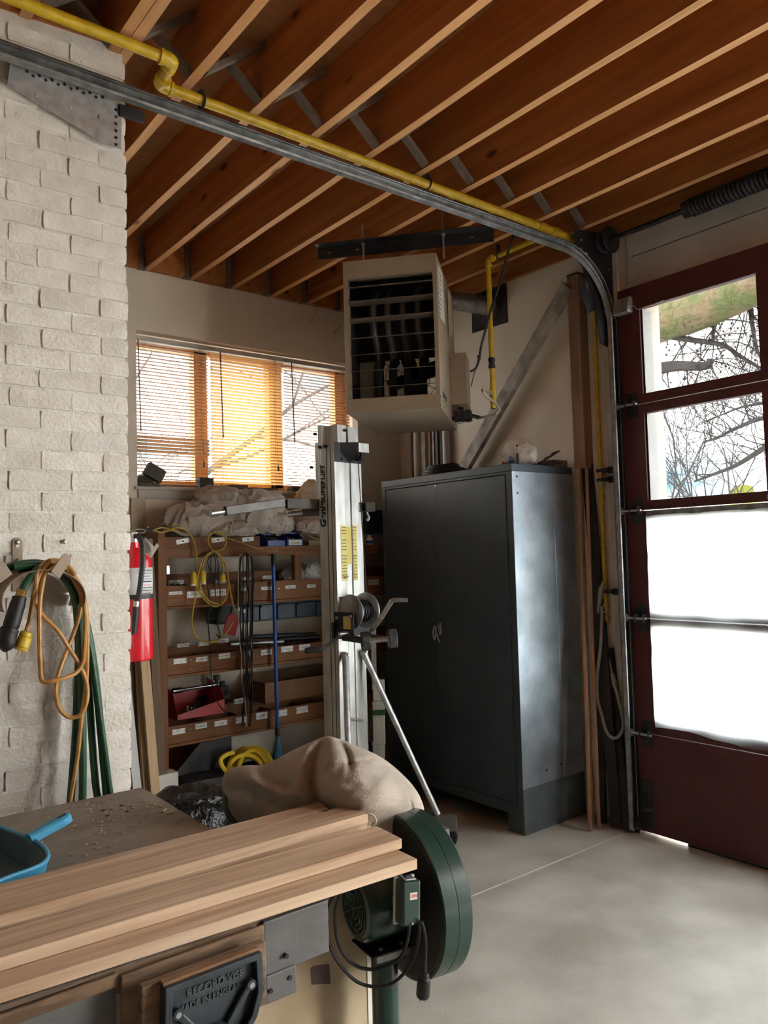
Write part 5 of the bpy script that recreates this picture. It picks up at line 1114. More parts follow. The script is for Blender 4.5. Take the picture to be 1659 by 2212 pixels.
for i in range(16):
    x = xa+0.03+(xb-xa-0.06)*rnd.random(); y = y0t+0.03+0.16*rnd.random(); h = rnd.uniform(0.03, 0.06); r_0 = rnd.uniform(0.008, 0.014)
    MB().lathe((x, y, zb+k), (0, 0, 1), [(r_0, 0), (r_0, h*0.6), (r_0*0.8, h*0.65), (r_0*0.8, h), (r_0*0.5, h)], 12).build('socket', M_sock, tr)
wp, wq = V((xa+0.015, y0t+0.10, zb+0.155)), V((xb-0.005, y0t+0.10, zb+0.16))
b = MB().tube([wp, wp.lerp(wq, .18), wp.lerp(wq, .25), wp.lerp(wq, .75), wp.lerp(wq, .85), wq], [0.016, 0.016, 0.009, 0.009, 0.014, 0.014], 12); o = b.build('torque_wrench', M_sock); tag(o, 'chrome wrench lying across the red socket tray', 'wrench')
gr = thing('grease_fitting_tool', 'black clamp tool with round knob behind red tray', 'tool', PY(SY0+0.28, 472, 1510))
kp = PY(SY0+0.29, 467.5, 1464); MB().cyl(kp-V((0, 0, 0.016)), kp+V((0, 0, 0.016)), 0.02, n=16).build('knob', M_blk, gr); MB().cyl(kp-V((0, 0, 0.06)), kp, 0.010, n=10).build('stem', M_dark, gr)
MB().box(kp+V((0.02, 0, -0.085)), (0.11, 0.05, 0.055)).box(kp+V((0.04, 0, -0.05)), (0.03, 0.03, 0.05)).box(kp+V((-0.03, 0, -0.12)), (0.24, 0.05, 0.05)).build('body', M_black, gr, 0.004)
# cardboard box
M_card = pm('brown_cardboard', (0.17, 0.095, 0.045), (0.22, 0.125, 0.062), sc=6, rough=0.85)
yb0, yb1 = SY0+0.05, SY0+0.31; xa = PY(yb0, 573, 1500).x; xb = xa+0.62; z0 = PY(yb0, 573, 1521).z; z1 = PY(yb0, 573, 1476).z
cbx = thing('cardboard_box', 'open brown cardboard box on the lowest bin row', 'box', ((xa+xb)/2, (yb0+yb1)/2, z0)); k = 0.004
MB().bb(xa, xb, yb0, yb0+k, z0, z1).build('front', M_card, cbx); MB().bb(xa, xb, yb1-k, yb1, z0, z1+0.03).build('back', M_card, cbx)
MB().bb(xa, xa+k, yb0+k, yb1-k, z0, z1).build('side', M_card, cbx); MB().bb(xb-k, xb, yb0+k, yb1-k, z0, z1).build('side', M_card, cbx); MB().bb(xa, xb, yb0, yb1, z0, z0+k).build('bottom', M_card, cbx)

# ------------------------------------------------------------------ floor level under the shelf
M_yhose = pm('yellow_hose', (0.62, 0.44, 0.02), (0.74, 0.55, 0.04), rough=0.4)
yh = thing('yellow_hose', 'bright yellow hose coiled in loops below the shelf', 'hose', V((2.3, 4.1, 0)))
rnd = random.Random(9)
for i in range(11):
    cx_, cy_ = 530+rnd.uniform(-14, 18)+i*1.5, 1668; rx, ry = rnd.uniform(30, 52), rnd.uniform(34, 60); yy = 4.05+0.02*i
    pts = [(cx_+rx*math.cos(t)*(1 if math.cos(t) < 0 else 1.0), cy_-ry*math.sin(t)) for t in [PI*1.02-PI*1.02*j/9 for j in range(10)]]
    cordp(pts, yy, 0.0125, 'loop', M_yhose, yh, 4, 0.01)
cordp([(497, 1678), (490, 1668), (480, 1655), (477, 1640), (490, 1630), (505, 1625)], 4.03, 0.0125, 'loop', M_yhose, yh)
cordp([(497, 1660), (510, 1668), (520, 1676)], 4.0, 0.014, 'end', M_yhose, yh)
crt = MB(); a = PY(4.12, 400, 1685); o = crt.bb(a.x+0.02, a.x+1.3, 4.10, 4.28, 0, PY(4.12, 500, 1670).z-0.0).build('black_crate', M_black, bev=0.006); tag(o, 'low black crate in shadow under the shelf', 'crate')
o = MB().prism([PY(4.29, *p) for p in ((378, 1672), (432, 1606), (500, 1590), (500, 1680), (405, 1690))], (0, 0.012, 0)).build('shade_sheet', M_black); tag(o, 'black slanted sheet standing in for shade under lowest bin row', 'sheet')  # black sheet put in for the shadow under the shelf
o = MB().bb(SX0+0.05, SX0+0.5, 4.5, 4.52, 0, lev[2][0]-0.002).build('plywood_panel', M_shelf); tag(o, 'plywood panel behind the black shade sheet under shelf', 'panel')
a, c = PY(4.05, 358, 1680), PY(4.05, 402, 1680); o = MB().bb(a.x, c.x, 4.15, 4.24, 0, a.z-0.01).build('white_carton', pm('pale_carton', (0.5, 0.48, 0.44), (0.58, 0.55, 0.5), rough=0.8), bev=0.004); tag(o, 'pale carton at foot of shelf behind black bag', 'carton')
# lumber standing left of the shelf
M_pine = wood('pine_lumber', (0.40, 0.27, 0.15), (0.52, 0.37, 0.22), axis=2, rough=0.65, knots=0.8)
M_dlum = wood('dark_lumber', (0.13, 0.085, 0.05), (0.20, 0.13, 0.08), axis=2, rough=0.7)
M_sheetw = pm('grey_white_sheet', (0.46, 0.45, 0.43), (0.56, 0.55, 0.53), rough=0.6)
for (xt, yt), (xb_, yb_), w_, th, yy, mt, lb in (((311, 1420), (334, 1710), 0.05, 0.03, 4.12, M_pine, 'pale pine stud standing nearest below extinguisher'), ((300, 1420), (316, 1710), 0.04, 0.03, 4.16, M_pine, 'second pine stud standing behind the palest one'),
        ((326, 1300), (350, 1710), 0.05, 0.03, 4.20, M_dlum, 'dark stud standing against the shelf side'), ((291, 1420), (303, 1710), 0.03, 0.02, 4.20, M_dlum, 'narrow brown batten behind the pine studs'), ((275, 1500), (297, 1715), 0.045, 0.012, 4.0, M_sheetw, 'pale grey sheet edge standing behind the brick pier')):
    p, q = PY(yy, xt, yt), PY(yy, xb_, yb_); d = (q-p)/(p.z-q.z); base = q+d*q.z
    o = MB().beam(base, p-d*0.35, th, w_, (1, 0, 0)).build('stud', mt, bev=0.002); tag(o, lb, 'lumber', 'lumber beside the shelf')
# ------------------------------------------------------------------ fire extinguisher on the pier end
M_fred = pm('extinguisher_red', (0.55, 0.008, 0.018), (0.62, 0.012, 0.022), rough=0.25, coat=0.3)
ep = PD(2.90, 290, 1300); exx, eyy = ep.x, ep.y
zb = PD(2.90, 300, 1425).z; zs_ = PD(2.90, 300, 1200).z
ex = thing('fire_extinguisher', 'red fire extinguisher with black hose on the brick pier', 'fire extinguisher', (exx, eyy, zb))
er = 0.066
MB().lathe((exx, eyy, zb), (0, 0, 1), [(er-0.01, 0), (er-0.002, 0.004), (er, 0.014), (er, zs_-zb-0.035), (er*0.93, zs_-zb-0.012), (er*0.72, zs_-zb+0.008), (er*0.42, zs_-zb+0.022), (er*0.30, zs_-zb+0.03), (er*0.30, zs_-zb+0.05)], 36).build('cylinder', M_fred, ex)
zl0, zl1 = PD(2.90, 305, 1283).z, PD(2.90, 305, 1226).z
b = MB(); n = 16; vs = []
for z in (zl0, zl1):
    for i in range(n+1): a = math.radians(175+165*i/n); vs.append((exx+(er+0.0008)*math.cos(a), eyy+(er+0.0008)*math.sin(a), z))
b.add(vs, [(i, i+1, n+2+i, n+1+i) for i in range(n)], True); lab_ = b.build('label', pm('label_white', (0.62, 0.63, 0.64), (0.68, 0.69, 0.70), rough=0.5), ex, solid=0.0006)
for i in range(9):
    z = zl1-0.012-i*0.0105; b = MB(); vs = []
    for zz in (z, z+0.0022+0.002*(i == 4)):
        for q in range(7): a = math.radians(262+(62-7*(i % 3))*q/6); vs.append((exx+(er+0.0018)*math.cos(a), eyy+(er+0.0018)*math.sin(a), zz))
    b.add(vs, [(q, q+1, 8+q, 7+q) for q in range(6)], True); b.build('print_line', M_ink if i != 5 else M_fred, lab_)
zband = PD(2.90, 305, 1288).z
MB().lathe((exx, eyy, zband-0.008), (0, 0, 1), [(er-0.004, 0), (er+0.003, 0), (er+0.003, 0.016), (er-0.004, 0.016)], 36).build('strap', M_black, ex)
hz = zs_+0.05
MB().cyl((exx, eyy, hz-0.002), (exx, eyy, hz+0.03), 0.016, n=14).build('valve', M_steel, ex)
MB().tube([(exx, eyy-0.0, hz+0.02), (exx+0.03, eyy-0.02, hz+0.045), (exx+0.06, eyy-0.05, hz+0.05)], 0.006, 8).tube([(exx, eyy, hz+0.01), (exx+0.04, eyy-0.03, hz+0.015)], 0.006, 8).build('lever', M_black, ex)
rp = PD(2.86, 303, 1147); MB().tube([rp+RT*0.020*math.cos(a)+V((0, 0, 0.007*math.sin(a))) for a in [2*PI*i/16 for i in range(16)]], 0.0014, 5, closed=True).build('pull_pin_ring', M_steel, ex)
MB().cyl(PD(2.84, 290.5, 1155), PD(2.84, 290.5, 1150), 0.010, n=12).build('gauge_cap', M_paper, ex)
hp = [(290, 1158), (300, 1160), (307, 1172), (308.5, 1195), (308, 1220), (304, 1255), (299, 1288), (295, 1300)]
MB().tube(cr([PD(2.815, *p) for p in hp], 5), 0.0095, 10).build('hose', M_black, ex)
MB().tube([PD(2.815, 295, 1298), PD(2.815, 294, 1312)], 0.0105, 10).build('ferrule', M_steel, ex)
MB().tube([PD(2.815, 294, 1310), PD(2.815, 293, 1330), PD(2.815, 289, 1370)], [0.011, 0.012, 0.008], 10).build('nozzle', M_black, ex)
MB().prism([PD(2.83, *p) for p in ((313, 1161), (334, 1182), (324, 1204), (310, 1176))], _f*0.001).build('inspection_tag', M_paper, ex)
tg = MB().prism([PD(2.815, *p) for p in ((338.5, 1173), (343.5, 1179), (326, 1206), (324, 1196))], _f*0.001).build('inspection_tag', M_paper, ex)
for i in range(4): MB().tube([PD(2.828, 313+i*2.5, 1167+i*5.5), PD(2.828, 324+i*1.2, 1178+i*5.6)], 0.0008, 4).build('print_line', M_ink, tg)
MB().bb(BXE-0.001, exx-er+0.004, eyy-0.02, eyy+0.02, zs_-0.06, zs_-0.02).build('wall_bracket', M_dark, ex)

# ------------------------------------------------------------------ hose hanger with garden hose and orange cord
M_beige = pm('beige_enamel', (0.34, 0.26, 0.19), (0.40, 0.31, 0.23), rough=0.45)
M_ghose = pm('green_hose', (0.018, 0.075, 0.035), (0.03, 0.105, 0.05), sc=12, rough=0.4)
HY = BYF-0.004
hh = thing('hose_hanger', 'beige metal hose hanger bolted to the white brick wall', 'hose hanger', PY(HY, 80, 1250))
def hs_(pts, y, th, nm, mat=M_beige, bev=0.002): return MB().prism([PY(y, *p) for p in pts], (0, th, 0)).build(nm, mat, hh, bev)
rt = lambda cx, y0, y1, r: [(cx+r*math.cos(a), y0+r-r*math.sin(a)) for a in [PI*i/10 for i in range(11)]]+[(cx-r, y1), (cx+r, y1)]
hs_(rt(38, 1161, 1278, 11.5), HY-0.002, 0.003, 'back_strap')
for x, y in ((37.5, 1171), (38, 1212), (139, 1170)):
    p = PY(HY-0.003, x, y); MB().sph(p, (0.008, 0.006, 0.008), 12, 8).build('bolt', M_steel, hh)
p = PY(HY-0.003, 38, 1179); MB().cyl(p+V((0, -0.001, 0)), p+V((0, 0.002, 0)), 0.006, n=12).build('keyhole', M_paper, hh)
# saddle: a curved shelf that carries the hose
sc0 = PY(HY, 60, 1285); SR = (PY(HY, 140, 1285)-sc0).length
def saddle(u, v):
    a = math.radians(200-220*u); rr = SR*1.0
    base = PY(HY, 68, 1292)
    return base+V((rr*1.05*math.cos(a)*1.0, -v*0.16, rr*0.78*math.sin(a)))
MB().grid(saddle, 24, 4).build('saddle', M_beige, hh, solid=0.002)
ey = HY-0.165
def ear(pts, tilt): return MB().prism([PY(ey, *p) for p in pts], (0.001, -0.003, 0)).build('ear', M_beige, hh, 0.002)
ear([(108, 1236)]+[(141+11*math.cos(a), 1207-11*math.sin(a)) for a in [PI*0.85-PI*1.05*i/8 for i in range(9)]]+[(128, 1250)], 0)
ear([(-40, 1225), (-10, 1209), (8, 1214), (26, 1240), (2, 1258), (-40, 1275)], 0)
gh = thing('garden_hose', 'dark green garden hose hanging in loops on brick wall', 'hose', PY(2.60, 180, 1735))
GYh = HY-0.06
def gtube(pts, y, r, nm='hose_loop', mat=M_ghose, par=gh, w=0.0):
    return MB().tube(cr([PY(y, *p) for p in pts], 6), r, 10).build(nm, mat, par)
gtube([(-30, 1260), (-5, 1240), (25, 1224), (60, 1217), (95, 1219), (130, 1238), (150, 1262), (163, 1300), (168, 1350), (170, 1420), (167, 1500), (164, 1580), (158, 1660), (152, 1740), (148, 1840)], GYh, 0.0125)
gtube([(30, 1226), (70, 1221), (110, 1226), (145, 1255), (165, 1300), (173, 1370), (176, 1450), (178, 1550), (179, 1650), (178, 1740), (177, 1840)], GYh-0.03, 0.0120)
gtube([(40, 1230), (90, 1222), (130, 1240), (158, 1280), (178, 1340), (187, 1420), (193, 1500), (199, 1600), (206, 1690), (213, 1740), (218, 1840)], GYh+0.012, 0.0120)
gtube([(50, 1222), (100, 1222), (140, 1248), (165, 1290), (187, 1350), (200, 1420), (208, 1480), (216, 1560), (224, 1650), (231, 1730), (236, 1840)], GYh-0.012, 0.0125)
gtube([(163, 1300), (182, 1345), (196, 1400), (207, 1470), (215, 1530), (226, 1610), (236, 1690), (241, 1730), (246, 1840)], GYh-0.024, 0.0085)
gtube([(120, 1232), (95, 1226), (80, 1232), (66, 1248), (55, 1263), (48, 1277)], GYh-0.06, 0.0125)
gtube([(149, 1840), (165, 1900), (178, 1840)], GYh-0.015, 0.012); gtube([(218, 1840), (228, 1890), (236, 1840)], GYh, 0.012)
a, c = PY(GYh-0.06, 48, 1273), PY(GYh-0.06, 43, 1291); d_ = (c-a)
MB().lathe(a, d_, [(0.0135, 0), (0.0165, 0.002), (0.0145, 0.006), (0.0165, 0.010), (0.0145, 0.014), (0.0165, 0.018), (0.0145, 0.022), (0.0165, 0.026), (0.0165, d_.length)], 16).build('brass_coupling', pm('brass', (0.55, 0.36, 0.10), (0.66, 0.46, 0.16), rough=0.3, metal=0.9), gh)
MB().tube(cr([PY(GYh-0.06, *p) for p in ((43, 1288), (40, 1300), (32, 1325), (24, 1352), (19, 1372))], 4), [0.0165]+[0.021]*4+[0.023]*4+[0.024]*4+[0.021]*4, 16).build('nozzle_grip', M_black, gh)
MB().tube(cr([PY(GYh-0.06, *p) for p in ((22, 1357), (17, 1372), (16, 1390), (22, 1402))], 4), [0.026, 0.027, 0.027, 0.026, 0.027, 0.026, 0.026, 0.026, 0.026, 0.024, 0.022, 0.020, 0.016], 16).build('nozzle_head', M_black, gh)
M_ocord = pm('amber_cord', (0.42, 0.20, 0.045), (0.54, 0.28, 0.07), sc=30, rough=0.45)
oc = thing('orange_cord', 'amber extension cord tangled over the hose hanger', 'extension cord', PY(2.56, 150, 1550))
OY = HY-0.125; Z8 = lambda l: [(x*0.2983, 1100+y*0.2983) for x, y in l]
def otube(l, y, nm): return MB().tube(cr([PY(y+0.008*math.sin(i*1.3), *p) for i, p in enumerate(Z8(l))], 6), 0.0068, 8).build(nm, M_ocord, oc)
otube([(190, 885), (215, 800), (240, 650), (262, 560), (265, 480), (300, 410), (360, 372), (410, 372), (350, 395), (285, 480), (255, 600), (268, 690), (310, 770), (420, 880), (490, 990), (560, 1100), (605, 1190), (632, 1290), (625, 1400), (580, 1490), (500, 1505), (430, 1440), (405, 1330), (418, 1210), (470, 1060), (540, 880), (580, 740), (590, 640), (560, 560), (500, 460), (430, 400), (390, 392)], OY, 'long_loop')
otube([(390, 398), (330, 460), (305, 560), (287, 700), (285, 900), (290, 1100), (298, 1215), (320, 1248), (380, 1245), (470, 1220), (550, 1185), (600, 1110), (612, 1000), (618, 800), (602, 650), (560, 540), (490, 440), (440, 400)], OY-0.014, 'short_loop')
otube([(470, 420), (560, 510), (610, 640), (630, 800), (632, 1000), (625, 1250), (592, 1500), (560, 1800), (510, 2110), (490, 2300)], OY+0.012, 'tail')
otube([(360, 372), (420, 372), (470, 400), (520, 440), (545, 480)], OY-0.01, 'top_wrap')
a, c = PY(OY, 58, 1366), PY(OY, 45, 1405); d_ = c-a; L = d_.length
pg = MB().lathe(a, d_, [(0.009, -0.004), (0.018, 0), (0.020, L*0.2), (0.0165, L*0.24), (0.020, L*0.3), (0.021, L*0.8), (0.017, L*0.84), (0.021, L*0.9), (0.019, L)], 18).build('plug', M_yplug, oc)
for s in (-1, 1): MB().beam(c+RT*s*0.007, c+RT*s*0.007+d_.normalized()*0.016, 0.006, 0.002).build('prong', pm('brass_prong', (0.5, 0.36, 0.14), rough=0.3, metal=0.8) if 'brass_prong' not in bpy.data.materials else bpy.data.materials['brass_prong'], pg)

# ------------------------------------------------------------------ work bench
M_bench = pm('worn_bench_top', (0.20, 0.165, 0.13), (0.36, 0.30, 0.245), sc=5, rough=0.75, bump=0.35, bsc=45, stretch=(0.6, 2.0, 2.0), detail=9, lo=0.25, hi=0.75)
M_gpaint = pm('grey_painted_apron', (0.10, 0.098, 0.096), (0.145, 0.14, 0.137), sc=7, rough=0.55, bump=0.06)
M_oldw = pm('grubby_wood', (0.13, 0.075, 0.04), (0.30, 0.19, 0.11), sc=14, rough=0.75, bump=0.35, bsc=50, stretch=(0.5, 2, 2))
BZ = 0.85; bx1, by0, by1 = 0.948, 1.432, 2.50
wbn = thing('work_bench', 'worn grey-brown timber work bench with grey painted apron', 'work bench', (0.1, 1.95, 0))
b = MB(); nx, ny = 60, 36
def btop(u, v):
    x = -1.1+(bx1+1.1)*u; y = by0+(by1-by0)*v
    if u == 1: x += 0.006*nz((y*9, 0, 0), 1, 1)
    if v == 0: y += 0.005*nz((x*11, 3, 0), 1, 2)
    return V((x, y, BZ+0.0012*nz((x, y, 0), 6, 4)))
b.grid(btop, nx, ny); b.build('top', M_bench, wbn)
MB().bb(-1.1, bx1-0.008, by0+0.008, by1, BZ-0.045, BZ-0.0022).build('top_core', M_oldw, wbn, 0.002)
MB().bb(-1.1, 0.495, by0+0.004, by0+0.04, BZ-0.17, BZ-0.028).build('apron', M_gpaint, wbn, 0.003)
MB().bb(-1.1, 0.496, by0-0.004, by0+0.05, BZ-0.028, BZ-0.004).build('edge_strip', M_oldw, wbn, 0.003)
for x, y in ((-0.9, by0+0.06), (-0.9, by1-0.14), (0.45, by0+0.06), (0.80, by1-0.14)):
    for y in (y,): MB().bb(x-0.045, x+0.045, y, y+0.09, 0, BZ-0.046).build('leg', M_gpaint, wbn, 0.004)
MB().bb(-0.9, 0.84, by1-0.12, by1-0.08, 0.25, 0.37).build('stretcher', M_gpaint, wbn, 0.003)
MB().bb(bx1-0.05, bx1-0.012, by0+0.05, by1-0.02, BZ-0.09, BZ-0.046).build('end_apron', M_gpaint, wbn, 0.003)
MB().bb(0.79, bx1, by0-0.004, by0+0.02, BZ-0.115, BZ-0.006).build('steel_corner', M_gpaint, wbn, 0.003)
MB().bb(0.79, 0.862, by0-0.01, by0+0.014, BZ-0.165, BZ-0.11).build('steel_corner', M_gpaint, wbn, 0.003)
for x, z in ((0.838, BZ-0.085), (0.80, BZ-0.14), (0.845, BZ-0.13)): MB().cyl((x, by0-0.013, z), (x, by0-0.003, z), 0.005, n=8).build('screw_hole', M_ink, wbn)
# saw chips on the bench
rnd = random.Random(4); M_chip = pm('wood_chips', (0.46, 0.35, 0.22), (0.6, 0.48, 0.32), rough=0.8); ch = MB()
for i in range(170):
    x, y = (rnd.gauss(250, 50), rnd.gauss(1755, 22)) if i < 110 else (rnd.uniform(90, 430), rnd.uniform(1720, 1870))
    p = PZ(BZ+0.002, x, y)
    if p.x > bx1-0.02 or p.y > by1-0.02: continue
    ch.box(p, (rnd.uniform(.003, .010), rnd.uniform(.002, .0045), 0.002), Matrix.Rotation(rnd.uniform(0, 3), 3, 'Z'))
o = ch.build('sawdust', M_chip); o['kind'] = 'stuff'; tag(o, 'pale wood chips scattered on the bench top', 'wood chips')
for i, (x, y, l, a_) in enumerate(((355, 1750, 0.03, 0.9), (368, 1755, 0.028, 0.1), (390, 1769, 0.010, 0.4))):
    p = PZ(BZ+0.004, x, y); o = MB().box(p, (l, 0.006, 0.004), Matrix.Rotation(a_, 3, 'Z')).build('splinter', M_chip, bev=0.001); tag(o, ('steep reddish splinter on the bench', 'flat pale splinter beside the reddish one on bench', 'small round wood crumb near bench edge')[i], 'splinter')
for i, (x, y, r0) in enumerate(((222, 1750, .006), (240, 1749, .005), (262, 1739, .006), (275, 1752, .005), (232, 1761, .005), (282, 1741, .004))):
    p = PZ(BZ+0.0018, x, y); MB().cyl(p, p-V((0, 0, 0.003)), r0, n=12).build('knot_hole', M_ink, wbn)

# ------------------------------------------------------------------ oak boards on the bench
M_oak = wood('oak_board', (0.47, 0.30, 0.185), (0.76, 0.56, 0.39), axis=0, sc=1.2, rough=0.5, rnd=0.10, bump=0.2)
TH = 0.0235
def oak(tf, tn, rf, rn, ztop, lab, back=0.0, name='oak_board'):
    """far/near top edges at the left frame border (pixel y) and far/near right end corners"""
    A, Bq, C_, D_ = PZ(ztop, 0, tf), PZ(ztop, 0, tn), PZ(ztop, *rn), PZ(ztop, *rf)
    n_ = (C_-Bq).normalized(); sd = V((-n_.y, n_.x, 0))
    w = ((D_-C_).dot(sd)+(A-Bq).dot(sd))/2+back; Lx = (C_-Bq).length+0.55; end = (D_-C_).dot(n_)
    R = Matrix((n_, sd, V((0, 0, 1)))).transposed(); b = MB(); n = 14; k = 0.0012
    o_ = C_
    P4 = [V((0, 0, 0)), V((end, w, 0)), V((-Lx, w, 0)), V((-Lx, 0, 0))]
    b.prism([o_+R @ p for p in P4], (0, 0, -TH))
    me_off = o_
    ob = bpy.data.objects.new(name, None)
    bpy.data.objects.remove(ob)
    lv = [R.transposed() @ (v-o_) for v in b.v]; b.v = lv
    me = b.mesh(name, M_oak); o = bpy.data.objects.new(name, me); COL.objects.link(o); WL[o.name] = o_.copy()
    o.location = o_; o.rotation_euler = R.to_euler()
    m = o.modifiers.new('Bevel', 'BEVEL'); m.width = 0.0012; m.segments = 2; m.limit_method = 'ANGLE'
    tag(o, lab, 'oak board', 'oak boards stacked on the bench'); return o
z1_, z2_, z3_ = BZ+0.003+TH, BZ+0.004+2*TH, BZ+0.005+3*TH
oak(1909, 1934, (690, 1732), (709, 1746), z3_-0.005, 'rearmost narrow oak board of the stack', 0.0)
o = oak(1938, 1977, (756, 1736), (795, 1757), z3_, 'upper oak board with a dark knot at its end', 0.0)
kp = PZ(z3_, 704, 1752); kl = o.rotation_euler.to_matrix().transposed() @ (kp-o.location)
kme = MB().sph((0, 0, 0), (0.007, 0.0035, 0.0006), 12, 6).mesh('knot', M_ink); kno = bpy.data.objects.new('knot', kme); COL.objects.link(kno); kno.parent = o; kno.location = kl
oak(1985, 2003, (758, 1765), (801, 1775), z2_, 'oak board showing just its edge below the knotted one', 0.12)
oak(2004, 2069, (818, 1786), (868, 1811), z2_, 'broad middle-height oak board of the stack')
oak(2090, 2137, (858, 1835), (901, 1855), z1_, 'front oak board reaching farthest over the green motor', 0.05)
o = oak(1985, 2040, (760, 1775), (800, 1800), z1_, 'lowest oak board mostly hidden under the stack', 0.05)


# ------------------------------------------------------------------ blue dustpan
M_bpan = pm('blue_dustpan', (0.06, 0.36, 0.60), (0.08, 0.42, 0.68), rough=0.45)
M_bpan_in = pm('dark_teal_inside', (0.012, 0.05, 0.065), (0.02, 0.075, 0.09), sc=12, rough=0.5)  # darker teal for the pan inside and the handle slot
dp = thing('dustpan', 'bright blue plastic dustpan lying on the bench', 'dustpan', PZ(BZ, 40, 1880))
rim = [(-150, 1762), (-60, 1772), (0, 1786), (40, 1800), (78, 1815), (98, 1830), (107, 1847), (98, 1864), (70, 1878), (30, 1892), (-20, 1912), (-90, 1945), (-170, 1985)]
zr = BZ+0.062; top = cr([PZ(zr, *p) for p in rim], 4); cen = sum(top, V())/len(top)
inner = [p+(cen-p).normalized()*0.006 for p in top]; bot = [V((p.x, p.y, BZ+0.004))+(V((cen.x, cen.y, 0))-V((p.x, p.y, 0))).normalized()*0.018 for p in top]
b = MB(); n = len(top); b.add(top+bot, [(i, i+1, n+i+1, n+i) for i in range(n-1)], True); b.build('outer_wall', M_bpan, dp)
b = MB(); b2 = [p+V((0, 0, 0.003))+(V((cen.x, cen.y, 0))-V((p.x, p.y, 0))).normalized()*0.004 for p in bot]
b.add(inner+b2, [(i, n+i, n+i+1, i+1) for i in range(n-1)], True); b.add(b2, [tuple(range(n))]); b.build('inner_pan', M_bpan_in, dp)
MB().tube([p+(cen-p).normalized()*0.003 for p in top], 0.0048, 8).build('rim', M_bpan, dp)
h0, h1 = PZ(zr+0.004, 62, 1812), PZ(zr+0.03, 150, 1763); hd_ = (h1-h0).normalized(); sd_ = hd_.cross(V((0, 0, 1))).normalized(); u_ = sd_.cross(hd_)
hb_ = MB(); n = 10; vs = []
for i in range(n+1):
    t = i/n; c = h0.lerp(h1, t); w = 0.015+0.004*t-(0.008*max(0, t-0.85)/0.15); hh_ = 0.011
    for sx, sz in ((-1, -1), (1, -1), (1, 0.5), (0.6, 1), (-0.6, 1), (-1, 0.5)): vs.append(c+sd_*w*sx+u_*hh_*sz)
hb_.add(vs, [(i*6+k, i*6+(k+1) % 6, (i+1)*6+(k+1) % 6, (i+1)*6+k) for i in range(n) for k in range(6)]); hb_.add(vs[:6], [(5, 4, 3, 2, 1, 0)]); hb_.add(vs[-6:], [(0, 1, 2, 3, 4, 5)])
hdl = hb_.build('handle', M_bpan, dp, 0.002)
MB().beam(h0.lerp(h1, .72)+u_*0.0112, h0.lerp(h1, .93)+u_*0.0112, 0.010, 0.001).build('hanging_slot', M_bpan_in, hdl)

# ------------------------------------------------------------------ bench vise
M_vise = pm('blue_grey_cast_iron', (0.022, 0.030, 0.038), (0.04, 0.052, 0.062), sc=12, rough=0.45, bump=0.1, bsc=60)
vt = thing('bench_vise', 'blue-grey cast iron bench vise with wooden cheeks', 'vise', (0.64, 1.37, 0.6))
zc = BZ-0.012
MB().bb(0.498, 0.787, 1.418, by0-0.006, BZ-0.115, BZ-0.006).build('fixed_cheek', M_oldw, vt, 0.003)
MB().bb(0.516, 0.762, 1.368, 1.388, BZ-0.13, zc).build('moving_cheek', M_oldw, vt, 0.003)
vx0, vx1, vy = 0.548, 0.738, 1.344
outl = [(vx0, zc-0.002), (vx1, zc-0.002), (vx1+0.004, zc-0.07), (vx1-0.012, zc-0.115), (vx1-0.05, zc-0.16), (0.5*(vx0+vx1)+0.02, zc-0.185), (0.5*(vx0+vx1)-0.02, zc-0.185), (vx0+0.045, zc-0.16), (vx0+0.008, zc-0.11), (vx0-0.002, zc-0.07)]
MB().prism([(x, 1.356, z) for x, z in outl], (0, 0.011, 0)).build('jaw_plate', M_vise, vt, 0.003)
rb = MB().prism([(x, vy-0.002, z) for x, z in outl], (0, 0.014, 0)); 
ring = MB(); n = len(outl); cxv, czv = (vx0+vx1)/2, zc-0.075
inn = [(cxv+(x-cxv)*0.86, czv+(z-czv)*0.84) for x, z in outl]
vs = [V((x, vy-0.004, z)) for x, z in outl]+[V((x, vy-0.004, z)) for x, z in inn]+[V((x, 1.356, z)) for x, z in outl]+[V((x, 1.356, z)) for x, z in inn]
ring.add(vs, [f for i in range(n) for j in [(i+1) % n] for f in ((i, j, n+j, n+i), (n+i, n+j, 3*n+j, 3*n+i), (2*n+i, 2*n+j, j, i))]); ring.build('jaw_rim', M_vise, vt, 0.002)
for s in (-1, 1):
    p0, p1 = V((cxv+s*0.02, 1.35, zc-0.12)), V((cxv+s*0.075, 1.35, zc-0.05)); MB().beam(p0, p1, 0.014, 0.012, (0, 1, 0)).build('rib', M_vise, vt, 0.003)
    MB().cyl((cxv+s*0.072, 1.34, zc-0.054), (cxv+s*0.072, 1.352, zc-0.054), 0.0095, n=14).build('screw_boss', M_vise, vt, 0.001)
    MB().cyl((cxv+s*0.072, 1.3385, zc-0.054), (cxv+s*0.072, 1.341, zc-0.054), 0.0052, n=10).build('screw', M_steel, vt)
    MB().cyl((cxv+s*0.065, 1.325, zc-0.15), (cxv+s*0.065, 1.44, zc-0.15), 0.014, n=16).build('guide_rod', M_steel, vt)
MB().lathe((cxv, 1.352, zc-0.150), (0, -1, 0), [(0.05, 0), (0.05, 0.012), (0.034, 0.022), (0.026, 0.05), (0.024, 0.052)], 26).build('hub', M_vise, vt)
MB().cyl((cxv, 1.25, zc-0.150), (cxv, 1.31, zc-0.150), 0.017, n=16).build('screw_end', M_dark, vt); MB().cyl((cxv+0.10, 1.275, zc-0.185), (cxv-0.10, 1.275, zc-0.115), 0.007, n=10).build('handle_bar', M_steel, vt)
M_cast = pm('cast_letters', (0.06, 0.075, 0.085), rough=0.5)
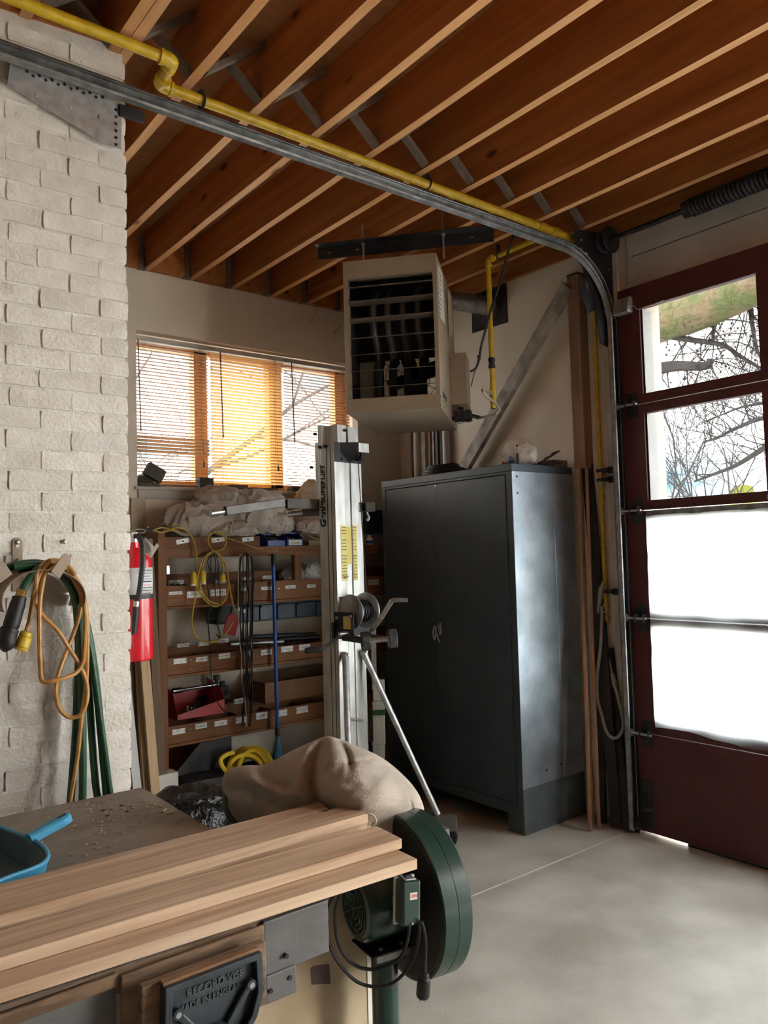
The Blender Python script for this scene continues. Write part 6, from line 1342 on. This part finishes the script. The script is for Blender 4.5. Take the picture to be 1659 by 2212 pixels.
text('RECORD VISE', 0.0185, (cxv+0.006, 1.3545, zc-0.032), (1, 0, 0), (0, 0, 1), M_cast, vt, ext=0.0012, bold=0.0004)
text('MADE IN ENGLAND', 0.0155, (cxv+0.002, 1.3545, zc-0.054), (1, 0, 0), (0, 0, 1), M_cast, vt, ext=0.0012, bold=0.0003)
MB().bb(vx0, vx1, 1.350, 1.367, zc-0.002, zc+0.004).build('worn_edge', pm('rusty_edge', (0.20, 0.10, 0.045), (0.32, 0.17, 0.08), sc=30, rough=0.6), vt, 0.001)

# ------------------------------------------------------------------ dust collector
M_dgreen = pm('dark_green_enamel', (0.008, 0.035, 0.026), (0.013, 0.05, 0.038), sc=8, rough=0.28, coat=0.3)
fa = math.radians(172); ax = V((math.cos(fa), math.sin(fa), 0))      # from fan towards motor
fc = PD(2.04, 866, 1934); FR = 0.203
dc = thing('dust_collector', 'dark green dust collector with round blower and motor on post', 'dust collector', (PD(1.98, 832, 2100).x, PD(1.98, 832, 2100).y, 0))
MB().lathe(fc, -ax, [(0.02, 0), (FR-0.004, 0), (FR, 0.003), (FR, 0.040), (FR-0.001, 0.041), (FR-0.001, 0.043), (FR, 0.044), (FR, 0.082), (FR-0.004, 0.086), (0.02, 0.086)], 64).build('blower_housing', M_dgreen, dc)
MB().lathe(fc+ax*0.0005, ax, [(0.01, 0), (FR-0.012, 0), (FR-0.013, 0.0012), (0.01, 0.0012)], 64).build('housing_face', M_black, dc)
nb = 28
rv = MB().cyl((0, 0, 0), (0, 0, 0.003), 0.003, n=6)
ou = fc-ax*0.04+V((0.07, -0.02, FR*0.75)); MB().beam(ou+V((-0.02, 0, -0.01)), ou+V((0.02, -0.005, -0.01)), 0.06, 0.03).build('lift_leg_box', M_gpaint, dc, 0.003)  # grey box stands for the lift leg's foot beside the blower
mr = 0.083; ml = 0.135
MB().lathe(fc+ax*0.0, ax, [(mr*0.8, 0), (mr*0.96, 0.004), (mr, 0.012), (mr, ml-0.03), (mr*0.985, ml-0.028), (mr*0.985, ml-0.024), (mr*1.01, ml-0.022), (mr*1.01, ml-0.012), (mr*0.93, ml), (mr*0.80, ml+0.004)], 40).build('motor', M_dgreen, dc)
fcg = MB(); ce = fc+ax*(ml+0.005); e1 = ax.cross(V((0, 0, 1))).normalized(); e2_ = V((0, 0, 1))
for rr in (0.012, 0.024, 0.036, 0.048, 0.06): fcg.tube([ce+e1*rr*math.cos(a)+e2_*rr*math.sin(a) for a in [2*PI*i/28 for i in range(28)]], 0.0022, 5, closed=True)
for i in range(4): a = PI*i/4+0.3; fcg.tube([ce+(e1*math.cos(a)+e2_*math.sin(a))*0.062, ce-(e1*math.cos(a)+e2_*math.sin(a))*0.062], 0.0024, 5)
fcg.build('fan_grille', M_dgreen, dc)
MB().cyl(ce-ax*0.006, ce-ax*0.003, 0.062, n=32).build('grille_shade_disc', M_black, dc)  # black disc standing in for the shade behind the grille
pp_ = fc+ax*0.055; pr = 0.0345; zpt = fc.z-mr-0.025
MB().cyl((pp_.x, pp_.y, 0.02), (pp_.x, pp_.y, zpt), pr, n=32).build('post', M_dgreen, dc)
MB().cyl((pp_.x, pp_.y, 0), (pp_.x, pp_.y, 0.02), 0.16, n=32).build('base_plate', M_dgreen, dc, 0.003)
R_ = Matrix((ax, e1, V((0, 0, 1)))).transposed()
MB().box((pp_.x, pp_.y, zpt+0.003), (0.13, 0.11, 0.005), R_).box((pp_.x, pp_.y, zpt+0.015), (0.10, 0.012, 0.03), R_).build('motor_mount', M_dark, dc, 0.001)
MB().box((pp_-e1*0.05+V((0, 0, zpt-pp_.z-0.006))), (0.10, 0.003, 0.022), R_).build('mount_flange', M_oldw if False else M_trackst, dc, 0.001)
for s in (-0.03, 0.03): MB().cyl(V((pp_.x, pp_.y, zpt+0.005))+ax*s-e1*0.035, V((pp_.x, pp_.y, zpt+0.012))+ax*s-e1*0.035, 0.006, n=6).build('bolt', M_steel, dc)
# switch box
bc_ = PD(1.86, 889, 1951); bn = V((math.cos(math.radians(-100)), math.sin(math.radians(-100)), 0.10)).normalized(); bsx = V((0, 0, 1)).cross(bn).normalized(); bup = bn.cross(bsx)
bsx2 = (bsx*math.cos(-0.10)+bup*math.sin(-0.10)); bup2 = bn.cross(bsx2); BR = Matrix((bsx2, bn, bup2)).transposed()
BR.col[1] = -bn if False else bn
sb = MB().box(bc_-bn*0.02, (0.050, 0.045, 0.100), Matrix((bsx2, bn, bup2)).transposed()).build('switch_box', M_dgreen, dc, 0.006, 3)
MB().box(bc_-bn*0.038, (0.058, 0.008, 0.110), Matrix((bsx2, bn, bup2)).transposed()).build('box_back', M_galv, sb, 0.004, 3)
MB().box(bc_-bn*0.02+bup2*0.0505, (0.034, 0.024, 0.003), Matrix((bsx2, bn, bup2)).transposed()).build('switch_bezel', M_steel, sb, 0.001)
MB().box(bc_-bn*0.02+bup2*0.054, (0.020, 0.015, 0.010), Matrix((bsx2, bn, bup2)).transposed()).build('toggle', M_black, sb, 0.002)
st = MB().box(bc_+bn*0.0028+bup2*0.016+bsx2*0.004, (0.020, 0.0006, 0.016), Matrix((bsx2, bn, bup2)).transposed()).build('voltage_sticker', M_paper, dc)
text('120V', 0.0095, bc_+bn*0.0034+bup2*0.016+bsx2*0.004, bsx2 if bsx2.dot(RT) > 0 else -bsx2, bup2, M_fred, st)
MB().cyl(bc_+bn*0.002-bup2*0.044, bc_+bn*0.006-bup2*0.044, 0.003, n=8).build('screw', M_steel, sb)
MB().beam(fc+ax*0.055-e1*mr*0.9, bc_-bn*0.04, 0.03, 0.05).build('box_stem', M_dgreen, dc)
Zc = lambda l: [(680+x*0.217, 1840+y*0.217) for x, y in l]
def ctube(l, D, nm): return MB().tube(cr([PD(D, *p) for p in Zc(l)], 6), 0.0042, 8).build(nm, M_black, dc)
ctube([(300, 330), (215, 400), (140, 540), (115, 740), (150, 930), (240, 1110), (400, 1280), (560, 1340), (720, 1330), (850, 1250), (960, 1100), (1020, 950), (1045, 730), (1030, 690)], 1.86, 'cord_loop')
ctube([(260, 420), (205, 570), (205, 750), (230, 900), (300, 1040), (420, 1140), (560, 1170), (700, 1140), (840, 1060), (910, 930), (940, 770), (930, 720)], 1.875, 'cord_loop')
ctube([(1060, 690), (1090, 800), (1103, 900), (1102, 1000), (1095, 1210)], 1.85, 'cord_tail')
ctube([(790, 200), (850, 240), (900, 290), (930, 330)], 1.87, 'cord_link')
a, c = PD(1.85, *Zc([(1092, 1205)])[0]), PD(1.85, *Zc([(1075, 1445)])[0]); d_ = c-a; L = d_.length
pg = MB().lathe(a, d_, [(0.0095, 0), (0.0115, 0.004), (0.0115, L*0.18), (0.015, L*0.24), (0.0165, L*0.45), (0.0165, L*0.92), (0.014, L)], 18).build('plug', M_black, dc)
for s in (-1, 1): MB().beam(c+RT*s*0.005, c+RT*s*0.006+d_.normalized()*0.012, 0.005, 0.0015).build('prong', M_steel, pg)
# cloth filter bag
M_bagc = pm('brushed_cotton', (0.36, 0.305, 0.25), (0.50, 0.43, 0.36), sc=7, rough=0.95, bump=0.7, bsc=260, dist=0.006)
outl = [(480, 1690), (492, 1664), (530, 1653), (575, 1650), (640, 1617), (700, 1592), (735, 1597), (772, 1612), (830, 1640), (888, 1692), (915, 1742), (912, 1790), (892, 1832), (860, 1860), (800, 1880), (720, 1880), (640, 1862), (570, 1830), (515, 1785), (490, 1740)]
BD = 2.20; oc_ = (705, 1740); poly_ = cr([V((x, y, 0)) for x, y in outl], 8, True)
ang = sorted([(math.atan2(p.y-oc_[1], p.x-oc_[0]), math.hypot(p.x-oc_[0], p.y-oc_[1])) for p in poly_])
def Rof(t):
    t = (t+PI) % (2*PI)-PI
    for i in range(len(ang)):
        a0, r0 = ang[i-1]; a1_, r1 = ang[i]
        if i == 0: a0 -= 2*PI
        if a0 <= t <= a1_: f = (t-a0)/max(1e-6, a1_-a0); return r0+(r1-r0)*f
    a0, r0 = ang[-1]; a1_, r1 = ang[0]; return r0+(r1-r0)*((t-a0)/max(1e-6, a1_+2*PI-a0))
Rs = [Rof(-PI+2*PI*i/180) for i in range(180)]
b = MB(); n, m = 180, 70; vs = []
fh = V((_f.x, _f.y, _f.z)); kpx = BD/F_PX
def crease(x, y, pts, w):
    best = 1e9
    for (ax0, ay0), (ax1, ay1) in zip(pts[:-1], pts[1:]):
        dx, dy = ax1-ax0, ay1-ay0; t = max(0, min(1, ((x-ax0)*dx+(y-ay0)*dy)/(dx*dx+dy*dy))); best = min(best, math.hypot(x-ax0-t*dx, y-ay0-t*dy))
    return math.exp(-(best/w)**2)
cre = [([(735, 1597), (752, 1630), (757, 1655)], 7, .022), ([(700, 1592), (683, 1635), (672, 1680), (676, 1712), (700, 1745), (728, 1768)], 16, .05), ([(757, 1648), (800, 1640), (850, 1662), (882, 1705), (890, 1750), (903, 1800)], 4.5, .010), ([(672, 1690), (715, 1655), (745, 1650)], 5, .008), ([(640, 1745), (662, 1775), (670, 1800)], 14, .03), ([(480, 1700), (540, 1710), (600, 1740), (655, 1745)], 16, .03), ([(560, 1655), (575, 1685), (620, 1700)], 12, .02), ([(700, 1790), (770, 1800), (850, 1770)], 22, .02)]
for j in range(m+1):
    ph = PI*j/m; sp, cp = math.sin(ph)**0.8 if 0 < j < m else 0.0, math.cos(ph)
    for i in range(n):
        t = -PI+2*PI*i/n; R0 = Rs[i]*sp; x, y = oc_[0]+R0*math.cos(t), oc_[1]+R0*math.sin(t)
        lob = 0.10+0.075*math.exp(-(((x-800)/105)**2+((y-1725)/120)**2))+0.035*math.exp(-(((x-575)/90)**2+((y-1725)/60)**2))
        dep = -cp*lob*(1 if cp > 0 else 0.9)*1.25
        if cp > 0:
            for pts, w_, d0 in cre: dep += d0*crease(x, y, pts, w_)*min(1, cp*2)
            dep += 0.010*fbm((x/60, y/60, 0), 1, 3)+0.004*nz((x/22, y/22, 0), 1, 8)
        vs.append(CAM+ray(x, y)*(BD+dep+0.02*((x-700)/200 if x < 700 else 0)*-2))
b.add(vs, [(j*n+i, j*n+(i+1) % n, (j+1)*n+(i+1) % n, (j+1)*n+i) for j in range(m) for i in range(n)], True)
bagc = thing('filter_bag', 'slumped beige cloth filter bag above the dust collector', 'filter bag', PD(BD, 700, 1860))
b.build('cloth', M_bagc, bagc)
MB().tube(cr([PD(2.27, 488, 1705), PD(2.18, 486, 1738), PD(2.14, 497, 1765), PD(2.16, 520, 1790)], 6), 0.008, 8).build('band', pm('green_band', (0.03, 0.05, 0.035), rough=0.7), bagc)
lc = [(795, 1757), (806, 1762), (812, 1772), (809, 1780), (800, 1784)]; MB().tube(cr([PD(1.97, *p) for p in lc], 5), 0.003, 6).build('drawstring', pm('cotton_string', (0.5, 0.44, 0.36), rough=0.9), bagc)
# stained cream bin behind the post
M_cream = pm('stained_cream_panel', (0.44, 0.33, 0.20), (0.60, 0.49, 0.34), sc=3.5, rough=0.7, bump=0.12, bsc=12, dist=0.02, detail=8)
cbn = thing('cream_bin', 'stained cream panelled bin behind the green post', 'bin', (1.1, 1.85, 0))
x1c = PY(1.75, 804, 2100).x
MB().bb(0.62, x1c, 1.75, 1.765, 0, 0.75).build('front_panel', M_cream, cbn, 0.002); MB().bb(x1c-0.015, x1c, 1.765, 2.05, 0, 0.75).build('side_panel', M_cream, cbn, 0.002)
MB().bb(0.62, 0.635, 1.765, 2.05, 0, 0.75).build('side_panel', M_cream, cbn, 0.002); MB().bb(0.635, x1c-0.015, 2.035, 2.05, 0, 0.75).build('back_panel', M_cream, cbn, 0.002); MB().bb(0.635, x1c-0.015, 1.765, 2.035, 0, 0.02).build('bottom', M_cream, cbn)
MB().bb(x1c-0.018, x1c+0.001, 1.7475, 1.75, 0, 0.75).build('corner_bead', M_paper, cbn)
MB().prism([PY(1.7488, *p) for p in ((671, 2091), (680, 2086), (711, 2083), (712, 2090), (714, 2125), (673, 2127))], (0, 0.001, 0)).build('tape_patch', pm('dark_red_tape', (0.05, 0.022, 0.02), (0.11, 0.045, 0.035), sc=14, rough=0.4), cbn)
# black rubbish bag in a bin beyond the bench
M_trash = pm('black_film', (0.003, 0.003, 0.004), rough=0.16, bump=0.9, bsc=38, dist=0.02, c2=(0.005, 0.005, 0.006))
tc0 = PD(2.72, 435, 1755); crumple('rubbish_bag', (tc0.x, tc0.y, 0.40), (0.20, 0.19, 0.36), 31, M_trash, 'shiny black rubbish bag beyond the bench end', 'rubbish bag', 0.0, None, 110, 80, 0.15, 3.2, 0.5)
tc1 = PD(2.35, 470, 1790); crumple('black_bag', (tc1.x, tc1.y, 0.36), (0.11, 0.10, 0.33), 37, M_trash, 'smaller black bag tucked under the filter bag', 'rubbish bag', 0.0, None, 70, 50, 0.15, 3.2, 0.55)
# ------------------------------------------------------------------ trees outside
M_bark = pm('mossy_bark', (0.14, 0.16, 0.055), (0.27, 0.19, 0.11), sc=3.4, rough=0.9, bump=1.0, bsc=9, dist=0.12, lo=0.42, hi=0.60, detail=9)
M_twig = pm('twig_bark', (0.045, 0.039, 0.037), (0.075, 0.064, 0.06), sc=6, rough=0.9)
def grow(b, p, d, L, r, lev, rnd, droop=0.0, seg=5, minr=0.004):
    pts = [p]; dd = V(d).normalized(); rs = [r]
    for i in range(seg):
        dd = (dd+V((rnd.gauss(0, .16), rnd.gauss(0, .16), rnd.gauss(0, .16)-droop))).normalized()
        p = p+dd*(L/seg); pts.append(p); rs.append(max(minr, r*(1-0.75*(i+1)/seg)))
        if lev > 0 and i > 0:
            for q in range(rnd.choice((1, 1, 2))):
                nd = (dd+V((rnd.gauss(0, .7), rnd.gauss(0, .7), rnd.gauss(0.1, .6)))).normalized()
                grow(b, p, nd, L*rnd.uniform(.45, .7), rs[-1]*0.65, lev-1, rnd, droop, 4, minr)
    b.tube(pts, rs, 5 if lev else 4, caps=False)
rnd = random.Random(21)
XO = 9.5
big = thing('near_tree', 'huge mossy tree limb crossing the top door pane', 'tree', (XO, PX(XO, 1700, 600).y-3, 0))
lp = [PX(XO+0.6, 1250, 760), PX(XO+0.4, 1320, 725), PX(XO+0.2, 1400, 690), PX(XO, 1480, 665), PX(XO-0.2, 1560, 632), PX(XO-0.4, 1640, 595), PX(XO-0.6, 1760, 540), PX(XO-0.6, 1900, 600)]
MB().tube(cr(lp, 6), [0.42-0.0035*i for i in range(43)], 20).build('limb', M_bark, big)
b = MB()
root = PX(XO-0.6, 1900, 600)
b.tube(cr([root, root+V((0.2, -0.6, -2)), V((root.x+0.3, root.y-0.8, 0))], 5), 0.55, 16); b.build('trunk', M_bark, big)
b = MB()
for pts, r0 in (([(1640, 630), (1600, 640), (1575, 665), (1545, 700), (1540, 735)], .05), ([(1455, 728), (1500, 735), (1560, 745), (1600, 770), (1650, 800)], .045), ([(1390, 812), (1430, 795), (1470, 790), (1525, 790), (1535, 775)], .10), ([(1620, 645), (1625, 700), (1635, 760)], .04), ([(1660, 620), (1700, 700), (1690, 800)], .05)):
    wp = cr([PX(XO+0.1, *p) for p in pts], 4); b.tube(wp, [max(0.012, r0*(1-0.6*i/len(wp))) for i in range(len(wp))], 7)
    for q in range(1, len(wp), 2):
        for s in range(2): grow(b, wp[q], V((rnd.gauss(0, .3), rnd.gauss(0, 1), rnd.gauss(-.5, .8))), rnd.uniform(.5, 1.1), 0.011, 1, rnd, 0.05, 4, 0.005)
b.build('twigs', M_twig, big)['kind'] = 'stuff'
buds = MB()
for i in range(160):
    p = PX(XO+rnd.uniform(-.4, .5), rnd.uniform(1390, 1660), rnd.uniform(690, 860)); buds.sph(p, 0.016, 5, 4)
buds.build('buds', M_twig, big)['kind'] = 'stuff'
def tree(px, py, X, h, lab, lev=3, r=0.12, seed=1, spread=0.5, n=5):
    g = PX(X, px, py); rr = random.Random(seed); t = thing('bare_tree', lab, 'tree', (g.x, g.y, -0.06), 'bare trees across the road'); b = MB()
    b.tube([V((g.x, g.y, -0.06)), V((g.x, g.y+0.1, h*0.35))], [r, r*0.8], 8)
    for q in range(n): grow(b, V((g.x, g.y+0.1*q/n, h*(0.2+0.15*q/n))), V((rr.gauss(0, spread), rr.gauss(0, spread), 1)), h*0.62, r*0.55, lev, rr, -0.02, 5, 0.008)
    b.build('branches', M_twig, t)
tree(1432, 1090, 24, 7.6, 'bare upright tree seen at left in second door pane', 2, 0.09, 3, 0.28)
tree(1500, 1090, 30, 7.2, 'small bare tree in the middle of second door pane', 2, 0.09, 4, 0.35)
tree(1560, 1090, 27, 6.2, 'low bushy bare tree toward right of second pane', 2, 0.09, 5, 0.5)
b = MB(); lt = thing('leaning_branches', 'bare branches reaching in from right of second pane', 'tree', PX(14, 1760, 1000))
rnd = random.Random(13)
for pts, r0 in (([(1760, 1010), (1680, 955), (1640, 975), (1590, 1005), (1540, 1025), (1500, 1040)], .07), ([(1760, 870), (1690, 895), (1640, 905), (1590, 925), (1550, 945), (1520, 955)], .06), ([(1760, 820), (1700, 850), (1650, 870), (1600, 880), (1550, 900)], .045), ([(1430, 880), (1440, 910), (1455, 950), (1460, 985), (1480, 1005)], .025)):
    wp = cr([PX(14, *p) for p in pts], 5); b.tube(wp, [max(0.014, r0*(1-0.75*i/len(wp))) for i in range(len(wp))], 6)
    for q in range(2, len(wp), 2):
        if r0 > 0.03:
            for s in range(2): grow(b, wp[q], V((rnd.gauss(0, .3), rnd.gauss(0.5, .5), rnd.gauss(.5, .5))), rnd.uniform(.5, 1.1), 0.014, 1, rnd, 0.0, 4, 0.006)
b.build('branches', M_twig, lt)
g = PX(34, 1603, 1057); ub = MB(); rnd = random.Random(2)
ub.sph((g.x, g.y, g.z-1.0), (0.75, 0.75, 1.15), 26, 16, lambda u: 1+0.22*fbm(u, 3, 2)); ub.cyl((g.x, g.y, -0.06), (g.x, g.y, 1.6), 0.1, n=8)
o = ub.build('evergreen', pm('yellow_green_foliage', (0.14, 0.15, 0.012), (0.20, 0.19, 0.02), sc=8, rough=0.9, bump=0.6, bsc=20)); tag(o, 'yellow-green shrub tip at bottom of second door pane', 'shrub')
# behind the back window
tree(340, 1000, 9, 6.5, 'bare tree outside the left part of the back window', 3, 0.14, 8, 0.5)
bpy.data.objects['bare_tree.003'].location = (4.2, 11.5, -0.06)
